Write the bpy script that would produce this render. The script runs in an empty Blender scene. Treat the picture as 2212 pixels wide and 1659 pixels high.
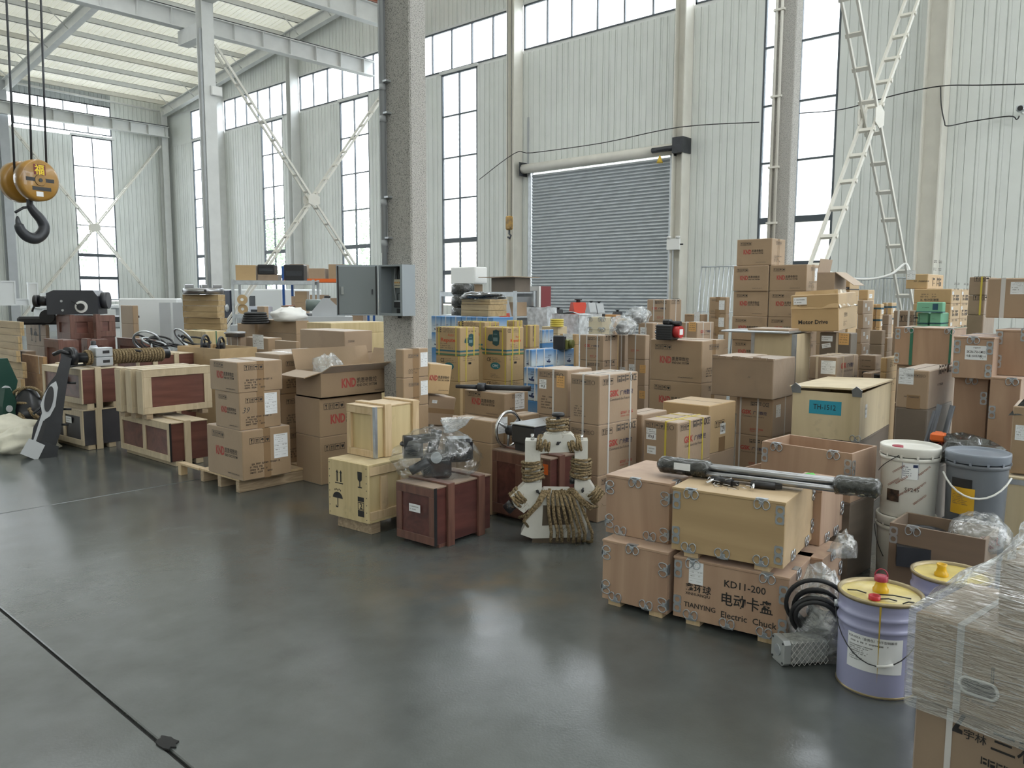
import bpy, bmesh, math, random
from mathutils import Matrix, Vector
random.seed(7)
SC = bpy.context.scene
COL = SC.collection
PI = math.pi

# ---------------------------------------------------------------- camera
FPX, CYAW, CPITCH, CROLL, CAMH = 1736.0, -0.83233, 0.109997, 0.0031224, 1.55
def _cam_axes():
    cy, sy = math.cos(CYAW), math.sin(CYAW); cp, sp = math.cos(CPITCH), math.sin(CPITCH)
    cr, sr = math.cos(CROLL), math.sin(CROLL)
    Ry = Matrix(((cy, 0, sy), (0, 1, 0), (-sy, 0, cy)))
    Rx = Matrix(((1, 0, 0), (0, cp, -sp), (0, sp, cp)))
    Rz = Matrix(((cr, -sr, 0), (sr, cr, 0), (0, 0, 1)))
    M = Rz @ Rx @ Ry
    f = lambda r: Vector((r[0], r[2], -r[1]))
    return f(M[0]), f(M[1]), f(M[2])
RIGHT, DOWN, FWD = _cam_axes()
cam = bpy.data.cameras.new('camera')
cam.sensor_width = 36.0
cam.lens = 36.0 * FPX / 2212.0
cam.clip_start = 0.05; cam.clip_end = 400
camo = bpy.data.objects.new('camera', cam); COL.objects.link(camo)
camo.matrix_world = Matrix((( RIGHT.x, -DOWN.x, -FWD.x, 0), (RIGHT.y, -DOWN.y, -FWD.y, 0),
                            (RIGHT.z, -DOWN.z, -FWD.z, CAMH), (0, 0, 0, 1)))
SC.camera = camo

# ---------------------------------------------------------------- sky, exposure
W = bpy.data.worlds.new('world'); SC.world = W
W.use_nodes = True
wn = W.node_tree.nodes; wn.clear()
wo = wn.new('ShaderNodeOutputWorld'); wb = wn.new('ShaderNodeBackground')
wb.inputs['Color'].default_value = (0.955, 0.985, 1.0, 1); wb.inputs['Strength'].default_value = 2.2
W.node_tree.links.new(wb.outputs[0], wo.inputs[0])
SC.view_settings.view_transform = 'Standard'
SC.view_settings.look = 'None'
SC.view_settings.gamma = 1.0
SC.view_settings.use_curve_mapping = False
SC.view_settings.exposure = 2.0
SC.cycles.use_denoising = True
SC.cycles.max_bounces = 10
SC.cycles.diffuse_bounces = 6
SC.cycles.transparent_max_bounces = 24
SC.cycles.sample_clamp_indirect = 8.0

def portal(loc, rot, sx, sy):
    l = bpy.data.lights.new('portal', 'AREA'); l.shape = 'RECTANGLE'; l.size = sx; l.size_y = sy
    l.cycles.is_portal = True
    o = bpy.data.objects.new('portal', l); COL.objects.link(o); o.location = loc; o.rotation_euler = rot
    return o

# building frame: wall_right is x = XA (gable end), wall_back is y = YB (long side)
XA, YB, XL, YF = 19.2, 41.2, -42.0, -13.0
WZ0, WZ1, CZ0, CZ1 = 1.25, 8.93, 9.02, 10.36
WIN_A = [(37.0, 38.6), (30.6, 32.3), (24.75, 26.55), (19.05, 20.75), (7.35, 9.2), (1.3, 3.1), (-5.0, -3.2), (-11.0, -9.2)]
WIN_F = [(9, 11), (14, 16)]     # long side behind the viewer
WIN_B = [(14.65, 16.46), (7.2, 9.0), (0, 1.8), (-7.5, -5.7), (-15, -13.2)]
SKY = [(6.0, 7.2)]   # roof-light strips (x ranges)
def roof_z(y): # underside of the roof sheet
    return 11.05 + 0.11 * (41.2 - y) if y > 14.1 else 11.05 + 0.11 * (41.2 - 14.1) - 0.11 * (14.1 - y)
for (a, b) in WIN_A: portal((XA + 0.12, (a + b) / 2, (WZ0 + WZ1) / 2), (0, PI / 2, 0), WZ1 - WZ0, b - a)
portal((XA + 0.12, (YF + YB) / 2, (CZ0 + CZ1) / 2), (0, PI / 2, 0), CZ1 - CZ0, YB - YF - 2)
for (a, b) in WIN_B: portal(((a + b) / 2, YB + 0.12, (WZ0 + WZ1) / 2), (-PI / 2, 0, 0), b - a, WZ1 - WZ0)
for (a, b) in WIN_F: portal(((a + b) / 2, YF - 0.12, (WZ0 + WZ1) / 2), (PI / 2, 0, 0), b - a, WZ1 - WZ0)
portal(((XL + XA) / 2, YF - 0.12, (CZ0 + CZ1) / 2), (PI / 2, 0, 0), XA - XL, CZ1 - CZ0)
portal(((XL + 16.5) / 2, YB + 0.12, (CZ0 + CZ1) / 2), (-PI / 2, 0, 0), 16.5 - XL, CZ1 - CZ0)
for (a, b) in SKY:
    portal(((a + b) / 2, 0.55, 12.75), (math.atan(0.11), 0, 0), b - a, 27.2)
    portal(((a + b) / 2, 18.8, 13.65), (-math.atan(0.11), 0, 0), b - a, 9.5)
    if b < 1: portal(((a + b) / 2, 32.3, 12.15), (-math.atan(0.11), 0, 0), b - a, 17.5)

# ---------------------------------------------------------------- helpers
def ray(px, py):
    return RIGHT * ((px - 1106.0) / FPX) + DOWN * ((py - 829.5) / FPX) + FWD
def at_z(px, py, z):
    r = ray(px, py); t = (z - CAMH) / r.z
    return Vector((r.x * t, r.y * t, z))
def at_r(px, py, rng):
    r = ray(px, py); t = rng / math.hypot(r.x, r.y)
    return Vector((r.x * t, r.y * t, CAMH + r.z * t))
def at_x(px, py, x):
    r = ray(px, py); t = x / r.x
    return Vector((x, r.y * t, CAMH + r.z * t))
def at_y(px, py, y):
    r = ray(px, py); t = y / r.y
    return Vector((r.x * t, y, CAMH + r.z * t))

def tagit(o, label=None, cat=None, group=None, kind=None):
    if label: o['label'] = label
    if cat: o['category'] = cat
    if group: o['group'] = group
    if kind: o['kind'] = kind
    return o
def empty(name, loc=(0, 0, 0), rz=0, label=None, cat=None, group=None, parent=None):
    o = bpy.data.objects.new(name, None); COL.objects.link(o)
    o.empty_display_size = 0.05
    o.location = loc; o.rotation_euler = (0, 0, rz)
    if parent: o.parent = parent
    return tagit(o, label, cat, group)
def obj(name, me, parent=None, loc=None, rot=None, mat=None, scale=None):
    o = bpy.data.objects.new(name, me); COL.objects.link(o)
    if parent: o.parent = parent
    if loc is not None: o.location = loc
    if rot is not None: o.rotation_euler = rot
    if scale is not None: o.scale = scale
    return o
def basis(right, up, pos):
    n = right.cross(up)
    return Matrix(((right.x, up.x, n.x, pos.x), (right.y, up.y, n.y, pos.y), (right.z, up.z, n.z, pos.z), (0, 0, 0, 1)))

class MB:
    """collects shapes into one mesh"""
    def __init__(s): s.v = []; s.f = []; s.m = []; s.mi = 0; s.sm = []; s.smooth = False
    def mat(s, i): s.mi = i; return s
    def add(s, vs, fs, M=None):
        b = len(s.v)
        s.v += [tuple(M @ Vector(v)) if M else tuple(v) for v in vs]
        for f in fs:
            s.f.append(tuple(b + i for i in f)); s.m.append(s.mi); s.sm.append(s.smooth)
        return s
    def box(s, x0, x1, y0, y1, z0, z1, M=None):
        vs = [(x, y, z) for z in (z0, z1) for y in (y0, y1) for x in (x0, x1)]
        return s.add(vs, [(0, 2, 3, 1), (4, 5, 7, 6), (0, 1, 5, 4), (2, 6, 7, 3), (0, 4, 6, 2), (1, 3, 7, 5)], M)
    def bbox(s, x0, x1, y0, y1, z0, z1, c=0.004, M=None):
        """box with chamfered edges"""
        c = min(c, (x1 - x0) * .3, (y1 - y0) * .3, (z1 - z0) * .3)
        vs = []; idx = {}
        for sx in (0, 1):
            for sy in (0, 1):
                for sz in (0, 1):
                    X = x1 if sx else x0; Y = y1 if sy else y0; Z = z1 if sz else z0
                    dx = -c if sx else c; dy = -c if sy else c; dz = -c if sz else c
                    for a, p in (('x', (X, Y + dy, Z + dz)), ('y', (X + dx, Y, Z + dz)), ('z', (X + dx, Y + dy, Z))):
                        idx[(sx, sy, sz, a)] = len(vs); vs.append(p)
        g = lambda a, sx, sy, sz: idx[(sx, sy, sz, a)]
        fs = []
        fs.append([g('x', 0, 0, 0), g('x', 0, 0, 1), g('x', 0, 1, 1), g('x', 0, 1, 0)])
        fs.append([g('x', 1, 0, 0), g('x', 1, 1, 0), g('x', 1, 1, 1), g('x', 1, 0, 1)])
        fs.append([g('y', 0, 0, 0), g('y', 1, 0, 0), g('y', 1, 0, 1), g('y', 0, 0, 1)])
        fs.append([g('y', 0, 1, 0), g('y', 0, 1, 1), g('y', 1, 1, 1), g('y', 1, 1, 0)])
        fs.append([g('z', 0, 0, 0), g('z', 0, 1, 0), g('z', 1, 1, 0), g('z', 1, 0, 0)])
        fs.append([g('z', 0, 0, 1), g('z', 1, 0, 1), g('z', 1, 1, 1), g('z', 0, 1, 1)])
        for sx in (0, 1):
            for sy in (0, 1):
                fs.append([g('x', sx, sy, 0), g('x', sx, sy, 1), g('y', sx, sy, 1), g('y', sx, sy, 0)] if sx != sy else
                          [g('x', sx, sy, 1), g('x', sx, sy, 0), g('y', sx, sy, 0), g('y', sx, sy, 1)])
        for sx in (0, 1):
            for sz in (0, 1):
                q = [g('x', sx, 0, sz), g('x', sx, 1, sz), g('z', sx, 1, sz), g('z', sx, 0, sz)]
                fs.append(q if sx == sz else q[::-1])
        for sy in (0, 1):
            for sz in (0, 1):
                q = [g('y', 0, sy, sz), g('y', 1, sy, sz), g('z', 1, sy, sz), g('z', 0, sy, sz)]
                fs.append(q if sy != sz else q[::-1])
        for sx in (0, 1):
            for sy in (0, 1):
                for sz in (0, 1):
                    q = [g('x', sx, sy, sz), g('y', sx, sy, sz), g('z', sx, sy, sz)]
                    fs.append(q if (sx + sy + sz) % 2 == 1 else q[::-1])
        return s.add(vs, fs, M)
    def cyl(s, p0, p1, r0, r1=None, n=16, caps=True):
        p0 = Vector(p0); p1 = Vector(p1); r1 = r0 if r1 is None else r1
        d = (p1 - p0).normalized(); a = d.orthogonal().normalized(); b = d.cross(a)
        vs = []
        for p, r in ((p0, r0), (p1, r1)):
            for i in range(n):
                t = 2 * PI * i / n; vs.append(p + a * (math.cos(t) * r) + b * (math.sin(t) * r))
        sm = s.smooth; s.smooth = True
        base = len(s.v)
        s.add(vs, [(i, (i + 1) % n, n + (i + 1) % n, n + i) for i in range(n)])
        s.smooth = False
        if caps:
            for k, fl in ((0, True), (n, False)):
                f = [base + k + i for i in range(n)]
                s.f.append(tuple(f[::-1] if fl else f)); s.m.append(s.mi); s.sm.append(False)
        s.smooth = sm
        return s
    def tube(s, pts, r, n=8, closed=False, caps=True):
        pts = [Vector(p) for p in pts]
        if len(pts) < 2: return s
        N = len(pts); b = len(s.v)
        rr = r if isinstance(r, (list, tuple)) else [r] * N
        prev = None
        for i, p in enumerate(pts):
            if closed: t = pts[(i + 1) % N] - pts[i - 1]
            else: t = pts[min(i + 1, N - 1)] - pts[max(i - 1, 0)]
            t.normalize()
            if prev is None: a = t.orthogonal().normalized()
            else:
                a = prev - t * prev.dot(t)
                a = a.normalized() if a.length > 1e-6 else t.orthogonal().normalized()
            prev = a; c = t.cross(a)
            for k in range(n):
                w = 2 * PI * k / n; s.v.append(tuple(p + a * (math.cos(w) * rr[i]) + c * (math.sin(w) * rr[i])))
        M = N if closed else N - 1
        for i in range(M):
            j = (i + 1) % N
            for k in range(n):
                l = (k + 1) % n
                s.f.append((b + i * n + k, b + i * n + l, b + j * n + l, b + j * n + k)); s.m.append(s.mi); s.sm.append(True)
        if caps and not closed:
            s.f.append(tuple(b + k for k in range(n))[::-1]); s.m.append(s.mi); s.sm.append(False)
            s.f.append(tuple(b + (N - 1) * n + k for k in range(n))); s.m.append(s.mi); s.sm.append(False)
        return s
    def lathe(s, prof, n=32, M=None, smooth=True):
        """prof: list of (r, z); rotates about z"""
        b = len(s.v); vs = []
        for r, z in prof:
            for i in range(n):
                t = 2 * PI * i / n; vs.append((r * math.cos(t), r * math.sin(t), z))
        sm = s.smooth; s.smooth = smooth
        fs = []
        for j in range(len(prof) - 1):
            for i in range(n):
                k = (i + 1) % n
                fs.append((j * n + i, j * n + k, (j + 1) * n + k, (j + 1) * n + i))
        s.add(vs, fs, M)
        s.smooth = sm
        return s
    def prism(s, poly, z0, z1, M=None):
        """extrude a ccw polygon in xy from z0 to z1"""
        n = len(poly)
        vs = [(x, y, z0) for x, y in poly] + [(x, y, z1) for x, y in poly]
        fs = [tuple(range(n))[::-1], tuple(range(n, 2 * n))] + [(i, (i + 1) % n, n + (i + 1) % n, n + i) for i in range(n)]
        return s.add(vs, fs, M)
    def quad(s, a, b, c, d): return s.add([a, b, c, d], [(0, 1, 2, 3)])
    def mesh(s, name, *mats):
        me = bpy.data.meshes.new(name)
        me.from_pydata(s.v, [], s.f)
        for m in mats: me.materials.append(m)
        me.polygons.foreach_set('material_index', s.m)
        me.polygons.foreach_set('use_smooth', s.sm)
        me.update()
        return me
    def build(s, name, mats, parent=None, loc=None, rot=None):
        if not isinstance(mats, (list, tuple)): mats = [mats]
        return obj(name, s.mesh(name, *mats), parent, loc, rot)

# ---------------------------------------------------------------- materials
MATS = {}
def nodes_of(name):
    m = bpy.data.materials.new(name); m.use_nodes = True
    nt = m.node_tree; b = nt.nodes['Principled BSDF']
    MATS[name] = m
    return m, nt, b
def mat(name, col, rough=0.6, metal=0.0, var=0.0, scale=6.0, bump=0.0, bscale=60.0, stretch=None, spec=0.5, coat=0.0, dirt=None, sheen_weight=0.0):
    """principled with noise-varied colour, optional fine relief and dirt blotches"""
    m, nt, b = nodes_of(name)
    N, L = nt.nodes, nt.links
    b.inputs['Roughness'].default_value = rough; b.inputs['Metallic'].default_value = metal
    b.inputs['Specular IOR Level'].default_value = spec
    if coat: b.inputs['Coat Weight'].default_value = coat
    if sheen_weight: b.inputs['Sheen Weight'].default_value = sheen_weight; b.inputs['Sheen Roughness'].default_value = 0.45  # sheen lobe whitens surfaces seen at a grazing angle
    c4 = (*col, 1)
    b.inputs['Base Color'].default_value = c4
    if var or bump or dirt:
        tc = N.new('ShaderNodeTexCoord'); mp = N.new('ShaderNodeMapping')
        L.new(tc.outputs['Object'], mp.inputs['Vector'])
        oi = N.new('ShaderNodeObjectInfo')
        mul = N.new('ShaderNodeMath'); mul.operation = 'MULTIPLY'; mul.inputs[1].default_value = 37.0
        L.new(oi.outputs['Random'], mul.inputs[0]); L.new(mul.outputs[0], mp.inputs['Location'])
        if stretch: mp.inputs['Scale'].default_value = stretch
    cur = None
    if var:
        nz = N.new('ShaderNodeTexNoise'); nz.inputs['Scale'].default_value = scale; nz.inputs['Detail'].default_value = 5
        L.new(mp.outputs[0], nz.inputs['Vector'])
        rp = N.new('ShaderNodeValToRGB')
        rp.color_ramp.elements[0].position = 0.3; rp.color_ramp.elements[1].position = 0.7
        rp.color_ramp.elements[0].color = (*[max(0, c * (1 - var)) for c in col], 1)
        rp.color_ramp.elements[1].color = (*[min(1, c * (1 + var)) for c in col], 1)
        L.new(nz.outputs['Fac'], rp.inputs[0]); cur = rp.outputs[0]
    if dirt:
        nd = N.new('ShaderNodeTexNoise'); nd.inputs['Scale'].default_value = dirt[1]; nd.inputs['Detail'].default_value = 6
        L.new(mp.outputs[0], nd.inputs['Vector'])
        r2 = N.new('ShaderNodeValToRGB'); r2.color_ramp.elements[0].position = dirt[2]; r2.color_ramp.elements[1].position = dirt[2] + 0.18
        L.new(nd.outputs['Fac'], r2.inputs[0])
        mx = N.new('ShaderNodeMix'); mx.data_type = 'RGBA'
        sc = N.new('ShaderNodeMath'); sc.operation = 'MULTIPLY'; sc.inputs[1].default_value = dirt[3]
        L.new(r2.outputs[0], sc.inputs[0]); L.new(sc.outputs[0], mx.inputs[0])
        if cur: L.new(cur, mx.inputs[6])
        else: mx.inputs[6].default_value = c4
        mx.inputs[7].default_value = (*dirt[0], 1)
        cur = mx.outputs[2]
    if cur: L.new(cur, b.inputs['Base Color'])
    if bump:
        nb = N.new('ShaderNodeTexNoise'); nb.inputs['Scale'].default_value = bscale; nb.inputs['Detail'].default_value = 4
        L.new(mp.outputs[0], nb.inputs['Vector'])
        bp = N.new('ShaderNodeBump'); bp.inputs['Strength'].default_value = bump; bp.inputs['Distance'].default_value = 0.01
        L.new(nb.outputs['Fac'], bp.inputs['Height']); L.new(bp.outputs[0], b.inputs['Normal'])
    return m
def mat_wood(name, a, b_, rough=0.6, axis='x', grain=14.0, bump=0.12, dirt=None, sheen_weight=0.25):
    """streaky wood grain along one axis"""
    m, nt, b = nodes_of(name); N, L = nt.nodes, nt.links
    tc = N.new('ShaderNodeTexCoord'); mp = N.new('ShaderNodeMapping'); L.new(tc.outputs['Object'], mp.inputs['Vector'])
    oi = N.new('ShaderNodeObjectInfo'); mul = N.new('ShaderNodeMath'); mul.operation = 'MULTIPLY'; mul.inputs[1].default_value = 53.0
    L.new(oi.outputs['Random'], mul.inputs[0]); L.new(mul.outputs[0], mp.inputs['Location'])
    s = {'x': (0.12, 1, 1), 'y': (1, 0.12, 1), 'z': (1, 1, 0.12)}[axis]
    mp.inputs['Scale'].default_value = s
    nz = N.new('ShaderNodeTexNoise'); nz.inputs['Scale'].default_value = grain; nz.inputs['Detail'].default_value = 8; nz.inputs['Distortion'].default_value = 1.6
    L.new(mp.outputs[0], nz.inputs['Vector'])
    rp = N.new('ShaderNodeValToRGB'); rp.color_ramp.elements[0].position = 0.32; rp.color_ramp.elements[1].position = 0.68
    rp.color_ramp.elements[0].color = (*a, 1); rp.color_ramp.elements[1].color = (*b_, 1)
    L.new(nz.outputs['Fac'], rp.inputs[0]); cur = rp.outputs[0]
    if dirt:
        nd = N.new('ShaderNodeTexNoise'); nd.inputs['Scale'].default_value = dirt[1]; nd.inputs['Detail'].default_value = 6
        L.new(tc.outputs['Object'], nd.inputs['Vector'])
        r2 = N.new('ShaderNodeValToRGB'); r2.color_ramp.elements[0].position = dirt[2]; r2.color_ramp.elements[1].position = dirt[2] + 0.15
        L.new(nd.outputs['Fac'], r2.inputs[0])
        sc = N.new('ShaderNodeMath'); sc.operation = 'MULTIPLY'; sc.inputs[1].default_value = dirt[3]
        L.new(r2.outputs[0], sc.inputs[0])
        mx = N.new('ShaderNodeMix'); mx.data_type = 'RGBA'; L.new(sc.outputs[0], mx.inputs[0]); L.new(cur, mx.inputs[6]); mx.inputs[7].default_value = (*dirt[0], 1)
        cur = mx.outputs[2]
    L.new(cur, b.inputs['Base Color'])
    b.inputs['Roughness'].default_value = rough; b.inputs['Sheen Weight'].default_value = sheen_weight; b.inputs['Sheen Roughness'].default_value = .45  # sheen whitens the boards at grazing view
    bp = N.new('ShaderNodeBump'); bp.inputs['Strength'].default_value = bump; bp.inputs['Distance'].default_value = 0.004
    L.new(nz.outputs['Fac'], bp.inputs['Height']); L.new(bp.outputs[0], b.inputs['Normal'])
    return m
def mat_glass(name, tint=(0.96, 0.98, 1.0), refl=0.06):
    m, nt, b = nodes_of(name); N, L = nt.nodes, nt.links
    N.remove(b)
    tr = N.new('ShaderNodeBsdfTransparent'); tr.inputs[0].default_value = (*tint, 1)
    gl = N.new('ShaderNodeBsdfGlossy'); gl.inputs['Roughness'].default_value = 0.03
    mx = N.new('ShaderNodeMixShader'); mx.inputs[0].default_value = refl
    L.new(tr.outputs[0], mx.inputs[1]); L.new(gl.outputs[0], mx.inputs[2]); L.new(mx.outputs[0], N['Material Output'].inputs[0])
    return m
def mat_film(name, tint=(0.93, 0.95, 0.96), refl=0.25, rough=0.12, scale=30.0, stretch=(1, 1, 1), white=0.15, bumps=0.6):
    """crinkled clear plastic film: mostly see-through, with shiny creases"""
    m, nt, b = nodes_of(name); N, L = nt.nodes, nt.links
    N.remove(b)
    tc = N.new('ShaderNodeTexCoord'); mp = N.new('ShaderNodeMapping'); mp.inputs['Scale'].default_value = stretch
    L.new(tc.outputs['Object'], mp.inputs['Vector'])
    nz = N.new('ShaderNodeTexNoise'); nz.inputs['Scale'].default_value = scale; nz.inputs['Detail'].default_value = 5; nz.inputs['Distortion'].default_value = 1.2
    L.new(mp.outputs[0], nz.inputs['Vector'])
    bp = N.new('ShaderNodeBump'); bp.inputs['Strength'].default_value = bumps; bp.inputs['Distance'].default_value = 0.02
    L.new(nz.outputs['Fac'], bp.inputs['Height'])
    tr = N.new('ShaderNodeBsdfTransparent'); tr.inputs[0].default_value = (*tint, 1)
    gl = N.new('ShaderNodeBsdfGlossy'); gl.inputs['Roughness'].default_value = rough; L.new(bp.outputs[0], gl.inputs['Normal'])
    df = N.new('ShaderNodeBsdfDiffuse'); df.inputs[0].default_value = (0.85, 0.87, 0.88, 1)
    rp = N.new('ShaderNodeValToRGB'); rp.color_ramp.elements[0].position = 0.52; rp.color_ramp.elements[1].position = 0.72
    rp.color_ramp.elements[0].color = (white * .4,) * 3 + (1,); rp.color_ramp.elements[1].color = (min(1, white * 2.2),) * 3 + (1,)
    L.new(nz.outputs['Fac'], rp.inputs[0])
    m1 = N.new('ShaderNodeMixShader'); m1.inputs[0].default_value = refl; L.new(tr.outputs[0], m1.inputs[1]); L.new(gl.outputs[0], m1.inputs[2])
    m2 = N.new('ShaderNodeMixShader'); L.new(rp.outputs[0], m2.inputs[0]); L.new(m1.outputs[0], m2.inputs[1]); L.new(df.outputs[0], m2.inputs[2])
    L.new(m2.outputs[0], N['Material Output'].inputs[0])
    return m

WALL = mat('wall_panel_white', (0.72, 0.745, 0.72), 0.45, var=0.04, scale=1.2)
WALLG = mat('wall_panel_grey', (0.38, 0.41, 0.42), 0.5)
ROOFM = mat('roof_sheet_white', (0.84, 0.83, 0.75), 0.4, var=0.03, scale=2)
def _lit_through(m, w):       # translucency added so the roof glows and gives top light
    nt = m.node_tree; o = nt.nodes['Material Output']; t = nt.nodes.new('ShaderNodeBsdfTranslucent'); t.inputs[0].default_value = (0.9, 0.88, 0.76, 1)
    x = nt.nodes.new('ShaderNodeMixShader'); x.inputs[0].default_value = w
    nt.links.new(nt.nodes['Principled BSDF'].outputs[0], x.inputs[1]); nt.links.new(t.outputs[0], x.inputs[2]); nt.links.new(x.outputs[0], o.inputs[0])
_lit_through(ROOFM, 0.05)
STEELW = mat('white_painted_steel', (0.68, 0.69, 0.68), 0.45, var=0.05, scale=3)
STEELB = mat('warm_white_painted_steel', (0.72, 0.70, 0.64), 0.5, var=0.05, scale=3)
STEELG = mat('grey_painted_steel', (0.42, 0.44, 0.46), 0.45, var=0.05, scale=3)
FRAME = mat('dark_window_frame', (0.07, 0.085, 0.10), 0.4)
GLASS = mat_glass('window_glass')
GALV = mat('galvanised_steel', (0.55, 0.58, 0.61), 0.38, metal=0.75, var=0.12, scale=9)
BLACK = mat('black_paint', (0.018, 0.018, 0.02), 0.4)
BLACKR = mat('black_rubber', (0.02, 0.02, 0.022), 0.55)
DARKM = mat('dark_metal', (0.045, 0.048, 0.055), 0.38, metal=0.3, var=0.15, scale=8)
CHROME = mat('bright_steel', (0.62, 0.63, 0.64), 0.22, metal=1.0)
STEELBAR = mat('ground_steel', (0.36, 0.36, 0.37), 0.28, metal=0.9)
WHITEP = mat('white_plastic', (0.80, 0.80, 0.78), 0.4)
PAPER = mat('white_paper', (0.82, 0.84, 0.86), 0.6)
INK = mat('black_ink', (0.022, 0.02, 0.02), 0.6)
INKF = mat('faded_ink', (0.10, 0.085, 0.075), 0.7)
REDINK = mat('red_ink', (0.42, 0.075, 0.06), 0.6)
ORANGEL = mat('orange_label_paper', (0.72, 0.42, 0.16), 0.6)
# ================================================================ the building shell
# ---- floor: poured slabs with open joints
def mat_floor():
    m, nt, b = nodes_of('polished_concrete'); N, L = nt.nodes, nt.links
    ge = N.new('ShaderNodeNewGeometry'); P = ge.outputs['Position']
    n1 = N.new('ShaderNodeTexNoise'); n1.inputs['Scale'].default_value = 0.55; n1.inputs['Detail'].default_value = 8; n1.inputs['Roughness'].default_value = 0.62
    n2 = N.new('ShaderNodeTexNoise'); n2.inputs['Scale'].default_value = 4.0; n2.inputs['Detail'].default_value = 6; n2.inputs['Roughness'].default_value = 0.55
    n3 = N.new('ShaderNodeTexNoise'); n3.inputs['Scale'].default_value = 90.0; n3.inputs['Detail'].default_value = 3
    for n in (n1, n2, n3): L.new(P, n.inputs['Vector'])
    def rng(src, a, b_, lo, hi):
        q = N.new('ShaderNodeMapRange'); q.inputs[1].default_value = a; q.inputs[2].default_value = b_; q.inputs[3].default_value = lo; q.inputs[4].default_value = hi; L.new(src, q.inputs[0]); return q.outputs[0]
    k1 = rng(n1.outputs['Fac'], .25, .75, .82, 1.2); k2 = rng(n2.outputs['Fac'], .2, .8, .82, 1.18)
    m1 = N.new('ShaderNodeMath'); m1.operation = 'MULTIPLY'; L.new(k1, m1.inputs[0]); L.new(k2, m1.inputs[1])
    m2 = N.new('ShaderNodeMath'); m2.operation = 'MULTIPLY'; L.new(m1.outputs[0], m2.inputs[0]); m2.inputs[1].default_value = 1.0
    mx = N.new('ShaderNodeVectorMath'); mx.operation = 'SCALE'; mx.inputs[0].default_value = (0.084, 0.093, 0.091); L.new(m2.outputs[0], mx.inputs[3])
    # a rusty ochre stain in front of the crates
    st = N.new('ShaderNodeTexNoise'); st.inputs['Scale'].default_value = 3.0; st.inputs['Detail'].default_value = 4; L.new(P, st.inputs['Vector'])
    dsum = None
    for (qx, qy, qr) in ((3.0, 3.0, .75), (3.2, 5.0, .55)):
        ds = N.new('ShaderNodeVectorMath'); ds.operation = 'DISTANCE'; L.new(P, ds.inputs[0]); ds.inputs[1].default_value = (qx, qy, 0); o_ = rng(ds.outputs['Value'], 0, qr, 1, 0)
        if dsum is None: dsum = o_
        else:
            ad_ = N.new('ShaderNodeMath'); ad_.operation = 'MAXIMUM'; L.new(dsum, ad_.inputs[0]); L.new(o_, ad_.inputs[1]); dsum = ad_.outputs[0]
    sm_ = N.new('ShaderNodeMath'); sm_.operation = 'MULTIPLY'; L.new(dsum, sm_.inputs[0]); L.new(rng(st.outputs['Fac'], .42, .7, 0, 1), sm_.inputs[1])
    mx2 = N.new('ShaderNodeMix'); mx2.data_type = 'RGBA'; L.new(sm_.outputs[0], mx2.inputs[0]); L.new(mx.outputs[0], mx2.inputs[6]); mx2.inputs[7].default_value = (0.15, 0.115, 0.07, 1)
    L.new(mx2.outputs[2], b.inputs['Base Color'])
    r5 = N.new('ShaderNodeMapRange'); r5.inputs[1].default_value = 0.3; r5.inputs[2].default_value = 0.7; r5.inputs[3].default_value = 0.19; r5.inputs[4].default_value = 0.262
    L.new(n2.outputs['Fac'], r5.inputs[0]); L.new(r5.outputs[0], b.inputs['Roughness'])
    b.inputs['Specular IOR Level'].default_value = 0.75
    ad = N.new('ShaderNodeMath'); ad.operation = 'ADD'; ml = N.new('ShaderNodeMath'); ml.operation = 'MULTIPLY'; ml.inputs[1].default_value = 0.5
    L.new(n3.outputs['Fac'], ml.inputs[0]); L.new(n2.outputs['Fac'], ad.inputs[0]); L.new(ml.outputs[0], ad.inputs[1])
    bp = N.new('ShaderNodeBump'); bp.inputs['Strength'].default_value = 0.14; bp.inputs['Distance'].default_value = 0.006
    L.new(ad.outputs[0], bp.inputs['Height']); L.new(bp.outputs[0], b.inputs['Normal'])
    return m
FLOORM = mat_floor()
JOINT = mat('joint_filler', (0.018, 0.018, 0.018), 0.9)
fl = empty('floor'); tagit(fl, kind='structure')
fb = MB().box(XL, XA, YF, YB, -0.20, -0.012).build('joint_filler', JOINT, fl)
XJ, YJ, SL, G = 1.13, 6.42, 6.0, 0.007
xs = [XL] + [XJ + SL * k for k in range(-8, 4) if XL < XJ + SL * k < XA] + [XA]
ys = [YF] + [YJ + SL * k for k in range(-3, 6) if YF < YJ + SL * k < YB] + [YB]
for i in range(len(xs) - 1):
    for j in range(len(ys) - 1):
        g = G if xs[i] < 2 else 0.004
        MB().bbox(xs[i] + G, xs[i + 1] - G, ys[j] + G, ys[j + 1] - G, -0.1, 0.0, 0.004).build('slab', FLOORM, fl)
sp = at_z(362, 1606, 0)
mb = MB()
random.seed(3)
pl = [(0.06 * math.cos(t) * random.uniform(.6, 1.1) * 0.55, 0.06 * math.sin(t) * random.uniform(.6, 1.1)) for t in [2 * PI * k / 14 for k in range(14)]]
mb.prism(pl, 0.0, 0.006, Matrix.Translation((sp.x, sp.y, 0))).build('crumbled_joint_patch', JOINT, fl)

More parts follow.
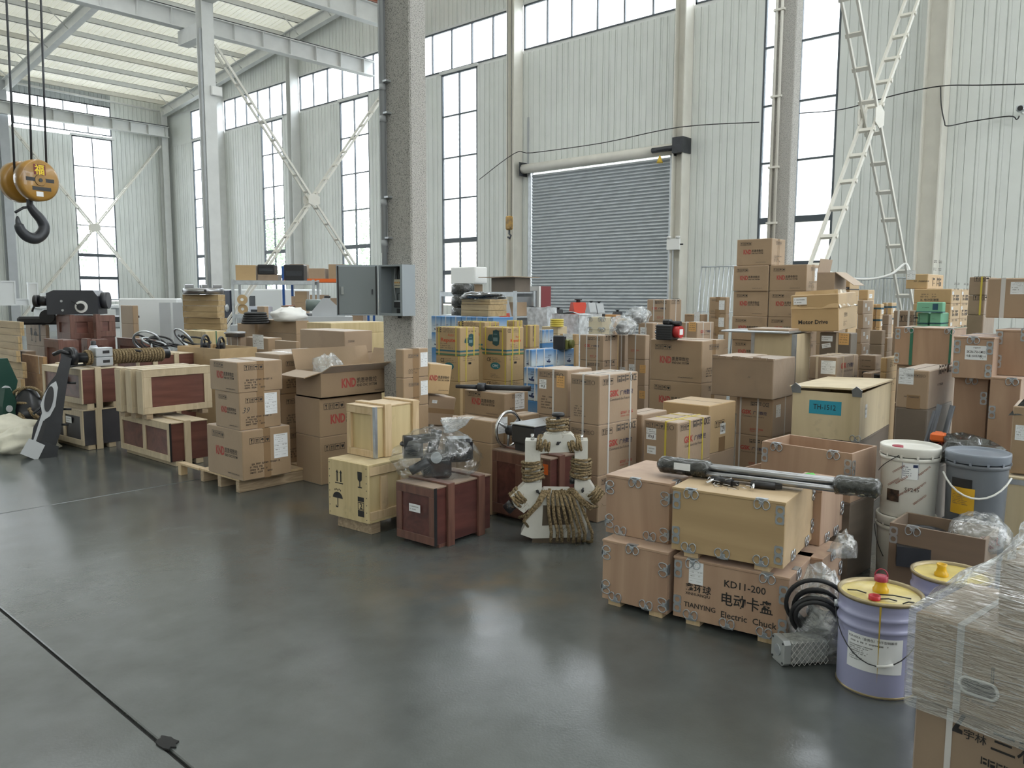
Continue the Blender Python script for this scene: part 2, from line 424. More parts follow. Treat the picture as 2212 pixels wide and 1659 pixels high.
# ---- ribbed cladding panels
PITCH, PANEL = 0.21, 0.84
def rib_profile(w, pitch=PITCH, d=0.024):
    """(u, depth) polyline across a sheet of width w with a narrow groove at each pitch"""
    pts = [(0.0, d), (0.006, 0.0)]
    n = max(1, round(w / pitch)); p = w / n
    for k in range(1, n):
        u = k * p
        pts += [(u - 0.016, 0.0), (u - 0.011, d), (u + 0.006, d), (u + 0.011, 0.0), (u + 0.055, 0.0), (u + 0.060, d * .35), (u + 0.068, d * .35), (u + 0.073, 0.0)]
    pts += [(w - 0.006, 0.0), (w, d)]
    return pts
_pc = {}
def ribbed(w, h, m, pitch=PITCH, d=0.024, top=None):
    """sheet in local x (across) / z (up), front side is -y; top: optional height at far edge"""
    key = (round(w, 3), round(h, 3), m.name, pitch, d, top and round(top, 3))
    if key in _pc: return _pc[key]
    pr = rib_profile(w, pitch, d)
    mb = MB(); n = len(pr)
    hh = lambda u: h + ((top - h) * u / w if top is not None else 0)
    vs = [(u, dd, 0) for u, dd in pr] + [(u, dd, hh(u)) for u, dd in pr]
    mb.add(vs, [(i, i + 1, n + i + 1, n + i) for i in range(n - 1)])
    _pc[key] = mb.mesh('panel', m)
    return _pc[key]
def cut(iv, holes):
    out = [iv]
    for a, b in holes:
        nx = []
        for (p, q) in out:
            if b <= p or a >= q: nx.append((p, q)); continue
            if a > p: nx.append((p, a))
            if b < q: nx.append((b, q))
        out = nx
    return [(p, q) for p, q in out if q - p > 0.02]
def pieces(a, b, holes, w=PANEL):
    r = []
    k = a
    while k < b - 0.02:
        r += cut((k, min(k + w, b)), holes); k += w
    return r
DOORY = (11.72, 16.62); DOORH = 5.3
wr = empty('wall_right'); tagit(wr, kind='structure')
ROTA = (0, 0, -PI / 2)       # local +x -> -y world ; front (-y local) -> -x world
def panA(y1, y0, z0, z1, m=WALL, top=None):
    obj('panel', ribbed(y1 - y0, z1 - z0, m, top=None if top is None else top - z0), wr, (XA, y1, z0), ROTA)
for (a, b) in pieces(YF, YB, WIN_A + [DOORY]): panA(b, a, 0, CZ0 - 0.09)
for (a, b) in WIN_A: panA(b, a, 0, WZ0 - 0.05)
for (a, b) in pieces(DOORY[0], DOORY[1], []): panA(b, a, DOORH, CZ0 - 0.09)
for (a, b) in pieces(YF, YB, []): panA(b, a, CZ1 + 0.06, roof_z(b) + 0.02, top=roof_z(a) + 0.02)
MB().box(XA + 0.02, XA + 0.12, YF, YB, CZ0 - 0.09, CZ0 - 0.0).build('sill_flashing', STEELW, wr)
MB().box(XA - 0.02, XA + 0.12, YF, YB, CZ1, CZ1 + 0.07).build('head_flashing', STEELW, wr)
wbk = empty('wall_back'); tagit(wbk, kind='structure')
def panB(x0, x1, z0, z1, m=WALL):
    obj('panel', ribbed(x1 - x0, z1 - z0, m), wbk, (x0, YB, z0), (0, 0, 0))
for (a, b) in pieces(9.0, 16.46, WIN_B): panB(a, b, 0, CZ0 - 0.09)
for (a, b) in WIN_B[:2]: panB(a, b, 0, WZ0 - 0.05)
for (a, b) in pieces(16.46, XA, []): panB(a, b, 0, 11.1)
for (a, b) in pieces(9.0, 16.46, []): panB(a, b, CZ1 + 0.06, 11.1, WALLG)
for (a, b) in cut((XL, 9.0), WIN_B): panB(a, b, 0, CZ0)
for (a, b) in WIN_B[2:]: panB(a, b, 0, WZ0)
panB(XL, 9.0, CZ1, 11.1)
# unseen sides of the hall, closing the room
wf = empty('wall_front'); tagit(wf, kind='structure')
for (a, b) in cut((XL, XA), WIN_F): obj('panel', ribbed(b - a, CZ0, WALL), wf, (b, YF, 0), (0, 0, PI))
for (a, b) in WIN_F: obj('panel', ribbed(b - a, WZ0, WALL), wf, (b, YF, 0), (0, 0, PI)); obj('panel', ribbed(b - a, CZ0 - WZ1, WALL), wf, (b, YF, WZ1), (0, 0, PI))
obj('panel', ribbed(XA - XL, .8, WALL), wf, (XA, YF, CZ1), (0, 0, PI))
wl = empty('wall_left'); tagit(wl, kind='structure')
obj('panel', ribbed(YB - YF, 14.5, WALL), wl, (XL, YF, 0), (0, 0, PI / 2))

# ---- windows: dark frames, real panes
NW = [0]
def window(wall, a, b, z0, z1, bars, split, thick=()):
    """wall 'A' or 'B'; a..b along the wall; bars: transom heights; split: mullion count"""
    NW[0] += 1
    root = empty('window_%d' % NW[0]); tagit(root, kind='structure')
    def P(u0, u1, z_0, z_1, d0, d1):
        return (XA + d0, XA + d1, u0, u1, z_0, z_1) if wall == 'A' else (u0, u1, YB + d0, YB + d1, z_0, z_1)
    fr = MB()
    t = 0.045
    for (u0, u1, q0, q1) in ((a, a + t, z0, z1), (b - t, b, z0, z1), (a, b, z0, z0 + t), (a, b, z1 - t, z1)):
        fr.box(*P(u0, u1, q0, q1, 0.0, 0.07))
    fr.build('window_frame', FRAME, root)
    us = [a + (b - a) * k / (split + 1) for k in range(split + 2)]
    zs = [z0] + list(bars) + [z1]
    for u in us[1:-1]: MB().box(*P(u - 0.02, u + 0.02, z0, z1, 0.005, 0.065)).build('mullion', FRAME, root)
    for z in bars:
        tt = 0.075 if z in thick else 0.022
        MB().box(*P(a, b, z - tt, z + tt, 0.003, 0.068)).build('transom', FRAME, root)
    for i in range(len(us) - 1):
        for j in range(len(zs) - 1):
            MB().box(*P(us[i], us[i + 1], zs[j], zs[j + 1], 0.03, 0.036)).build('pane', GLASS, root)
    return root
ZB = (2.32, 3.40, 4.80, 6.17, 7.55)
for (a, b) in WIN_A:
    window('A', a, b, WZ0, WZ1, ZB, 1, (2.32, 3.40))
    if a > 5: MB().box(XA - 0.06, XA + 0.02, a - 0.05, b + 0.05, WZ1, WZ1 + 0.09).build('window_head', STEELW, wr)
for (a, b) in WIN_B: window('B', a, b, WZ0, WZ1, ZB, 1, (2.32, 3.40))
MB().box(14.55, 16.56, YB - 0.06, YB + 0.02, WZ1, WZ1 + 0.1).build('window_head', STEELW, wbk)
WCOL = [35.6, 29.45, 23.3, 17.22, 11.3, 5.2, -0.9, -7.0]     # gable wall columns
edges = [YB - 0.35] + WCOL + [YF]
for k in range(len(edges) - 1):
    hi, lo = edges[k] - (0.18 if k else 2.2), edges[k + 1] + 0.18
    n = max(1, round((hi - lo) / 0.95))
    window('A', lo, hi, CZ0, CZ1, (), n - 1)
MB().box(XA, XA + .05, YB - 2.55, YB, CZ0 - .1, CZ1 + .1).build('closing_panel', WALL, wr)
for (a, b, n) in ((12.25, 16.46, 4), (4.8, 11.6, 7), (XL, 4.5, 12)): window('B', a, b, CZ0 + .08, CZ1 + .12, (), n - 1)

# ---- roof: ribbed sheets on purlins on tapered rafters, with roof lights
ce = empty('ceiling'); tagit(ce, kind='structure')
RIDGE = 14.1
def roof_sheet(x0, x1, y0, y1, m, name):
    w = x1 - x0
    pr = rib_profile(w, PITCH, 0.02); mb = MB(); n = len(pr)
    vs = [(x0 + u, y0, roof_z(y0) + 0.02 - d) for u, d in pr] + [(x0 + u, y1, roof_z(y1) + 0.02 - d) for u, d in pr]
    mb.add(vs, [(i, n + i, n + i + 1, i + 1) for i in range(n - 1)])
    return mb.build(name, m, ce)
x = XA
while x > 1.0:
    roof_sheet(max(x - PANEL, 1.0), x, 23.5, YB, ROOFM, 'roof_panel'); x -= PANEL
for (a, b) in cut((XL, 1.0), SKY): roof_sheet(a, b, 23.5, YB, ROOFM, 'roof_panel')
def plain(x0, x1, y0, y1, m, name):
    return MB().add([(x0, y0, roof_z(y0)), (x1, y0, roof_z(y0)), (x1, y1, roof_z(y1)), (x0, y1, roof_z(y1))], [(0, 1, 2, 3)]).build(name, m, ce)
for (a, b) in SKY:
    if b < 1: MB().add([(a, 23.5, roof_z(23.5)), (b, 23.5, roof_z(23.5)), (b, YB, roof_z(YB)), (a, YB, roof_z(YB))], [(0, 1, 2, 3)]).build('roof_light', GLASS, ce)
for (q0, q1) in ((RIDGE, 23.5), (YF, RIDGE)):
    for (a, b) in cut((XL, XA), SKY): plain(a, b, q0, q1, ROOFM, 'roof_panel')
    for (a, b) in SKY: plain(a, b, q0, q1, GLASS, 'roof_light')

def beam_h(mb, p0, p1, hgt, wid, tf=0.02, tw=0.012, side=None):
    """H section from p0 to p1 (bottom centre line), upright web"""
    p0 = Vector(p0); p1 = Vector(p1); d = (p1 - p0); L = d.length; d.normalize()
    sx = Vector((d.y, -d.x, 0)).normalized(); up = sx.cross(d)
    M = Matrix(((d.x, sx.x, up.x, p0.x), (d.y, sx.y, up.y, p0.y), (d.z, sx.z, up.z, p0.z), (0, 0, 0, 1)))
    mb.box(0, L, -wid / 2, wid / 2, 0, tf, M); mb.box(0, L, -wid / 2, wid / 2, hgt - tf, hgt, M); mb.box(0, L, -tw / 2, tw / 2, tf, hgt - tf, M)
    return M, L
for x_, lab in ((18.85, 'white tapered roof rafter running up along the ribbed gable wall'), (11.9, 'white roof rafter rising from the wall column beside the corner window')):
    r = empty('roof_rafter', (x_, 40.8, 10.35), label=lab, cat='rafter', group='roof rafters')
    mb = MB(); z0 = 10.33
    p0 = Vector((0, 0, 0)); p1 = Vector((0, RIDGE - 40.8, 0.11 * (40.8 - RIDGE)))
    beam_h(mb, p0, p1, 0.46, 0.24, 0.03); mb.build('beam', STEELW, r)
    for k in range(7):
        yy = -1.2 - k * 2.2
        MB().cyl((0, yy, 0.02 - yy * .11), (-0.75, yy - 0.05, 0.62 - yy * .11), 0.02, n=6).build('fly_brace', STEELW, r)
for k in range(12):
    yy = 40.6 - k * 1.5
    z = roof_z(yy) - 0.215
    r = MB()
    r.box(-20, XA, -0.0, 0.012, 0, 0.2); r.box(-20, XA, 0, 0.06, 0, 0.012); r.box(-20, XA, 0, 0.06, 0.188, 0.2)
    o = r.build('purlin', STEELB if k % 3 == 0 else STEELW); o.location = (0, yy, z)
    tagit(o, 'long white roof purlin under the ribbed roof sheets', 'purlin', 'roof purlins')

# ---- columns
def hcol(name, x, y, h, wx, wy, m, label, cat='column', group=None, rot=0):
    r = empty(name, (x, y, 0), rot, label, cat, group)
    mb = MB(); t = 0.03
    mb.box(-wx / 2, wx / 2, -wy / 2, -wy / 2 + t, 0, h); mb.box(-wx / 2, wx / 2, wy / 2 - t, wy / 2, 0, h)
    mb.build('flange', m, r)
    MB().box(-0.012, 0.012, -wy / 2 + t, wy / 2 - t, 0, h).build('web', m, r)
    MB().box(-wx / 2 - .06, wx / 2 + .06, -wy / 2 - .06, wy / 2 + .06, 0, 0.03).build('base_plate', m, r)
    return r
for i, yc in enumerate(WCOL[:6]):
    w = 0.32 if yc != 5.2 else 0.42
    hcol('wall_column', XA - 0.21, yc, roof_z(yc) - .25, 0.40, w, STEELB if yc < 20 else STEELW,
         {35.6: 'white wall column next to the corner of the hall', 29.45: 'white wall column between two tall windows behind the cross brace',
          17.22: 'white wall column left of the roller shutter', 11.3: 'white wall column right of the roller shutter with switch box',
          5.2: 'broad cream wall column behind the tall cross brace', 23.3: 'white wall column behind the stippled pillar and lattice brace'}.get(yc, 'white wall column of the gable wall'), group='gable wall columns')
hcol('wall_column', 11.75, YB - 0.25, 10.8, 0.36, 0.4, STEELG, 'grey wall column at the hook side of the back wall')
hcol('wall_column', 18.85, YB - 0.3, 10.6, 0.3, 0.4, STEELW, 'white corner column where the two walls meet')
lc = hcol('hall_column', 12.02, 23.1, 12.7, 0.36, 0.36, STEELW, 'tall white hall column carrying the crane beam')
MB().box(-.17, .17, .18, 1.35, 9.0, 9.42).build('crane_bracket', STEELW, lc)
MB().box(-.17, .17, -1.35, -.18, 9.95, 10.37).build('crane_bracket', STEELW, lc)
MB().cyl((-0.2, -.1, 0), (-0.2, -.1, 9.2), 0.035, n=10).build('conduit', STEELG, lc)
fx = MB().box(0.0, 0.34, -.25, -.19, 7.35, 7.62).build('floodlight', STEELW, lc)
MB().box(0.02, 0.32, -.26, -.25, 7.37, 7.6).build('lens', WHITEP, lc)

def mat_stucco():
    m, nt, b = nodes_of('stippled_fireproof_coat'); N, L = nt.nodes, nt.links
    tc = N.new('ShaderNodeTexCoord')
    n1 = N.new('ShaderNodeTexNoise'); n1.inputs['Scale'].default_value = 120; n1.inputs['Detail'].default_value = 2; L.new(tc.outputs['Object'], n1.inputs['Vector'])
    r = N.new('ShaderNodeValToRGB'); r.color_ramp.elements[0].position = 0.34; r.color_ramp.elements[1].position = 0.50
    r.color_ramp.elements[0].color = (0.24, 0.235, 0.22, 1); r.color_ramp.elements[1].color = (0.52, 0.505, 0.475, 1)
    L.new(n1.outputs['Fac'], r.inputs[0]); L.new(r.outputs[0], b.inputs['Base Color']); b.inputs['Roughness'].default_value = 0.85
    bp = N.new('ShaderNodeBump'); bp.inputs['Strength'].default_value = 0.9; bp.inputs['Distance'].default_value = 0.012
    L.new(n1.outputs['Fac'], bp.inputs['Height']); L.new(bp.outputs[0], b.inputs['Normal'])
    return m
STUCCO = mat_stucco()
def stucco_column(name, c0, wx, wy, h, label):
    """c0: the near (-x,-y) corner"""
    r = empty(name, (c0[0] + wx / 2, c0[1] + wy / 2, 0), 0, label, 'column')
    MB().bbox(-wx / 2, wx / 2, -wy / 2, wy / 2, 0, h, 0.012).build('shaft', STUCCO, r)
    return r
pc = at_r(889.5, 560, 6.62)
pr_ = at_r(924.2, 560, 6.75)
PW, PD = 0.175, 0.385
pil = stucco_column('pillar', (pc.x, pc.y), PW, PD, 11.0, 'rough grey stippled pillar carrying the open electrical cabinet')
MB().cyl((-PW / 2 - 0.03, 0.115, 1.72), (-PW / 2 - 0.03, 0.115, 11), 0.022, n=14).build('conduit', STEELG, pil)
for z in (1.95, 2.28, 2.95, 3.2, 3.9):
    MB().cyl((-PW / 2 - 0.03, 0.115, z), (-PW / 2 - 0.03, 0.115, z + .05), 0.027, n=14).build('coupling', STEELG, pil)
    MB().box(-PW / 2 - 0.05, -PW / 2, 0.04, 0.088, z + .06, z + .075).build('pipe_clip', GALV, pil)
MB().box(-PW / 2 - 0.006, -PW / 2, PD / 2 - .085, PD / 2, 1.9, 11).build('grey_edge_strip', STEELG, pil)  # narrow grey strip down the left edge of the front face
rp = at_r(1707, 380, 12.5)
rpl = stucco_column('pillar', (rp.x, rp.y), 0.22, 0.29, 11.0, 'rough cream stippled pillar behind the tallest carton stack')
for k, q in enumerate((0.06, 0.14)):
    MB().cyl((-0.13, q, 0), (-0.13, q, 11), 0.022, n=10).build('conduit', STEELB, rpl)
for z in (2.6, 3.4, 4.4, 5.6):
    MB().box(-.16, -.1, 0.02, 0.18, z, z + .03).build('pipe_clip', STEELB, rpl)

# ---- crane runway beams with stiffeners
def crane_beam(y, z0, x0, x1, hgt, wid, label, m=STEELW, rail=True, stiff=1.0):
    r = empty('crane_beam', (x0, y, z0), 0, label, 'crane beam', 'crane runway beams')
    mb = MB(); beam_h(mb, (0, 0, 0), (x1 - x0, 0, 0), hgt, wid, 0.025); mb.build('beam', m, r)
    if rail: MB().box(0, x1 - x0, -.03, .03, hgt, hgt + .07).build('rail', DARKM, r)
    x = stiff / 2
    while x < x1 - x0:
        MB().box(x, x + .02, -wid / 2 + .01, wid / 2 - .01, .025, hgt - .025).build('stiffener', m, r); x += stiff
    return r
crane_beam(40.45, 9.3, 3.0, 18.9, 0.5, 0.3, 'white crane runway beam along the back wall above the window', stiff=0.85)
crane_beam(24.2, 9.44, 2.0, 19.0, 0.52, 0.3, 'white crane runway beam carried by the tall white hall column')
c2 = crane_beam(21.95, 10.4, 8.0, 19.0, 0.62, 0.3, 'upper white crane runway beam passing behind the stippled pillar')
ORANGE = mat('orange_paint', (0.80, 0.16, 0.03), 0.4)
cr = empty('crane_end_carriage', (16.6, 21.95, 11.09), 0, 'orange crane end carriage on the upper runway beam', 'crane')
MB().bbox(-1.6, 1.6, -.2, .2, .04, .45, .03).build('girder', ORANGE, cr)
for q in (-1.2, 1.2): MB().cyl((q, -.09, .13), (q, .09, .13), .13, n=18).build('wheel', DARKM, cr)
MB().box(-.3, .25, -.5, -.2, .15, .5).build('drive_motor', mat('gold_brown_paint', (0.45, 0.22, 0.05), 0.4), cr)

# ---- lattice cross braces
def x_brace(corner_pts, y, label, sep=0.25, pitch=0.56, cw=0.07):
    (xa, za), (xb, zb) = corner_pts
    r = empty('cross_brace', (xa, y, za), 0, label, 'brace', 'lattice cross braces')
    L = math.hypot(xb - xa, zb - za)
    for sgn in (1, -1):
        ang = math.atan2(zb - za, xb - xa) * sgn
        dz = 0 if sgn == 1 else (zb - za)
        off = 0.05 * sgn
        M = Matrix.Translation((0, 0, dz)) @ Matrix.Rotation(-ang, 4, 'Y')
        for q in (-sep / 2, sep / 2):
            MB().box(0, L, q - .02 + off * .3, q + .02 + off * .3, -cw / 2, cw / 2, M).build('chord', STEELB, r)
        n = int(L / pitch)
        me = None
        for k in range(1, n):
            t = k * L / n
            if abs(t - L / 2) < .15: continue
            MB().box(t - .035, t + .035, -sep / 2 - .03, sep / 2 + .03, -.025, .025, M).build('rung', STEELB, r)
    mx_, mz = (xb - xa) / 2, (zb - za) / 2
    for q in (-sep / 2 - .03, sep / 2 + .02):
        MB().prism([(mx_ - .22, mz - .12), (mx_, mz - .2), (mx_ + .22, mz - .12), (mx_ + .22, mz + .12), (mx_, mz + .2), (mx_ - .22, mz + .12)], -.006, .006,
                   Matrix.Translation((0, q, 0)) @ Matrix.Rotation(PI / 2, 4, 'X')).build('gusset_plate', STEELB, r)
    return r
x_brace(((11.95, .6), (18.35, 8.8)), 5.2, 'tall cream lattice cross brace behind the carton stacks', pitch=.6)
x_brace(((12.24, .45), (18.8, 8.85)), 23.1, 'white lattice cross brace between the hall column and the gable wall', pitch=.6)
x_brace(((11.97, .45), (18.6, 8.9)), 40.75, 'white lattice cross brace across the back wall window', pitch=.7)
# tie tube along the back wall
tt = MB().cyl((11.9, 40.85, 10.78), (18.7, 40.85, 10.62), .05, n=12).build('tie_tube', STEELW)
tagit(tt, 'white round tie tube above the back wall clerestory', 'tube')

# ---- roller shutter
dr = empty('door_1'); tagit(dr, kind='structure')
SHUT = mat('shutter_slat', (0.50, 0.53, 0.56), 0.33, metal=0.55, var=0.08, scale=4)
sl = MB(); n = 7
prof = [(-0.035 * math.sin(PI * k / n) - 0.004, 0.095 * k / n) for k in range(n + 1)]
wy = DOORY[1] - DOORY[0]
sl.smooth = True
sl.add([(x_, 0, z) for x_, z in prof] + [(x_, wy, z) for x_, z in prof], [(i, n + 1 + i, n + 2 + i, i + 1) for i in range(n)])
slm = sl.mesh('slat', SHUT)
for k in range(55): obj('slat', slm, dr, (XA - 0.02, DOORY[0], 0.02 + k * 0.095))
for q in (DOORY[0] - .12, DOORY[1] + .02): MB().box(XA - .10, XA, q, q + .1, 0, DOORH + .05).build('guide_rail', GALV, dr)
MB().cyl((XA - .2, DOORY[0] - .25, DOORH + .12), (XA - .2, DOORY[1] + .25, DOORH + .12), .14, n=24).build('barrel', STEELB, dr)
for q in (DOORY[0] - .28, DOORY[1] + .26): MB().prism([(0, 0), (.36, 0), (.36, .42), (0, .42)], -.01, .01, Matrix.Translation((XA - .36, q, DOORH - .1)) @ Matrix.Rotation(PI / 2, 4, 'X')).build('end_plate', DARKM, dr)
op = MB().box(XA - .48, XA - .06, DOORY[0] - .62, DOORY[0] - .3, DOORH - .05, DOORH + .35).build('drive_unit', DARKM, dr)
MB().cyl((XA - .40, DOORY[0] - .3, DOORH + .1), (XA - .40, DOORY[0] + .35, DOORH + .1), .07, n=16).build('drive_motor', DARKM, dr)
MB().cyl((XA - .42, DOORY[0] + .1, DOORH - .25), (XA - .42, DOORY[0] + .1, DOORH - .05), .09, .01, n=16).build('pull_bell', mat('yellow_plastic', (0.75, 0.5, 0.06), 0.5), dr)
for q in (DOORY[0] - .2, DOORY[1] + .2): MB().box(XA - .03, XA, q - .03, q + .03, DOORH + .2, DOORH + 1.7).build('strut', STEELG, dr)
sw = empty('switch_box', (XA - .45, 11.3, 2.75), 0, 'small white switch box on the column beside the shutter', 'switch box')
MB().bbox(-.06, 0, -.2, .2, 0, .3, .01).build('body', WHITEP, sw)
MB().cyl((-.03, -.28, .14), (-.03, -.2, .14), .02, n=8).build('lever', BLACK, sw)
for q in (-.13, .13): MB().cyl((-.04, q, .3), (-.04, q, .36), .06, n=12).build('lamp_head', WHITEP, sw)
MB().cyl((-.02, .02, -2.7), (-.02, .02, 0), .02, n=8).build('conduit', STEELG, sw)

# ---- outside: ground, neighbouring shed, low wall and trees seen through the glass
OUT = mat('shed_cladding', (0.80, 0.83, 0.84), 0.6); OUTC = mat('shed_cladding_cream', (0.78, 0.72, 0.60), 0.6)
gr = MB().box(-90, 90, -60, 140, -0.6, -0.25).build('ground', mat('yard_concrete', (0.30, 0.30, 0.29), 0.9)); tagit(gr, kind='structure')
sh = empty('neighbour_shed', (XA + 9.5, 8, 0), 0, 'pale corrugated shed across the yard outside the gable windows', 'building')
mb = MB()
def corr(mb, y0, y1, z0, z1, p=0.24, d=0.03):
    z = z0; zs = []
    while z < z1:
        zs += [(0, z), (-d, z + p * .3), (-d, z + p * .55), (0, z + p * .8)]; z += p
    n = len(zs); mb.add([(x_, y0, q) for x_, q in zs] + [(x_, y1, q) for x_, q in zs], [(i, n + i, n + i + 1, i + 1) for i in range(n - 1)])
corr(mb, -40, 25, 4.2, 12.5); mb.build('upper_cladding', OUT, sh)
mb = MB(); corr(mb, -40, 25, 0, 4.2); mb.build('lower_cladding', OUTC, sh)
for k in range(6): MB().box(-.06, .02, -12 + k * 5.5, -10.2 + k * 5.5, 1.2, 3.2).build('window', mat('shed_window', (0.18, 0.22, 0.26), 0.2) if k == 0 else MATS['shed_window'], sh)
MB().box(0.02, 10, -40, 25, 0, 12.4).build('body', OUT, sh)
gw = empty('boundary_wall', (0, YB + 16, 0), 0, 'low pale boundary wall outside the back window', 'wall')
MB().box(-30, 34, 0, .3, -.3, 2.1).build('wall', mat('pale_render', (0.5, 0.5, 0.5), .8), gw)
MB().box(-30, 34, -.06, .36, 2.1, 2.2).build('coping', STEELG, gw)
LEAF = mat('hazy_leaf', (0.34, 0.42, 0.30), 0.7); BARK = mat('bark', (0.3, 0.27, 0.24), .9)
random.seed(11)
lf = MB()
for k in range(1500):
    u, v = random.random() * 2 * PI, math.acos(random.uniform(-1, 1)); rr = 2.6 * random.random() ** .4
    c = Vector((rr * math.sin(v) * math.cos(u), rr * math.sin(v) * math.sin(u), 5.2 + 1.25 * rr * math.cos(v)))
    a = Vector((random.uniform(-1, 1), random.uniform(-1, 1), random.uniform(-1, 1))).normalized() * .16; b = a.orthogonal().normalized() * .1
    lf.add([c - a, c + b, c + a, c - b], [(0, 1, 2, 3)])
lfm = lf.mesh('crown', LEAF)
tk = MB().cyl((0, 0, -.3), (0, 0, 3.8), .16, .1, n=10)
tk.cyl((0, 0, 3.2), (.9, .3, 5.4), .07, .03, n=8); tk.cyl((0, 0, 3.0), (-.8, .5, 5.2), .07, .03, n=8)
tkm = tk.mesh('trunk', BARK)
for k, (x_, y_, s) in enumerate(((16, 72, 1.1), (23.5, 72, 1.1), (31, 72, 1.0), (38, 64, 1.1), (40, 54, 1.1))):
    t = empty('tree', (x_, y_, -.1), k * 1.3, 'green tree standing outside beyond the hall windows', 'tree', 'trees outside'); t.scale = (s, s, s)
    obj('crown', lfm, t); obj('trunk', tkm, t)
# ================================================================ printed marks and carton builders
_tg = {}
def text_geo(s, bold=0.0, mono=False):
    """flat lettering -> (verts2d, faces, x0, y0, x1, y1)"""
    k = (s, bold)
    if k in _tg: return _tg[k]
    cu = bpy.data.curves.new('t', 'FONT'); cu.body = s; cu.size = 1.0; cu.resolution_u = 2; cu.offset = bold
    o = bpy.data.objects.new('t', cu); COL.objects.link(o)
    dg = bpy.context.evaluated_depsgraph_get()
    me = o.evaluated_get(dg).to_mesh()
    vs = [(v.co.x, v.co.y) for v in me.vertices]; fs = [tuple(p.vertices) for p in me.polygons]
    o.evaluated_get(dg).to_mesh_clear()
    bpy.data.objects.remove(o); bpy.data.curves.remove(cu)
    if not vs: vs = [(0, 0), (0.01, 0), (0, 0.01)]; fs = [(0, 1, 2)]
    xs = [v[0] for v in vs]; ys = [v[1] for v in vs]
    _tg[k] = (vs, fs, min(xs), min(ys), max(xs), max(ys))
    return _tg[k]
def put_text(mb, s, x, y, w=None, h=None, bold=0.0, slant=0.0):
    """lettering with lower left at x,y scaled to width w and/or height h"""
    vs, fs, x0, y0, x1, y1 = text_geo(s, bold)
    sx = w / (x1 - x0) if w else None; sy = h / (y1 - y0) if h else None
    if sx is None: sx = sy
    if sy is None: sy = sx
    mb.add([(x + (a - x0) * sx + (b - y0) * sy * slant, y + (b - y0) * sy, 0) for a, b in vs], fs)
    return x + (x1 - x0) * sx
def rect(mb, x0, y0, x1, y1, z=0): mb.add([(x0, y0, z), (x1, y0, z), (x1, y1, z), (x0, y1, z)], [(0, 1, 2, 3)])
def frame2(mb, x0, y0, x1, y1, t):
    rect(mb, x0, y0, x1, y0 + t); rect(mb, x0, y1 - t, x1, y1); rect(mb, x0, y0 + t, x0 + t, y1 - t); rect(mb, x1 - t, y0 + t, x1, y1 - t)
def poly2(mb, pts): mb.add([(x, y, 0) for x, y in pts], [tuple(range(len(pts)))])
def glyphs(mb, x, y, w, h, seed=0, fill=.8):
    """a row of tiny unreadable character marks"""
    rnd = random.Random(seed); c = x
    while c < x + w - h * .5:
        g = h * rnd.uniform(.6, .95)
        if rnd.random() < fill:
            rect(mb, c, y, c + g * .2, y + h); rect(mb, c + g * .35, y + h * rnd.uniform(.0, .3), c + g, y + h * rnd.uniform(.35, .5)); rect(mb, c + g * .3, y + h * .7, c + g, y + h * .92)
        c += g * 1.18
def icon(mb, k, x, y, s):
    """a square handling mark: 0 glass, 1 arrows, 2 umbrella, 3 hand, 4 stack"""
    frame2(mb, x, y, x + s, y + s * 1.15, s * .07)
    cx = x + s / 2; b = y + s * .2
    if k == 0:
        poly2(mb, [(cx - .05 * s, b), (cx + .05 * s, b), (cx + .05 * s, b + .35 * s), (cx + .22 * s, b + .75 * s), (cx - .22 * s, b + .75 * s), (cx - .05 * s, b + .35 * s)]); rect(mb, cx - .2 * s, b - .05 * s, cx + .2 * s, b)
    elif k == 1:
        for q in (-.17, .17):
            rect(mb, cx + (q - .05) * s, b + .05 * s, cx + (q + .05) * s, b + .5 * s); poly2(mb, [(cx + (q - .14) * s, b + .5 * s), (cx + (q + .14) * s, b + .5 * s), (cx + q * s, b + .78 * s)])
        rect(mb, cx - .32 * s, b - .04 * s, cx + .32 * s, b)
    elif k == 2:
        poly2(mb, [(cx + .34 * s * math.cos(t), b + .38 * s + .3 * s * math.sin(t)) for t in [PI * i / 8 for i in range(9)]]); rect(mb, cx - .03 * s, b, cx + .03 * s, b + .4 * s)
    else:
        poly2(mb, [(cx, b), (cx + .3 * s, b + .35 * s), (cx + .26 * s, b + .62 * s), (cx + .1 * s, b + .66 * s), (cx, b + .52 * s), (cx - .1 * s, b + .66 * s), (cx - .26 * s, b + .62 * s), (cx - .3 * s, b + .35 * s)])
def big_icon(mb, k, x, y, s):
    mb2 = mb; icon_nf(mb2, k, x, y, s)
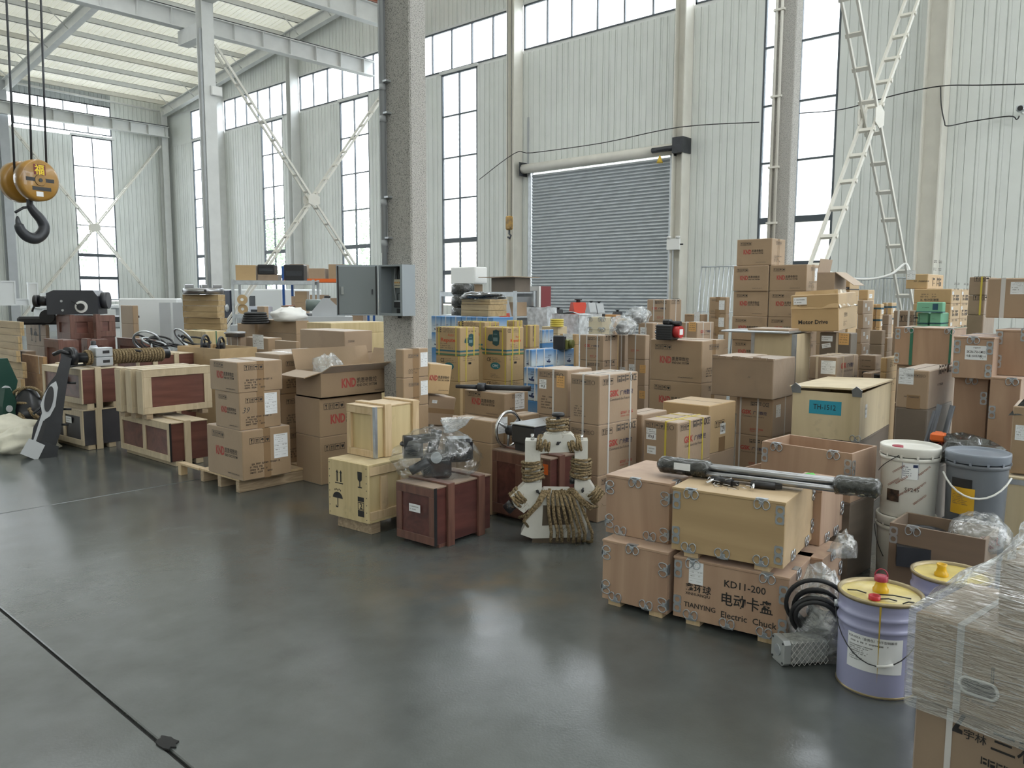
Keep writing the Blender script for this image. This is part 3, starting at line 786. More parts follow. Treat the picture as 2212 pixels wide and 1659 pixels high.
def icon_nf(mb, k, x, y, s):
    cx = x + s / 2
    if k == 'arrows':
        for q in (-.22, .22):
            rect(mb, cx + (q - .07) * s, y + .1 * s, cx + (q + .07) * s, y + .8 * s); poly2(mb, [(cx + (q - .15) * s, y + .8 * s), (cx + (q + .15) * s, y + .8 * s), (cx + q * s, y + 1.05 * s)])
        rect(mb, cx - .48 * s, y - .05 * s, cx + .48 * s, y + .03 * s)
    elif k == 'glass':
        poly2(mb, [(cx - .05 * s, y + .05 * s), (cx + .05 * s, y + .05 * s), (cx + .05 * s, y + .45 * s), (cx + .24 * s, y + .6 * s), (cx + .26 * s, y + 1.2 * s), (cx - .26 * s, y + 1.2 * s), (cx - .24 * s, y + .6 * s), (cx - .05 * s, y + .45 * s)]); rect(mb, cx - .24 * s, y - .03 * s, cx + .24 * s, y + .05 * s)
    elif k == 'umbrella':
        poly2(mb, [(cx + .5 * s * math.cos(t), y + .5 * s + .42 * s * math.sin(t)) for t in [PI * i / 10 for i in range(11)]]); rect(mb, cx - .04 * s, y - .1 * s, cx + .04 * s, y + .52 * s); rect(mb, cx - .2 * s, y - .14 * s, cx + .02 * s, y - .06 * s); rect(mb, cx - .2 * s, y - .1 * s, cx - .13 * s, y + .02 * s)
        for i in range(5): rect(mb, cx + (-.3 + .14 * i) * s, y + .98 * s + .05 * s * (i % 2), cx + (-.24 + .14 * i) * s, y + 1.1 * s + .05 * s * (i % 2))
    elif k == 'stack2':
        rect(mb, cx - .3 * s, y, cx + .3 * s, y + .42 * s); rect(mb, cx - .3 * s, y + 1.0 * s, cx + .3 * s, y + 1.3 * s)
        frame2(mb, cx - .3 * s, y + .46 * s, cx + .3 * s, y + .96 * s, .05 * s); put_text(mb, '2', cx - .11 * s, y + .53 * s, h=.36 * s, bold=.02)
_dc = {}
def decal(name):
    """unit-width printed marks; returns (mesh, aspect h/w)"""
    if name in _dc: return _dc[name]
    mb = MB(); mats = [INK]; asp = 1.0
    if name == 'knd':
        mats = [REDINK, INK]; put_text(mb, 'KND', 0, 0, w=.40, h=.215, bold=.035)
        mb.mat(1); put_text(mb, '凯恩帝数控', .43, .085, w=.57, h=.125, bold=.006); put_text(mb, 'KND CNC SYSTEM', .43, 0, w=.57, h=.062, bold=.012); asp = .215
    elif name == 'icons4' or name == 'icons3' or name == 'icons4f':
        n = 3 if name == 'icons3' else 4
        if name[-1] == 'f': mats = [INKF]
        for k in range(n): icon(mb, k, k * (1.0 / (n - .12)), 0, .88 / (n - .12))
        asp = .26
    elif name == 'icons6':
        mats = [INKF]
        for k, q in enumerate((1, 0, 2, 3, 1)): icon(mb, q, k * .165, 0, .15)
        mb.tube([(.915 + .07 * math.cos(t), .085 + .07 * math.sin(t), 0) for t in [2 * PI * i / 9 for i in range(9)]], .008, n=3, closed=True); asp = .17
    elif name == 'url': mats = [INKF]; put_text(mb, 'www.knd.com.cn', 0, 0, w=1, bold=.004); asp = .12
    elif name == 'addr':
        for k, w in enumerate((.52, .62, .42, 1.0)): glyphs(mb, 0, k * .085, w if k != 0 else .75, .055, k + 3)
        asp = .31
    elif name == 'addrf':
        mats = [INKF]
        for k, w in enumerate((.8, .5, .62, .4, .9)): glyphs(mb, 0, k * .13, w, .07, k + 13)
        asp = .62
    elif name == 'gsk':
        mats = [REDINK, mat('blue_black_ink', (0.03, 0.035, 0.09), .6) if 'blue_black_ink' not in MATS else MATS['blue_black_ink'], INKF]
        put_text(mb, 'GSK', 0, .10, w=.40, h=.16, bold=.04); mb.mat(1); put_text(mb, '广州数控', .46, .11, w=.54, h=.13, bold=.012); mb.mat(2); put_text(mb, 'Command the Future', .04, 0, w=.84, h=.065); asp = .27
    elif name == 'ce': put_text(mb, 'CE', 0, 0, w=1, h=.75, bold=.01); asp = .75
    elif name == 'certs':
        mats = [INKF]; glyphs(mb, 0, 0, .62, .22, 41); mb.mat(0); mb.tube([(.72 + .06 * math.cos(t), .11 + .10 * math.sin(t), 0) for t in [2 * PI * i / 12 for i in range(12)]], .014, n=3, closed=True); put_text(mb, 'CE', .81, 0, w=.19, h=.22, bold=.02); asp = .24
    elif name == 'redline': mats = [REDINK]; glyphs(mb, 0, .1, 1, .11, 51); glyphs(mb, 0, 0, .6, .05, 52); asp = .22
    elif name == 'darkline': mats = [INK]; glyphs(mb, 0, 0, 1, .1, 53); asp = .1
    elif name == 'textblock':
        mats = [INKF]
        for k in range(3): glyphs(mb, 0, .1 * k, .9 - .2 * k, .05, 61 + k)
        asp = .3
    elif name in ('waybill', 'waybill2'):
        mats = [PAPER, INKF]; asp = 1.55 if name == 'waybill' else 1.15
        rect(mb, 0, 0, 1, asp); mb.mat(1)
        for (x, y, w, h, s) in ((.15, asp * .93, .7, .035, 1), (.08, asp * .84, .5, .03, 2), (.08, asp * .76, .6, .03, 3), (.3, asp * .66, .35, .045, 4), (.06, asp * .5, .36, .06, 5), (.56, asp * .52, .36, .06, 6), (.1, asp * .33, .28, .07, 7), (.62, asp * .35, .2, .05, 8), (.08, asp * .12, .3, .03, 9), (.55, asp * .12, .3, .03, 10)):
            b = len(mb.v); glyphs(mb, x, y, w, h, s)
            mb.v[b:] = [(p[0], p[1], .004) for p in mb.v[b:]]
        b = len(mb.v)
        for q in (.58, .42, .25): rect(mb, .03, asp * q, .97, asp * q + .006)
        mb.v[b:] = [(p[0], p[1], .003) for p in mb.v[b:]]
    elif name == 'smallnote':
        mats = [PAPER, INKF]; asp = .5; rect(mb, 0, 0, 1, .5); mb.mat(1); b = len(mb.v); glyphs(mb, .08, .3, .8, .07, 71); glyphs(mb, .08, .12, .6, .07, 72); mb.v[b:] = [(p[0], p[1], .004) for p in mb.v[b:]]
    elif name == 'orangenote':
        mats = [ORANGEL, INKF]; asp = 1.15; rect(mb, 0, 0, 1, asp); mb.mat(1); b = len(mb.v)
        for k in range(4): glyphs(mb, .1, .2 + .24 * k, .75, .09, 81 + k)
        mb.v[b:] = [(p[0], p[1], .004) for p in mb.v[b:]]
    elif name == 'bj':
        mats = [PAPER, INK]; asp = 1.0; rect(mb, 0, 0, 1, 1); mb.mat(1); b = len(mb.v); rect(mb, 0, .5, 1, .53); put_text(mb, 'BJ', .25, .1, w=.5, h=.3); glyphs(mb, .08, .82, .6, .07, 91); glyphs(mb, .08, .66, .8, .07, 92); mb.v[b:] = [(p[0], p[1], .004) for p in mb.v[b:]]
    elif name == '1291':
        mats = [PAPER, INK]; asp = 1.0; rect(mb, 0, 0, 1, 1); mb.mat(1); b = len(mb.v); put_text(mb, '1291', .08, .2, w=.84, h=.6, bold=.03); mb.v[b:] = [(p[0], p[1], .004) for p in mb.v[b:]]
    elif name == 'th1512':
        mats = [mat('turquoise_label', (0.03, 0.33, 0.47), .5), INK]; asp = .44; rect(mb, 0, 0, 1, .44); mb.mat(1); b = len(mb.v); put_text(mb, 'TH-1512', .13, .15, w=.70, h=.17, bold=.004); mb.v[b:] = [(p[0], p[1], .003) for p in mb.v[b:]]
    elif name == 'm35':
        mats = [PAPER, INK]; asp = .72; rect(mb, 0, 0, 1, .72); mb.mat(1); b = len(mb.v); put_text(mb, '卡盘附件', .35, .58, w=.35); put_text(mb, 'SK2N-750-5M35', .08, .34, w=.84, h=.13, bold=.012); put_text(mb, '卡盘 250系列配-10', .06, .13, w=.88, h=.13, bold=.006); glyphs(mb, .7, .05, .15, .04, 5); mb.v[b:] = [(p[0], p[1], .004) for p in mb.v[b:]]
    elif name == 'motordrive': put_text(mb, 'Motor Drive', 0, 0, w=1, bold=.022); asp = .16
    elif name == 'pump': put_text(mb, '2L 电动润滑泵', 0, 0, w=1, bold=.012); mb.mat(1); mats = [INKF, INKF]; glyphs(mb, 0, .22, .42, .07, 7); glyphs(mb, 0, .36, .42, .07, 8); glyphs(mb, .62, .22, .28, .07, 9); glyphs(mb, .62, .36, .28, .07, 10); asp = .45
    elif name == 'pump2': mats = [INKF]; glyphs(mb, 0, 0, .9, .28, 27); glyphs(mb, 0, .5, .4, .1, 28); glyphs(mb, .55, .5, .4, .1, 29); glyphs(mb, 0, .75, .4, .1, 30); glyphs(mb, .55, .75, .4, .1, 31); asp = .9
    elif name == 'inverter':
        mats = [mat('dark_band_ink', (0.05, 0.05, 0.06), .6), PAPER]; asp = .18; rect(mb, 0, 0, 1, .18); mb.mat(1); b = len(mb.v); put_text(mb, 'Hy Inverter', .12, .045, w=.76, h=.09); mb.v[b:] = [(p[0], p[1], .003) for p in mb.v[b:]]
    elif name == 'kd11': put_text(mb, 'KD11-200', 0, 0, w=1, bold=.012); asp = .16
    elif name == 'kd_cn': put_text(mb, '电动卡盘', 0, 0, w=1, bold=.012); asp = .25
    elif name == 'kd_en': put_text(mb, 'Electric  Chuck', 0, 0, w=1, bold=.012); asp = .1
    elif name == 'xhq': put_text(mb, '鑫环球', 0, .13, w=.84, bold=.012); put_text(mb, 'XINHUANQIU', .01, 0, w=.8, bold=.012); asp = .45
    elif name == 'tianying': put_text(mb, 'TIANYING', 0, 0, w=1, bold=.01); asp = .14
    elif name == 'cpc':
        mats = [mat('teal_ink', (0.02, 0.16, 0.19), .6)]; poly2(mb, [(.5 + .5 * math.cos(t), .26 + .26 * math.sin(t)) for t in [2 * PI * i / 24 for i in range(24)]]); mats.append(PAPER); mb.mat(1); b = len(mb.v); put_text(mb, 'CPPC', .2, .15, w=.6, h=.2); mb.v[b:] = [(p[0], p[1], .003) for p in mb.v[b:]]; asp = .52
    elif name == 'repute':
        mats = [mat('orange_red_ink', (0.55, 0.09, 0.03), .6), MATS.get('teal_ink') or mat('teal_ink', (0.02, 0.16, 0.19), .6)]
        put_text(mb, 'Repute', 0, 0, w=1, h=.24, bold=.03); put_text(mb, 'Auto', .48, .32, w=.42, h=.14, bold=.0); asp = .5
    elif name == 'motorpic':
        mats = [MATS.get('motor_print') or mat('motor_print', (0.02, 0.075, 0.085), .6), MATS.get('motor_print_light') or mat('motor_print_light', (0.16, 0.26, 0.28), .6)]
        poly2(mb, [(.42, .12), (.75, .0), (.95, .12), (1.0, .5), (.95, .9), (.72, 1.0), (.45, .9)]); poly2(mb, [(0, .35), (.2, .28), (.42, .3), (.42, .7), (.15, .68), (.05, .55)])
        mb.mat(1); b = len(mb.v); rect(mb, .48, .3, .84, .52); rect(mb, .5, .7, .8, .74); mb.v[b:] = [(p[0], p[1], .003) for p in mb.v[b:]]; asp = 1.0
    elif name == 'bluebox':
        mats = [mat('navy_ink', (0.015, 0.03, 0.10), .6)]; put_text(mb, 'ACDE', .42, .8, w=.5, h=.1, bold=.02); glyphs(mb, .0, .62, .85, .09, 33); poly2(mb, [(.25, .2), (.7, .12), (.85, .28), (.6, .34), (.7, .52), (.5, .5), (.45, .32), (.2, .36)]); rect(mb, .05, .05, .9, .06); asp = .95
    elif name == 'letters39': mats = [INKF]; put_text(mb, '39', 0, 0, w=1, slant=.35); asp = .6
    elif name == 'ax': mats = [INKF]; put_text(mb, 'Axl', 0, 0, w=1, slant=.2); asp = .45
    elif name == 's1245': mats = [INKF]; put_text(mb, 'S1245', 0, 0, w=1, bold=.004); asp = .25
    elif name == 'sanhe':
        put_text(mb, '三和数控', .28, .30, w=.72, bold=.01); put_text(mb, '宇林', .09, .32, w=.16, bold=.01); poly2(mb, [(0, .34), (.08, .34), (.08, .37), (.05, .38), (.1, .5), (.07, .5), (.02, .39)]); glyphs(mb, .22, .17, .8, .06, 3); mats = [INK]; put_text(mb, 'LDB4-6140', .3, .0, w=.5, bold=.01); asp = .55
    elif name == 'fragile3': icon_nf(mb, 'glass', 0, .05, .3); icon_nf(mb, 'umbrella', .34, .05, .3); rect(mb, .78, .05, .9, .4); asp = .5
    _dc[name] = (mb.mesh('print', *mats), asp)
    return _dc[name]

CARD = mat('cardboard_kraft', (0.36, 0.248, 0.150), 0.6, sheen_weight=.45, var=0.07, scale=2.5, bump=0.08, bscale=40, dirt=((0.20, 0.14, 0.10), 3.0, 0.62, 0.5))
CARDY = mat('cardboard_yellow', (0.50, 0.34, 0.17), 0.6, sheen_weight=.45, var=0.06, scale=2.5, bump=0.08, bscale=40, dirt=((0.30, 0.20, 0.12), 3.0, 0.62, 0.5))
CARDP = mat('cardboard_pinkish', (0.375, 0.265, 0.175), 0.6, sheen_weight=.45, var=0.06, scale=2.5, bump=0.08, bscale=40, dirt=((0.25, 0.17, 0.13), 3.0, 0.62, 0.5))
CARDD = mat('cardboard_dark', (0.16, 0.125, 0.095), 0.6, sheen_weight=.45, var=0.12, scale=3, bump=0.1, bscale=40)
CARDB = mat('cardboard_old', (0.285, 0.205, 0.14), 0.65, sheen_weight=.4, var=0.12, scale=3, bump=0.2, bscale=18, dirt=((0.17, 0.12, 0.09), 4.0, 0.58, 0.6))
TAPE = mat('brown_packing_tape', (0.30, 0.195, 0.11), 0.22, var=0.05, scale=5, coat=0.3)
STRAPW = mat('white_strapping', (0.62, 0.60, 0.58), 0.4)
STRAPY = mat('yellow_strapping', (0.62, 0.50, 0.08), 0.4)
STRAPG = mat('green_strapping', (0.03, 0.16, 0.10), 0.4)
STRAPP = mat('pale_strapping', (0.55, 0.45, 0.33), 0.4)
SEAM = mat('carton_seam', (0.07, 0.045, 0.03), 0.9)

class Box:
    """a box standing with its near vertical edge on a sight line; keeps its frame for decals and stacking"""
    pass
def solve(xe, yb, xl, xr, yaw=0.0, zb=None, rng=None, yt=None, h=None):
    """near corner position, side lengths and heights from where the edges appear"""
    if rng is not None:
        c = at_r(xe, yb, rng)
        if zb is None: zb = c.z
    else:
        c = at_z(xe, yb, zb)
    d = math.hypot(c.x, c.y)
    ul = Vector((-math.sin(yaw), math.cos(yaw))); ur = Vector((math.cos(yaw), math.sin(yaw)))
    def ln(px, u):
        if 0 < px < 6: return px
        r = ray(px, yb); e = Vector((r.x, r.y))
        t = -(c.x * e.y - c.y * e.x) / (u.x * e.y - u.y * e.x)
        return max(0.05, t)
    sy = ln(xl, ul); sx = ln(xr, ur)
    if h is None:
        r = ray(xe, yt); h = CAMH + r.z / math.hypot(r.x, r.y) * d - zb
    b = Box(); b.sx, b.sy, b.h, b.zb, b.zt, b.yaw = sx, sy, h, zb, zb + h, yaw
    ctr = Vector((c.x, c.y)) + ur * (sx / 2) + ul * (sy / 2)
    b.c = (ctr.x, ctr.y, zb); b.rng = d
    return b
def add_decal(b, name, face, u, v, w, parent=None, rot=0.0, part=None, sc=(1, 1)):
    """face L (-x) or R (-y) or T; u,v = lower-left corner as fractions of the face from its left/bottom; w metres"""
    me, asp = decal(name)
    e = 0.0016
    if face == 'L': pos = Vector((-b.sx / 2 - e, b.sy / 2 - u * b.sy, v * b.h)); R, U = Vector((0, -1, 0)), Vector((0, 0, 1))
    elif face == 'R': pos = Vector((-b.sx / 2 + u * b.sx, -b.sy / 2 - e, v * b.h)); R, U = Vector((1, 0, 0)), Vector((0, 0, 1))
    else: pos = Vector((-b.sx / 2 + u * b.sx, -b.sy / 2 + v * b.sy, b.h + e)); R, U = Vector((1, 0, 0)), Vector((0, 1, 0))
    M = basis(R, U, pos) @ Matrix.Rotation(rot, 4, 'Z') @ Matrix.Diagonal((w * sc[0], w * sc[1], w, 1))
    o = bpy.data.objects.new(part or {'waybill': 'shipping_label', 'waybill2': 'shipping_label', 'smallnote': 'label', 'orangenote': 'label', 'bj': 'label', '1291': 'label', 'th1512': 'label', 'm35': 'label'}.get(name, 'print'), me)
    COL.objects.link(o); o.parent = parent or b.root; o.matrix_local = M
    return o
def strap(b, m, axis, u, w=0.014):
    """a band round the box: axis 'y' bands run over the top across faces -y/+y at x fraction u; 'x' bands cross faces -x/+x at y fraction u; 'z' horizontal"""
    t = 0.0025; x, y, h = b.sx / 2, b.sy / 2, b.h
    mb = MB()
    if axis == 'y':
        p = -x + u * b.sx
        mb.box(p - w / 2, p + w / 2, -y - t, -y, 0, h + t); mb.box(p - w / 2, p + w / 2, y, y + t, 0, h + t); mb.box(p - w / 2, p + w / 2, -y, y, h, h + t)
    elif axis == 'x':
        p = y - u * b.sy
        mb.box(-x - t, -x, p - w / 2, p + w / 2, 0, h + t); mb.box(x, x + t, p - w / 2, p + w / 2, 0, h + t); mb.box(-x, x, p - w / 2, p + w / 2, h, h + t)
    else:
        z = u * h
        mb.box(-x - t, x + t, -y - t, -y, z - w / 2, z + w / 2); mb.box(-x - t, -x, -y, y, z - w / 2, z + w / 2)
    return mb.build('strap', m, b.root)
def carton(b, name, label, m=CARD, group=None, tape=None, seam='x', open_top=False):
    """corrugated box: body, flap seam on top, packing tape"""
    b.root = empty(name, b.c, b.yaw, label, 'box', group)
    x, y, h = b.sx / 2, b.sy / 2, b.h
    if not open_top:
        MB().bbox(-x, x, -y, y, 0, h, 0.006).build('body', m, b.root)
        if seam == 'x': MB().box(-x + .01, x - .01, -.002, .002, h - .002, h + .0008).build('flap_seam', SEAM, b.root)
        else: MB().box(-.002, .002, -y + .01, y - .01, h - .002, h + .0008).build('flap_seam', SEAM, b.root)
        if tape == 'x':       # tape over the top seam along x, folding down faces -x/+x
            mb = MB(); w = .03; t = .0009
            mb.box(-x, x, -w, w, h, h + .0015); mb.box(-x - t, -x, -w, w, h * .72, h + .0015); mb.box(-x - t, -x, -w, w, 0, h * .28); mb.build('tape', TAPE, b.root)
        elif tape == 'y':
            mb = MB(); w = .03; t = .0009
            mb.box(-w, w, -y, y, h, h + .0015); mb.box(-w, w, -y - t, -y, 0, h + .0015); mb.build('tape', TAPE, b.root)
    else:
        t = .008; mb = MB()
        mb.box(-x, x, -y, -y + t, 0, h); mb.box(-x, x, y - t, y, 0, h); mb.box(-x, -x + t, -y + t, y - t, 0, h); mb.box(x - t, x, -y + t, y - t, 0, h); mb.box(-x, x, -y, y, 0, .01)
        mb.build('body', m, b.root)
    return b
# ================================================================ crates and cartons in front, right side
ORD = ['bottom', 'second', 'third', 'fourth', 'fifth', 'sixth', 'seventh', 'eighth', 'ninth', 'tenth', 'eleventh', 'twelfth']
def stack(xe, ys, xl, xr, rng, desc, where, m=CARD, yaw=0.0, name='cardboard_box', deco=None, tape=None, seam='x', gap=0.0, group=None, hmin=.22, jit=0.0, hidden_m=None, toed=None):
    """boxes piled from the floor; ys: picture heights of the joints from the top down; hidden ones fill in below"""
    z = []
    for y in ys:
        r = ray(xe, y); z.append(CAMH + r.z / math.hypot(r.x, r.y) * rng)
    low = z[-1]; n = 0
    if low > 0.10:
        n = 1 if low < .8 else 2
        zs = [low * k / n for k in range(n)] + z[::-1]
    else:
        zs = [0.0] + z[::-1][1:]
    base = solve(xe, ys[-1], xl, xr, yaw, zb=0.0, rng=rng, h=.1)
    out = []
    tot = len(zs) - 1
    for k in range(tot):
        b = Box(); b.__dict__.update(base.__dict__)
        b.zb = zs[k] + (0.0012 if k else 0); b.h = zs[k + 1] - b.zb; b.zt = zs[k + 1]; b.c = (base.c[0], base.c[1], b.zb)
        if jit and k: b.yaw = yaw + random.uniform(-jit, jit); b.c = (b.c[0] + random.uniform(-jit, jit) * .2, b.c[1] + random.uniform(-jit, jit) * .2, b.zb)
        pos = 'topmost' if k == tot - 1 and tot > 1 else ORD[k]
        lab = '%s, %s in the stack %s' % (desc, pos, where) if tot > 1 else '%s %s' % (desc, where)
        carton(b, name, lab, m if k >= n or hidden_m is None else hidden_m, group, tape, seam)
        if deco and k >= n: deco(b, tot - 1 - k)
        out.append(b)
    return out
def one(xe, yt, yb, xl, xr, label, m=CARD, yaw=0.0, zb=None, rng=None, name='cardboard_box', tape=None, seam='x', h=None, group=None, open_top=False):
    b = solve(xe, yb, xl, xr, yaw, zb=zb, rng=rng, yt=yt, h=h)
    if zb is not None and rng is not None: b.c = (b.c[0], b.c[1], zb)
    return carton(b, name, label, m, group, tape, seam, open_top)

# ---- plywood crates with spring clips
PLY = mat_wood('plywood_reddish', (0.36, 0.225, 0.15), (0.46, 0.31, 0.21), axis='z', grain=5.0, bump=.05, dirt=((0.22, 0.15, 0.11), 3.0, .62, .45))
PLYY = mat_wood('plywood_yellow', (0.42, 0.29, 0.15), (0.52, 0.37, 0.20), axis='y', grain=4.0, bump=.05, dirt=((0.24, 0.17, 0.10), 3.5, .62, .45))
PLYP = mat_wood('plywood_pale', (0.58, 0.47, 0.29), (0.70, 0.58, 0.38), axis='z', grain=4.0, bump=.06, dirt=((0.25, 0.20, 0.14), 5, .64, .7))
PLYD = mat_wood('plywood_dark', (0.13, 0.10, 0.075), (0.20, 0.15, 0.11), axis='x', grain=6.0, bump=.06)
PINE = mat_wood('pine_batten', (0.52, 0.37, 0.20), (0.66, 0.50, 0.31), axis='z', grain=18.0, bump=.08, dirt=((0.22, 0.15, 0.09), 9, .66, .6))
CLIPM = mat('zinc_clip', (0.50, 0.53, 0.57), 0.35, metal=0.8, var=.1, scale=20)
def ringstrip(mb, cx, cy, ri, sq, z0, z1, n=20):
    """square plate part with a round hole"""
    inner = []; outer = []
    for i in range(n):
        t = 2 * PI * i / n; c, s_ = math.cos(t), math.sin(t); k = 1.0 / max(abs(c), abs(s_))
        inner.append((cx + ri * c, cy + ri * s_)); outer.append((cx + sq[0] * max(-1, min(1, c * k)), cy + sq[1] * max(-1, min(1, s_ * k))))
    vs = [(x, y, z1) for x, y in inner] + [(x, y, z1) for x, y in outer] + [(x, y, z0) for x, y in inner] + [(x, y, z0) for x, y in outer]
    fs = []
    for i in range(n):
        j = (i + 1) % n
        fs += [(i, n + i, n + j, j), (n + i, 3 * n + i, 3 * n + j, n + j), (i, j, 2 * n + j, 2 * n + i)]
    mb.add(vs, fs)
_cl = {}
def clip_mesh(kind):
    if kind in _cl: return _cl[kind]
    mb = MB()
    if kind == 'clip':       # butterfly spring clip hanging below an edge at y=0 (edge above)
        for sgn in (-1, 1):
            pts = [(sgn * .019 + .016 * math.cos(t) * (1.0 + .2 * math.cos(t)), -.024 + .021 * math.sin(t), .003) for t in [2 * PI * i / 14 for i in range(14)]]
            mb.tube(pts, .0028, n=5, closed=True)
        mb.box(-.011, .011, -.022, .004, 0, .004); mb.cyl((0, -.016, .002), (0, -.016, .008), .007, n=12)
        mb.box(-.026, .026, -.002, .0025, -.022, .004)
    else:                    # flat plate with two round holes, upright
        ringstrip(mb, 0, .021, .0125, (.019, .021), 0, .003); ringstrip(mb, 0, -.021, .0125, (.019, .021), 0, .003)
    _cl[kind] = mb.mesh(kind, CLIPM)
    return _cl[kind]
def put_clip(b, face, kind, u, v, rot, sc=1.0):
    e = .0012
    if face == 'L': pos = Vector((-b.sx / 2 - e, b.sy / 2 - u * b.sy, v * b.h)); R, U = Vector((0, -1, 0)), Vector((0, 0, 1))
    else: pos = Vector((-b.sx / 2 + u * b.sx, -b.sy / 2 - e, v * b.h)); R, U = Vector((1, 0, 0)), Vector((0, 0, 1))
    o = bpy.data.objects.new('spring_clip' if kind == 'clip' else 'clip_plate', clip_mesh(kind)); COL.objects.link(o); o.parent = b.root
    o.matrix_local = basis(R, U, pos) @ Matrix.Rotation(rot, 4, 'Z') @ Matrix.Diagonal((sc, sc, sc, 1))
def ply_crate(b, label, m, clips=(), plates=(), name='plywood_crate', group=None, lid=True, feet=0.0, t=.012, mR=None, sc=1.0):
    b.root = empty(name, b.c, b.yaw, label, 'crate', group)
    x, y, h = b.sx / 2, b.sy / 2, b.h
    mR = mR or m
    MB().bbox(-x, -x + t, -y, y, 0, h - (t if lid else 0), .0015).build('side_panel', m, b.root)
    MB().bbox(x - t, x, -y, y, 0, h - (t if lid else 0), .0015).build('side_panel', m, b.root)
    MB().bbox(-x + t, x - t, -y, -y + t, 0, h - (t if lid else 0), .0015).build('end_panel', mR, b.root)
    MB().bbox(-x + t, x - t, y - t, y, 0, h - (t if lid else 0), .0015).build('end_panel', mR, b.root)
    MB().box(-x + t, x - t, -y + t, y - t, 0, t).build('base_panel', m, b.root)
    if lid: MB().bbox(-x - .003, x + .003, -y - .003, y + .003, h - t, h, .0015).build('lid', m, b.root)
    if feet:
        for q in (-.32, .32):
            MB().bbox(-x + .01, x - .01, q * b.sy - .035, q * b.sy + .035, -feet, 0, .002).build('skid', PINE, b.root)
    RT = {'t': 0.0, 'b': PI, 'l': PI / 2, 'r': -PI / 2}
    for f, e, p in clips:
        if e == 't': put_clip(b, f, 'clip', p, 1.0, 0, sc)
        elif e == 'b': put_clip(b, f, 'clip', p, 0.0, PI, sc)
        elif e == 'l': put_clip(b, f, 'clip', 0.0, p, PI / 2, sc)
        else: put_clip(b, f, 'clip', 1.0, p, -PI / 2, sc)
    for f, e, p in plates:
        L = b.sy if f == 'L' else b.sx
        put_clip(b, f, 'plate', (.021 * sc / L if e == 'l' else 1 - .021 * sc / L), p, 0, sc)
    return b
Y8 = math.radians(8)
F1 = solve(1699, 1388, 1452, 1748, Y8, zb=.03, yt=1248)
ply_crate(F1, 'plywood crate lettered for an electric chuck, under the yellowish plywood crate', PLY, feet=.03,
          clips=[('L', 't', .17), ('L', 't', .82), ('L', 'b', .17), ('L', 'b', .5), ('L', 'b', .82), ('R', 't', .35), ('R', 'r', .5)],
          plates=[('L', 'l', .8), ('L', 'l', .22), ('L', 'r', .72), ('L', 'r', .2)])
add_decal(F1, 'kd11', 'L', .46, .66, .19); add_decal(F1, 'kd_cn', 'L', .44, .36, .235, sc=(1, 1.1)); add_decal(F1, 'kd_en', 'L', .44, .16, .255)
add_decal(F1, 'xhq', 'L', .11, .40, .15); add_decal(F1, 'tianying', 'L', .10, .20, .155)
add_decal(F1, 'waybill', 'L', .14, .60, .07)
F2 = solve(1440, 1328, 1300, .34, math.radians(5), zb=.03, yt=1194)
ply_crate(F2, 'reddish plywood crate standing on the floor left of the printed electric chuck crate', PLY, feet=.03,
          clips=[('L', 't', .46), ('L', 'b', .22), ('L', 'b', .7), ('L', 'l', .78), ('L', 'l', .2), ('L', 'r', .72), ('L', 'r', .15)])
F3 = solve(1770, 1338, .24, 1811, math.radians(4), zb=.03, h=F1.h + .0)
ply_crate(F3, 'reddish plywood crate on the floor behind the printed electric chuck crate', PLY, feet=.03, clips=[('R', 't', .5), ('R', 'l', .7), ('R', 'r', .6)])
U1 = solve(1691, 1230, 1449, 1751, math.radians(9), zb=F1.zt + .03, yt=1085)
ply_crate(U1, 'yellowish plywood crate on top of the printed electric chuck crate', PLYY, feet=.028,
          clips=[('L', 't', .17), ('L', 't', .80), ('L', 'b', .17), ('L', 'b', .48), ('L', 'b', .82), ('R', 'b', .3), ('R', 'b', .78), ('R', 'r', .8), ('R', 'r', .25)],
          plates=[('L', 'l', .80), ('L', 'l', .24), ('L', 'r', .80), ('L', 'r', .20)])
U2 = solve(1444, 1176, 1308, 1521, math.radians(6), zb=F2.zt + .002, yt=1045)
ply_crate(U2, 'reddish plywood crate under the wrapped end of the steel bars', PLY,
          clips=[('L', 't', .46), ('L', 'b', .25), ('L', 'b', .72), ('L', 'l', .78), ('L', 'l', .2), ('L', 'r', .75), ('L', 'r', .15), ('R', 't', .2)])
U3 = solve(1770, 1180, .20, 1816, math.radians(4), zb=F3.zt + .002, h=U1.h - .02)
ply_crate(U3, 'reddish plywood crate behind the yellowish crate, against the loose plastic bag', PLY, clips=[('R', 'b', .3), ('R', 'b', .7), ('R', 'r', .45)])

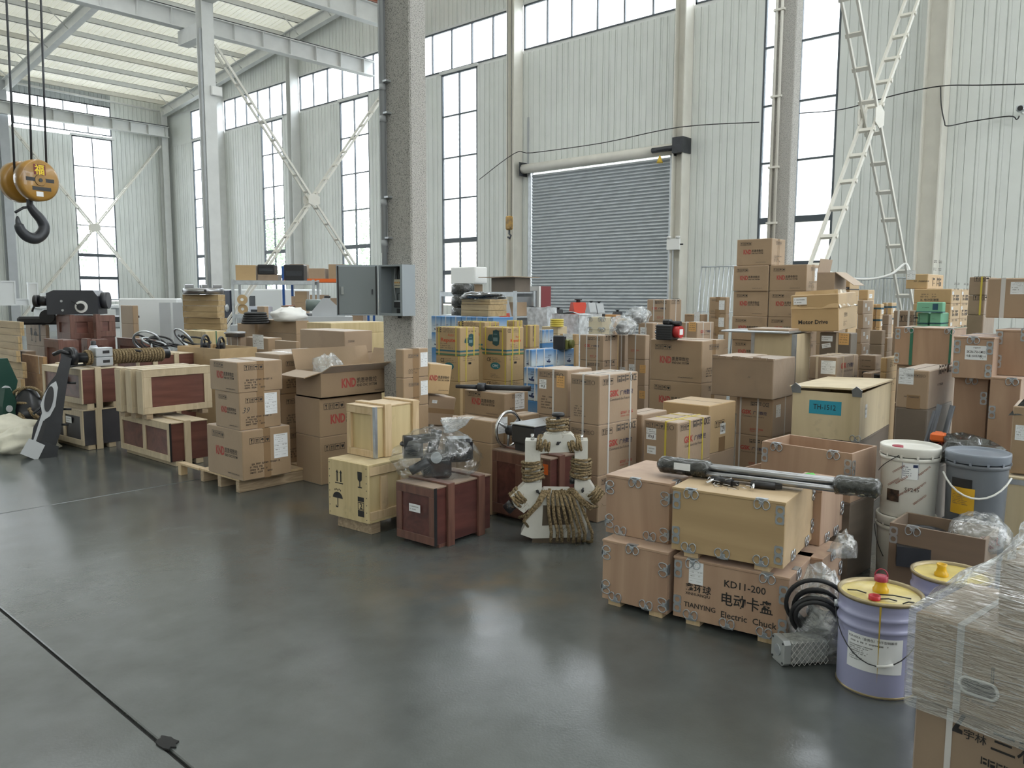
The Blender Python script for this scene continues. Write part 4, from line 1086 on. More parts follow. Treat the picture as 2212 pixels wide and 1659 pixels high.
# ---- bundle of ground steel bars with taped ends
zt = max(U1.zt, U2.zt)
pA = at_z(1432, 1000, zt + .047); pB = at_z(1888, 1052, zt + .06)
bars = empty('steel_bar_bundle', pA, 0, 'bundle of ground steel bars with taped ends lying across the plywood crates', 'steel bars')
dv = (pB - pA); up = Vector((0, 0, 1)); sd = dv.cross(up).normalized()
for k, (a, z) in enumerate(((-.032, -.022), (0.0, -.022), (.032, -.022), (-.016, .006), (.016, .006))):
    MB().cyl(sd * a + up * z, dv + sd * a + up * z, .0155, n=16).build('bar', STEELBAR, bars)
BTAPE = mat('black_stretch_film', (0.03, 0.032, 0.03), .18, var=.6, scale=30, bump=.9, bscale=45, coat=.6)
def sleeve(t0, t1, nm, seed, m=BTAPE, grow=1.0):
    rnd = random.Random(seed); mb = MB(); n = 18; rings = 14
    vs = []
    for i in range(rings):
        t = t0 + (t1 - t0) * i / (rings - 1)
        e = .55 if i in (0, rings - 1) else 1.0
        for k in range(n):
            w = 2 * PI * k / n
            rr = e * grow * (1 + rnd.uniform(-.07, .07))
            vs.append(dv * t + sd * (math.cos(w) * .058 * rr) + up * (math.sin(w) * .043 * rr - .006))
    mb.smooth = True
    mb.add(vs, [(i * n + k, i * n + (k + 1) % n, (i + 1) * n + (k + 1) % n, (i + 1) * n + k) for i in range(rings - 1) for k in range(n)])
    mb.smooth = False
    mb.f += [tuple(range(n))[::-1], tuple(range((rings - 1) * n, rings * n))]; mb.m += [0, 0]; mb.sm += [False, False]
    return mb.build(nm, m, bars)
sleeve(-.02, .26, 'taped_end', 1); sleeve(.83, 1.03, 'taped_end', 2)
lb = MB(); o_ = dv * .085 + sd * .060 - up * .012
lb.box(0, .085, -.001, .001, 0, .034).build('label', PAPER, bars, loc=o_, rot=(0, 0, math.atan2(dv.y, dv.x)))

# ---- two chuck keys with chrome cross bars
def chuck_key(p, rz, label):
    r = empty('chuck_key', p, rz, label, 'chuck key')
    MB().cyl((-.055, 0, .018), (.055, 0, .018), .018, n=16).build('body', BLACK, r)
    MB().box(.055, .085, -.010, .010, .008, .028).build('square_end', BLACK, r)
    MB().cyl((-.04, -.075, .012), (-.04, .06, .030), .0065, n=10).build('cross_bar', CHROME, r)
    MB().cyl((-.04, .052, .029), (-.04, .068, .031), .0095, n=10).build('bar_end', BLACK, r)
    return r
k1 = at_z(1560, 1047, U1.zt); chuck_key(k1, math.radians(-95), 'black chuck key with chrome bar beside the wire hooks')
k2 = at_z(1648, 1056, U1.zt); chuck_key(k2, math.radians(-70), 'black chuck key with square tip lying nearer the crate corner')
wh = at_z(1562, 1054, U1.zt)
mb = MB(); random.seed(5)
for k in range(9):
    a = random.uniform(0, 6.28); p = Vector((random.uniform(-.05, .05), random.uniform(-.08, .06), .004 + .002 * k))
    pts = [p, p + Vector((math.cos(a) * .05, math.sin(a) * .05, .004)), p + Vector((math.cos(a) * .06, math.sin(a) * .06, .02)), p + Vector((math.cos(a + .5) * .07, math.sin(a + .5) * .07, .012))]
    mb.tube(pts, .0014, n=5)
o = mb.build('wire_hooks', CHROME); o.location = wh; tagit(o, 'tangle of thin bent wire hooks on the yellowish crate', 'wire')

# ---- open plywood crate on a dark crate, loose plywood sheet
OC = solve(1836, 1087, 1641, 1888, math.radians(-3), rng=4.62, yt=980)
DC = Box(); DC.__dict__.update(OC.__dict__); DC.h = OC.zb - .002; DC.zb = 0; DC.c = (OC.c[0], OC.c[1], 0.0)
ply_crate(DC, 'dark stained plywood crate under the open empty crate', PLYD)
ply_crate(OC, 'open empty plywood crate in front of the turquoise-labelled pale crate', PLY, lid=False, clips=[('L', 't', .17), ('L', 't', .8)], plates=[('L', 'l', .72), ('L', 'r', .72), ('R', 'l', .7)])
q = at_r(1600, 1010, 5.25)
sh_ = empty('plywood_sheet', (q.x, q.y, 0), math.radians(-52), 'loose plywood sheet standing on edge beside the open crate', 'plywood')
MB().prism([(-.12, .0), (.22, .0), (.22, .52), (-.12, .42)], -.006, .006, Matrix.Rotation(PI / 2, 4, 'X')).build('sheet', PLY, sh_)

# ---- TH-1512 crate
TH = solve(1854, 955, 1708, 1918, math.radians(6), rng=6.0, yt=852)
BS = Box(); BS.__dict__.update(TH.__dict__); BS.h = TH.zb - .002; BS.zb = 0; BS.c = (TH.c[0], TH.c[1], 0)
ply_crate(BS, 'plywood crate on the floor carrying the turquoise-labelled pale crate', PLYD)
ply_crate(TH, 'pale plywood crate with turquoise label and loose lid', PLYP, lid=False, clips=[('L', 'b', .96)])
x, y, h = TH.sx / 2, TH.sy / 2, TH.h
MB().bbox(-x - .012, x + .012, -y - .012, y + .02, 0, .014, .002).build('lid', PLYP, TH.root, loc=(0, 0, h + .016), rot=(math.radians(-1.2), math.radians(.8), 0))
for (a, b_) in ((-x - .02, y - .03), (-x - .018, -y + .02)):
    MB().prism([(-.03, -.03), (.03, -.03), (.035, .02), (0, .05), (-.035, .02)], -.002, .003, Matrix.Translation((a, b_, h + .01)) @ Matrix.Rotation(PI / 2, 4, 'Z') @ Matrix.Rotation(math.radians(70), 4, 'X')).build('lid_bracket', CLIPM, TH.root)
add_decal(TH, 'th1512', 'L', .26, .52, .22)
add_decal(TH, 'smallnote', 'R', .15, .45, .06, sc=(1, 3.2))

# ---- purple paint pail and its neighbour
PAIL = mat('lavender_enamel', (0.36, 0.37, 0.56), 0.32, var=.03, scale=3, coat=.3, dirt=((0.20, 0.19, 0.30), 6, .68, .5))
PAILRIM = mat('tarnished_rim', (0.33, 0.27, 0.16), .35, metal=.6)
PAILTOP = mat('yellow_stained_lid', (0.62, 0.50, 0.16), .28, var=.25, scale=9, dirt=((0.75, 0.70, 0.52), 5, .55, .8))
YEL = mat('yellow_plastic_spout', (0.72, 0.43, 0.01), .3)
REDP = mat('dark_red_plastic', (0.36, 0.03, 0.06), .35)
DRIP = mat('yellow_drip', (0.60, 0.42, 0.06), .3)
def pail(p, R, H, label, rz=0):
    r = empty('paint_pail', p, rz, label, 'pail')
    mb = MB(); pr = [(0, 0), (R * .97, 0), (R * .97, .012)]
    pr += [(R * .975, .02), (R * .985, H * .62)]
    for zc in (H * .70, H * .82):
        for t in range(7): pr.append((R * .985 + .007 * math.sin(PI * t / 6), zc - .012 + .024 * t / 6))
    pr += [(R * .99, H * .90), (R, H - .012)]
    mb.lathe(pr, 48); mb.build('body', PAIL, r)
    mb = MB(); mb.lathe([(R, H - .014), (R + .006, H - .012), (R + .007, H), (R - .003, H + .002), (R - .008, H - .012)], 48); mb.build('rim', PAILRIM, r)
    MB().lathe([(R * .97 - .002, 0.0), (R * .985 + .002, .006), (R * .97, .012)], 48).build('base_rim', PAILRIM, r)
    MB().lathe([(R - .006, H - .012), (R * .8, H - .014), (.0, H - .013)], 40).build('lid', PAILTOP, r)
    return r
pp = at_z(1891, 1475, 0)
PR, PH = .152, .385
pa = pail(pp, PR, PH, 'lavender metal paint pail with yellow stained lid and wire handle', 0)
dv_ = Vector((-pp.x, -pp.y, 0)).normalized(); sdv = Vector((-dv_.y, dv_.x, 0))     # towards the viewer's side, left
sc_ = lambda f, s, z: dv_ * f + sdv * s + Vector((0, 0, z))
MB().lathe([(.030, 0), (.030, .012), (.024, .02), (.020, .035), (.022, .05), (.0, .05)], 20, Matrix.Translation(sc_(-.03, .055 * 0, PH - .013))).build('spout', YEL, pa)
MB().lathe([(.026, .045), (.026, .062), (.022, .066), (0, .066)], 20, Matrix.Translation(sc_(-.03, 0, PH - .013))).build('red_cap', REDP, pa)
MB().tube([sc_(-.03, .024 * math.cos(t) , PH + .05 + .03 * math.sin(t)) for t in [PI * k / 8 for k in range(9)]], .0025, n=6).build('cap_loop', REDP, pa)
MB().lathe([(.022, 0), (.022, .016), (.018, .016), (.017, .003), (0, .003)], 20, Matrix.Translation(sc_(.075, -.02, PH - .012))).build('screw_cap', mat('red_plastic', (0.5, 0.02, 0.03), .35), pa)
for k, (a, b_, c, d) in enumerate(((.02, .11, .03, -.02), (.07, .06, .075, -.0), (.03, -.05, .02, -.12), (.06, .12, .09, .08))):
    MB().tube([sc_(a, b_, PH - .008), sc_((a + c) / 2, (b_ + d) / 2, PH - .003), sc_(c, d, PH - .008)], .0028, n=6).build('cable_tie', BLACK, pa)
def curved_label(r, R, H, a0, a1, z0, z1, m, nm='label', e=.0015, n=14):
    mb = MB(); vs = []
    for i in range(n + 1):
        t = a0 + (a1 - a0) * i / n
        for z in (z0, z1): vs.append((math.cos(t) * (R + e), math.sin(t) * (R + e), z))
    mb.smooth = True; mb.add(vs, [(2 * i, 2 * i + 2, 2 * i + 3, 2 * i + 1) for i in range(n)])
    return mb.build(nm, m, r)
def wrap_print(r, mb, R, ang, z, w, m, nm='print', flip=1, tilt=0.0):
    """flat marks in mb (unit width) wrapped on a cylinder: left edge at angle ang"""
    vs = []
    ca, sa = math.cos(tilt), math.sin(tilt)
    for (x, y, q) in mb.v:
        x, y = x * ca - y * sa, x * sa + y * ca
        t = ang + x * w / R; vs.append((math.cos(t) * (R + .003), math.sin(t) * (R + .003), z + y * w))
    mb.v = vs
    return mb.build(nm, m, r)
va = math.atan2(dv_.y, dv_.x)
curved_label(pa, PR * .985, PH, va - .78, va + .62, .105, .245, PAPER)
t_ = MB(); put_text(t_, 'RSA-005A（金黄色）快干型硝基漆', 0, .62, w=1); glyphs(t_, .05, .54, .85, .035, 4)
for k in range(8): glyphs(t_, .03, .46 - .045 * k, (.5, .42, .3, .45, .38, .2, .3, .25)[k], .022, 20 + k)
wrap_print(pa, t_, PR * .985, va - .74, .115, .18, INK)
dr_ = MB(); R_ = PR * .985 + .0035
for (t0, t1, z0, z1) in ((-.0, .05, .30, .375), (.008, .045, .22, .30), (.015, .04, .14, .22), (.02, .035, .06, .14)):
    vs = [(math.cos(va + t) * (R_ + .006 * (z > .25)), math.sin(va + t) * (R_ + .006 * (z > .25)), z) for t, z in ((t0, z1), (t1, z1), (t1 - .008, z0), (t0 + .008, z0))]
    dr_.add(vs, [(0, 3, 2, 1)])
dr_.build('paint_drip', DRIP, pa)
hb = []
for k in range(17):
    t = va - 1.45 + 2.9 * k / 16; sg = math.sin(PI * k / 16)
    hb.append((math.cos(t) * (PR + .012), math.sin(t) * (PR + .012), .315 - .175 * sg))
MB().tube(hb, .0022, n=6).build('wire_handle', DARKM, pa)
MB().tube(hb[8:11], .006, n=8).build('handle_grip', WHITEP, pa)
for t in (-1.45, 1.45): MB().cyl((math.cos(va + t) * PR, math.sin(va + t) * PR, .315), (math.cos(va + t) * (PR + .016), math.sin(va + t) * (PR + .016), .315), .014, n=12).build('handle_lug', GALV, pa)
p2 = at_r(2044, 1400, 3.80); p2.z = 0
pb = pail(p2, .15, .385, 'lavender paint pail with bare yellow spout behind the film-wrapped cartons', 0)
MB().lathe([(.028, 0), (.028, .01), (.022, .016), (.017, .035), (.021, .05), (.016, .05), (.012, .03)], 20, Matrix.Translation((-.03, .03, .372))).build('spout', YEL, pb)
# ================================================================ drums, film-wrapped cartons, open crate at the right
WB = mat('white_bucket_plastic', (0.70, 0.69, 0.64), 0.35, var=.04, scale=5, dirt=((0.45, 0.42, 0.36), 5, .62, .4))
GB = mat('grey_bucket_plastic', (0.15, 0.165, 0.19), 0.35, var=.05, scale=5)
GBL = mat('grey_lid_plastic', (0.22, 0.25, 0.30), 0.35)
LIDP = mat('dusty_lid', (0.60, 0.57, 0.50), .5)
def bucket(p, R, H, m, ml, label, rz=0):
    r = empty('plastic_bucket', p, rz, label, 'bucket'); r.scale = (.92, .92, .92)
    r0, r1 = R * .88, R * .95
    MB().lathe([(0, 0), (r0, 0), (r0 + .003, .006), (r1, H - .065)], 48).build('body', m, r)
    mb = MB(); mb.lathe([(r1, H - .085), (r1 + .006, H - .083), (r1 + .007, H - .062), (r1, H - .06)], 48); mb.build('collar', m, r)
    mb = MB(); mb.lathe([(R * .975, H - .055), (R, H - .05), (R * 1.005, H - .012), (R, H - .002), (R * .965, H), (R * .93, H - .004), (R * .92, H - .016), (R * .6, H - .016), (0, H - .016)], 48); mb.build('lid', ml, r)
    for k in range(12):
        t = 2 * PI * k / 12
        MB().box(R * .99, R * 1.0 + .004, -.006, .006, H - .062, H - .045, Matrix.Rotation(t, 4, 'Z')).build('lid_tab', ml, r)
    return r
bw = at_r(1965, 1000, 4.78)
H1 = .415
bk0 = bucket((bw.x - .004, bw.y + .002, 0), .163, H1, WB, WB, 'white plastic bucket on the floor under the labelled white bucket')
bk1 = bucket((bw.x, bw.y, H1 * .92 - .004), .163, H1, WB, WB, 'white plastic bucket with blue form on top of another white bucket')
va2 = math.atan2(-bw.y, -bw.x)
def view_print(root, R, fn, u, z, w, m, nm='print', tilt=0.0):
    t = MB(); fn(t); return wrap_print(root, t, R, u, z, w, m, nm, tilt=tilt)
Rb = .163 * .93 + .002
curved_label(bk1, Rb, 0, va2 - .25, va2 + .32, .235, .345, PAPER, e=.002)
view_print(bk1, Rb, lambda t: [frame2(t, 0, 0, 1, 1.15, .02)] + [glyphs(t, .06, .2 + .14 * k, (.6, .5, .35, .45, .3)[k], .07, 30 + k) for k in range(5)] + [rect(t, .66, .78, .95, .98)], va2 - .24, .238, .085, MATS['navy_ink'] if 'navy_ink' in MATS else mat('navy_ink', (0.015, 0.03, 0.10), .6))
view_print(bk1, Rb, lambda t: put_text(t, 'S1245', 0, 0, w=1, bold=.004), va2 - .12, .165, .075, INKF)
BROWNINK = mat('brown_red_ink', (0.25, 0.09, 0.06), .7)
for k, (u, z) in enumerate(((-.55, .26), (-.42, .20), (-.3, .13), (.35, .26), (.22, .17), (.22, .09), (-.72, .18))):
    view_print(bk1, Rb, lambda t: glyphs(t, 0, 0, 1, .13, 44 + k, 1.0), va2 + u, z, .085, BROWNINK, tilt=math.radians(38))
curved_label(bk1, Rb, 0, va2 - .78, va2 - .30, .095, .165, mat('brown_photo_print', (0.05, 0.03, 0.02), .5, var=.9, scale=40), 'picture_print', e=.002)
MB().cyl((-.07, .05, H1 - .018), (-.07, .05, H1 - .004), .03, n=18).build('red_cap', REDP, bk1)
hb = [(math.cos(va2 - 1.35 + .1 * k) * (Rb + .012), math.sin(va2 - 1.35 + .1 * k) * (Rb + .012), .25 + .012 * k) for k in range(11)]
MB().tube(hb, .0022, n=6).build('wire_handle', BLACK, bk1)
hb = [(math.cos(va2 - 1.5 + .1 * k) * (Rb + .012), math.sin(va2 - 1.5 + .1 * k) * (Rb + .012), .33 - .02 * k) for k in range(9)]
MB().tube(hb, .0022, n=6).build('wire_handle', BLACK, bk0)
bg = at_r(2111, 1010, 4.74)
bg0 = bucket((bg.x, bg.y, 0), .163, H1, GB, GBL, 'dark grey plastic bucket on the floor under the grey oil bucket')
bg1 = bucket((bg.x, bg.y, H1 * .92 - .004), .163, H1, GB, GBL, 'grey plastic oil bucket with yellow and black label')
va3 = math.atan2(-bg.y, -bg.x)
curved_label(bg1, Rb, 0, va3 - .85, va3 - .02, .075, .225, mat('yellow_label', (0.66, 0.38, 0.02), .5), e=.002)
curved_label(bg1, Rb, 0, va3 - .85, va3 - .12, .225, .275, BLACK, 'black_label_band', e=.0022)
view_print(bg1, Rb, lambda t: [glyphs(t, 0, .1 * k, (.9, .8, .85, .6, .7, .5)[k], .05, 60 + k) for k in range(6)], va3 - .78, .13, .10, INKF)
hb = [(math.cos(va3 - 1.1 + .2 * k) * (Rb + .03), math.sin(va3 - 1.1 + .2 * k) * (Rb + .03), .33 - .15 * math.sin(PI * (k + 1) / 13)) for k in range(12)]
MB().tube(hb, .0055, n=8).build('handle', WHITEP, bg1)
# open plywood crate with a casting and plastic inside
OB = solve(2122, 1275, 1914, .27, 0.0, rng=4.27, zb=0.0, yt=1165)
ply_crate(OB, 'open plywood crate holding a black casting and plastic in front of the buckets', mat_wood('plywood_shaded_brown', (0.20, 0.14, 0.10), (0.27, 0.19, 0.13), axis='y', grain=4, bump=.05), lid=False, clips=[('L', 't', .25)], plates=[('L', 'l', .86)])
cst = empty('black_casting', (OB.c[0] - .02, OB.c[1] + .08, OB.h - .10), math.radians(20), 'black ring casting inside the open plywood crate', 'casting')
MB().lathe([(.06, 0), (.105, 0), (.105, .06), (.06, .07), (.05, .05), (.05, 0)], 28).build('ring', BLACK, cst)
MB().box(-.13, .13, -.13, .13, -.10, 0.0).build('base', DARKM, cst)
CLEAR = mat_film('clear_plastic_bag', refl=.28, rough=.15, scale=16, white=.22)
def blob(name, p, sx, sy, sz, m, label, cat, seed=0, amp=.25, n=(22, 14), parent=None, sharp=1.0, flat=True, nm=None, freq=2.3):
    """crumpled soft body: lumpy half-ellipsoid resting on its base"""
    from mathutils import noise
    mb = MB(); vs = []; a, b_ = n
    for j in range(b_ + 1):
        ph = -PI / 2 + PI * j / b_
        for i in range(a):
            th = 2 * PI * i / a
            d = Vector((math.cos(ph) * math.cos(th), math.cos(ph) * math.sin(th), math.sin(ph)))
            k = 1 + amp * noise.noise(d * freq + Vector((seed * 7.1, seed * 3.3, 1.7))) + amp * .5 * abs(noise.noise(d * freq * 2.6 + Vector((seed, 2, 5)))) * sharp
            z = d.z * sz * k
            vs.append((d.x * sx * k, d.y * sy * k, max(-sz * .55, z) + sz * .55 if flat else z))
    fs = []
    for j in range(b_):
        for i in range(a):
            k = (i + 1) % a
            fs.append((j * a + i, j * a + k, (j + 1) * a + k, (j + 1) * a + i))
    mb.smooth = True; mb.add(vs, fs)
    o = mb.build(name, m, parent); o.location = p
    if label: tagit(o, label, cat)
    return o
blob('plastic_bag', (OB.c[0] + .06, OB.c[1] - .15, OB.h - .10), .15, .13, .11, CLEAR, 'crumpled clear plastic bag in the open plywood crate', 'plastic bag', 3)
REDW = mat('red_wire', (0.25, 0.03, 0.02), .5)
mb = MB(); random.seed(9)
for k in range(7): mb.tube([(random.uniform(-.05, .05), random.uniform(-.05, .05), 0), (random.uniform(-.05, .05), random.uniform(-.05, .05), .04), (random.uniform(-.05, .05), random.uniform(-.05, .05), .02)], .004, n=5)
o = mb.build('red_wire_coil', REDW); o.location = (OB.c[0] - .02, OB.c[1] - .20, OB.h - .06); tagit(o, 'small coil of red wire in the open plywood crate', 'wire')

# film-wrapped pile of cartons at the right
lc_ = at_z(1978, 1321, .56)                     # upper far left corner
YW = math.radians(-8)
ulw = Vector((-math.sin(YW), math.cos(YW), 0)); urw = Vector((math.cos(YW), math.sin(YW), 0))
def wbox(label, L, D, zb, h, m, off=0.0, offx=0.0, name='cardboard_box'):
    b = Box(); b.sx, b.sy, b.h, b.zb, b.zt, b.yaw = D, L, h, zb, zb + h, YW
    p = Vector((lc_.x, lc_.y, 0)) - ulw * (L / 2 + off) + urw * (D / 2 + offx)
    b.c = (p.x, p.y, zb); return carton(b, name, label, m, None, None)
r_ = math.hypot(lc_.x, lc_.y)
zmid = CAMH + ray(1985, 1505).z / math.hypot(ray(1985, 1505).x, ray(1985, 1505).y) * r_
W0 = wbox('battered printed carton under the film-wrapped cartons', .62, .42, 0.0, zmid - .002, CARDB, .012, .01)
add_decal(W0, 'sanhe', 'L', .18, .28, .40)
strap(W0, STRAPW, 'x', .17, .018)
W1 = wbox('film-wrapped carton with oval hand hole beside the lavender pail', .62, .42, zmid, .56 - zmid, CARD)
strap(W1, STRAPW, 'x', .22, .02)
hh = MB(); hp = [(.055 * (1 if math.cos(t) > 0 else -1) * .5 + .02 * math.cos(t), .02 * math.sin(t)) for t in [2 * PI * k / 20 for k in range(20)]]
poly2(hh, hp); hh.v = [(-W1.sx / 2 - .0022, -x_ + .115, y_ + .10) for x_, y_, z_ in hh.v]; hh.build('hand_hole', BLACK, W1.root)
hr = MB(); hr.tube([(-W1.sx / 2 - .003, -x_ * 1.12 + .115, y_ * 1.25 + .10) for x_, y_ in hp], .005, n=5, closed=True); hr.build('hole_rim', WHITEP, W1.root)
add_decal(W1, 'textblock', 'L', .16, .18, .16); add_decal(W1, 'darkline', 'L', .38, .3, .1, rot=PI / 2)
W2 = wbox('smaller film-wrapped carton on top of the wrapped pile', .36, .30, .562, .20, CARD, .20, .09)
FILM = mat_film('stretch_film', refl=.34, rough=.14, scale=24, stretch=(2.5, .35, 3.5), white=.2, bumps=1.0)
FILMW = mat_film('bunched_stretch_film', refl=.35, rough=.2, scale=14, stretch=(1, 1, 2), white=.5, bumps=1.0)
fm = empty('stretch_film_wrap', (W1.c[0], W1.c[1], W1.zb), YW, 'clear stretch film wound round the cartons beside the lavender pail', 'plastic film')
from mathutils import noise as _nz
def sheet(pts4, nu, nv, amp, seed, name, m, par, fr=6):
    """crinkled sheet between four corners a,b (bottom), c,d (top)"""
    a, b_, c, d = [Vector(p) for p in pts4]; n = (b_ - a).cross(d - a).normalized(); mb = MB(); vs = []
    for j in range(nv + 1):
        for i in range(nu + 1):
            u, v = i / nu, j / nv
            p = (a * (1 - u) + b_ * u) * (1 - v) + (d * (1 - u) + c * u) * v
            edge = 1.0
            vs.append(p + n * (amp * _nz.noise(p * fr + Vector((seed, seed * 2.1, 0)))) * edge)
    mb.smooth = True
    mb.add(vs, [(j * (nu + 1) + i, j * (nu + 1) + i + 1, (j + 1) * (nu + 1) + i + 1, (j + 1) * (nu + 1) + i) for j in range(nv) for i in range(nu)])
    return mb.build(name, m, par)
x, y, h = W1.sx / 2 + .012, W1.sy / 2 + .012, W1.h
ht = .575 - W1.zb; hp_ = W2.zt + .04 - W1.zb
sheet([(-x, y, -.03), (-x, -y, -.03), (-x, -y, ht), (-x, y, ht)], 40, 16, .016, 1, 'side_film', FILM, fm)
sheet([(-x, y, -.03), (x, y, -.03), (x, y, ht), (-x, y, ht)], 20, 12, .014, 2, 'side_film', FILM, fm)
wx0, wx1, wy1, wy0 = -.12 - .015, .19, .06 + .02, -.30
sheet([(-x, y, ht), (-x, wy0, ht), (wx0, wy0, hp_), (wx0, wy1, hp_)], 26, 16, .02, 3, 'draped_film', FILM, fm)
sheet([(x, y, ht), (-x, y, ht), (wx0, wy1, hp_), (wx1, wy1, hp_ + .03)], 22, 18, .03, 4, 'draped_film', FILMW, fm, 9)
sheet([(wx0, wy0, hp_), (wx1, wy0, hp_), (wx1, wy1, hp_), (wx0, wy1, hp_)], 20, 14, .03, 6, 'top_film', FILM, fm, 9)
sheet([(wx0 - .01, wy1 + .01, hp_ - .03), (wx1, wy1 + .02, hp_ - .02), (wx1, wy1 - .04, hp_ + .08), (wx0 + .03, wy1 - .03, hp_ + .10)], 16, 8, .04, 8, 'film_tuft', FILMW, fm, 14)

# motor with cables in a bag, in front of the electric chuck crate
mo = at_z(1712, 1428, 0)
mot = empty('motor', mo, math.radians(-38), 'grey square-flanged motor lying beside the lavender pail', 'motor')
GREYC = mat('grey_cast_aluminium', (0.45, 0.47, 0.47), .4, metal=.4)
MB().prism([(-.055, -.04), (-.04, -.055), (.04, -.055), (.055, -.04), (.055, .04), (.04, .055), (-.04, .055), (-.055, .04)], -.0, .03, Matrix.Translation((-.07, 0, .057)) @ Matrix.Rotation(PI / 2, 4, 'Y')).build('end_cap', GREYC, mot)
MB().cyl((-.074, 0, .057), (-.069, 0, .057), .024, n=20).build('hub', GALV, mot)
for a in (-1, 1):
    for b_ in (-1, 1): MB().cyl((-.073, a * .042, .057 + b_ * .042), (-.067, a * .042, .057 + b_ * .042), .005, n=8).build('screw', DARKM, mot)
MB().bbox(-.04, .13, -.05, .05, .006, .108, .008).build('body', mat('mesh_sleeve_grey', (0.35, 0.36, 0.35), .5, var=.4, scale=60), mot)
MB().cyl((.13, 0, .057), (.18, 0, .057), .045, n=20).build('rear_housing', DARKM, mot)
net = MB()
for k in range(7):
    z0 = .012 + .015 * k
    net.tube([(-.038 + .17 * (i / 14), -.056, z0 + .008 * (-1) ** (i + k)) for i in range(15)], .0014, n=4)
net.build('net_sleeve', WHITEP, mot)
cab = empty('cable_coil', at_z(1748, 1418, 0), 0, 'coil of thick black cable propped against the printed crate', 'cable')
random.seed(4)
vdir = Vector((-mo.x, -mo.y, 0)).normalized(); sdir = Vector((-vdir.y, vdir.x, 0))   # to the viewer / viewer's left... right-handed
for k in range(7):
    cz = .21 + random.uniform(-.03, .03); rr = .12 + random.uniform(-.035, .03); off = -.012 * k
    pts = [vdir * (.05 + off + .05 * math.sin(t)) - sdir * (.0 + rr * math.cos(t) * .9 - .02) + Vector((0, 0, max(.02, cz + rr * .95 * math.sin(t)))) for t in [2 * PI * i / 28 for i in range(28)]]
    MB().tube(pts, .0095, n=8, closed=True).build('cable_loop', BLACKR, cab)
mb = MB()
bagp = at_z(1778, 1420, 0)
o = blob('plastic_bag', (bagp.x + .04, bagp.y + .02, 0.004), .13, .15, .235, CLEAR, 'clear plastic bag over black cable between the crate and the pail', 'plastic bag', 5, amp=.3)
cab2 = empty('cable_bundle', (bagp.x + .05, bagp.y + .02, 0), 0, 'black cable bundle inside the clear bag by the pail', 'cable')
for k in range(6):
    rr = .085 - .006 * k
    MB().tube([(rr * math.cos(t), rr * 1.1 * math.sin(t), .03 + .034 * k + .012 * math.sin(2 * t + k)) for t in [2 * PI * i / 24 for i in range(24)]], .012, n=8, closed=True).build('cable_loop', BLACKR, cab2)
o = blob('plastic_bag', at_r(1825, 1150, 4.02), .06, .05, .07, CLEAR, 'torn clear plastic bag hanging behind the right crate', 'plastic bag', 8, amp=.4)
o.location.z = U3.zb - .0
# ================================================================ cartons in the middle ground
def d_gsk(b, i, lab=None):
    add_decal(b, 'icons6', 'L', .08, .80, b.sy * .78); add_decal(b, 'addrf', 'L', .15, .14, b.sy * .5)
    add_decal(b, 'icons3', 'R', .08, .80, b.sx * .26); add_decal(b, 'certs', 'R', .45, .82, b.sx * .5); add_decal(b, 'gsk', 'R', .24, .46, b.sx * .62); add_decal(b, 'redline', 'R', .55, .1, b.sx * .4)
    strap(b, STRAPW, 'x', .46, .016); strap(b, STRAPW, 'y', .24, .016); strap(b, STRAPW, 'y', .80, .016)
GA = stack(1290, [812, 920, 1030, 1137], 1228, 1372, 5.40, 'red-lettered carton with white straps', 'behind the roped machine, right pile', CARDP, deco=d_gsk, yaw=math.radians(-1))
def d_gskB(b, i):
    add_decal(b, 'icons6', 'L', .08, .82, b.sy * .8); strap(b, STRAPW, 'x', .55, .016); add_decal(b, 'addrf', 'L', .15, .14, b.sy * .55)
    if i == 0: add_decal(b, 'bj', 'L', .08, .56, .07); add_decal(b, 'orangenote', 'L', .66, .62, .075)
GB_ = stack(1222, [800, 902, 1010, 1115], 1158, .30, 5.80, 'brown carton with white strap', 'behind the roped machine, left pile', CARDP, deco=d_gskB)
def d_gskY(b, i):
    add_decal(b, 'icons6', 'L', .06, .82, b.sy * .85); add_decal(b, 'bj', 'L', .08, .55, .08); add_decal(b, 'smallnote', 'L', .12, .22, .07, sc=(1, 1.6))
    add_decal(b, 'icons3', 'R', .08, .80, b.sx * .26); add_decal(b, 'certs', 'R', .45, .82, b.sx * .5); add_decal(b, 'gsk', 'R', .2, .4, b.sx * .64)
    strap(b, STRAPY, 'x', .66, .014); strap(b, STRAPY, 'y', .35, .014); strap(b, STRAPY, 'y', .74, .014)
GY = stack(1461, [914, 1010], 1389, 1533, 5.45, 'red-lettered carton with yellow straps', 'in front of the number-sticker carton', CARDP, deco=d_gskY, hidden_m=CARDB)
one(1385, 893, 1010, 1340, .34, 'plain carton with crossed top strap between the red-lettered stacks', CARDP, rng=5.85, zb=.33, h=.36)
one(1385, 1010, 1100, 1340, .34, 'plain carton on the floor between the red-lettered stacks', CARDB, rng=5.85, zb=0, h=.328)
N9 = stack(1529, [877, 983], 1429, 1586, 6.25, 'yellowish carton with white number sticker', 'behind the yellow-strapped red-lettered carton', CARDY, seam='y', hidden_m=CARDP,
           deco=lambda b, i: (add_decal(b, '1291', 'R', .42, .36, .085), add_decal(b, 'icons3', 'R', .22, .52, .15), add_decal(b, 'addr', 'L', .3, .3, .12)))
MB().box(-.05, .05, -N9[-1].sy / 2 - .001, -N9[-1].sy / 2, 0, N9[-1].h * .3).build('tape', TAPE, N9[-1].root)
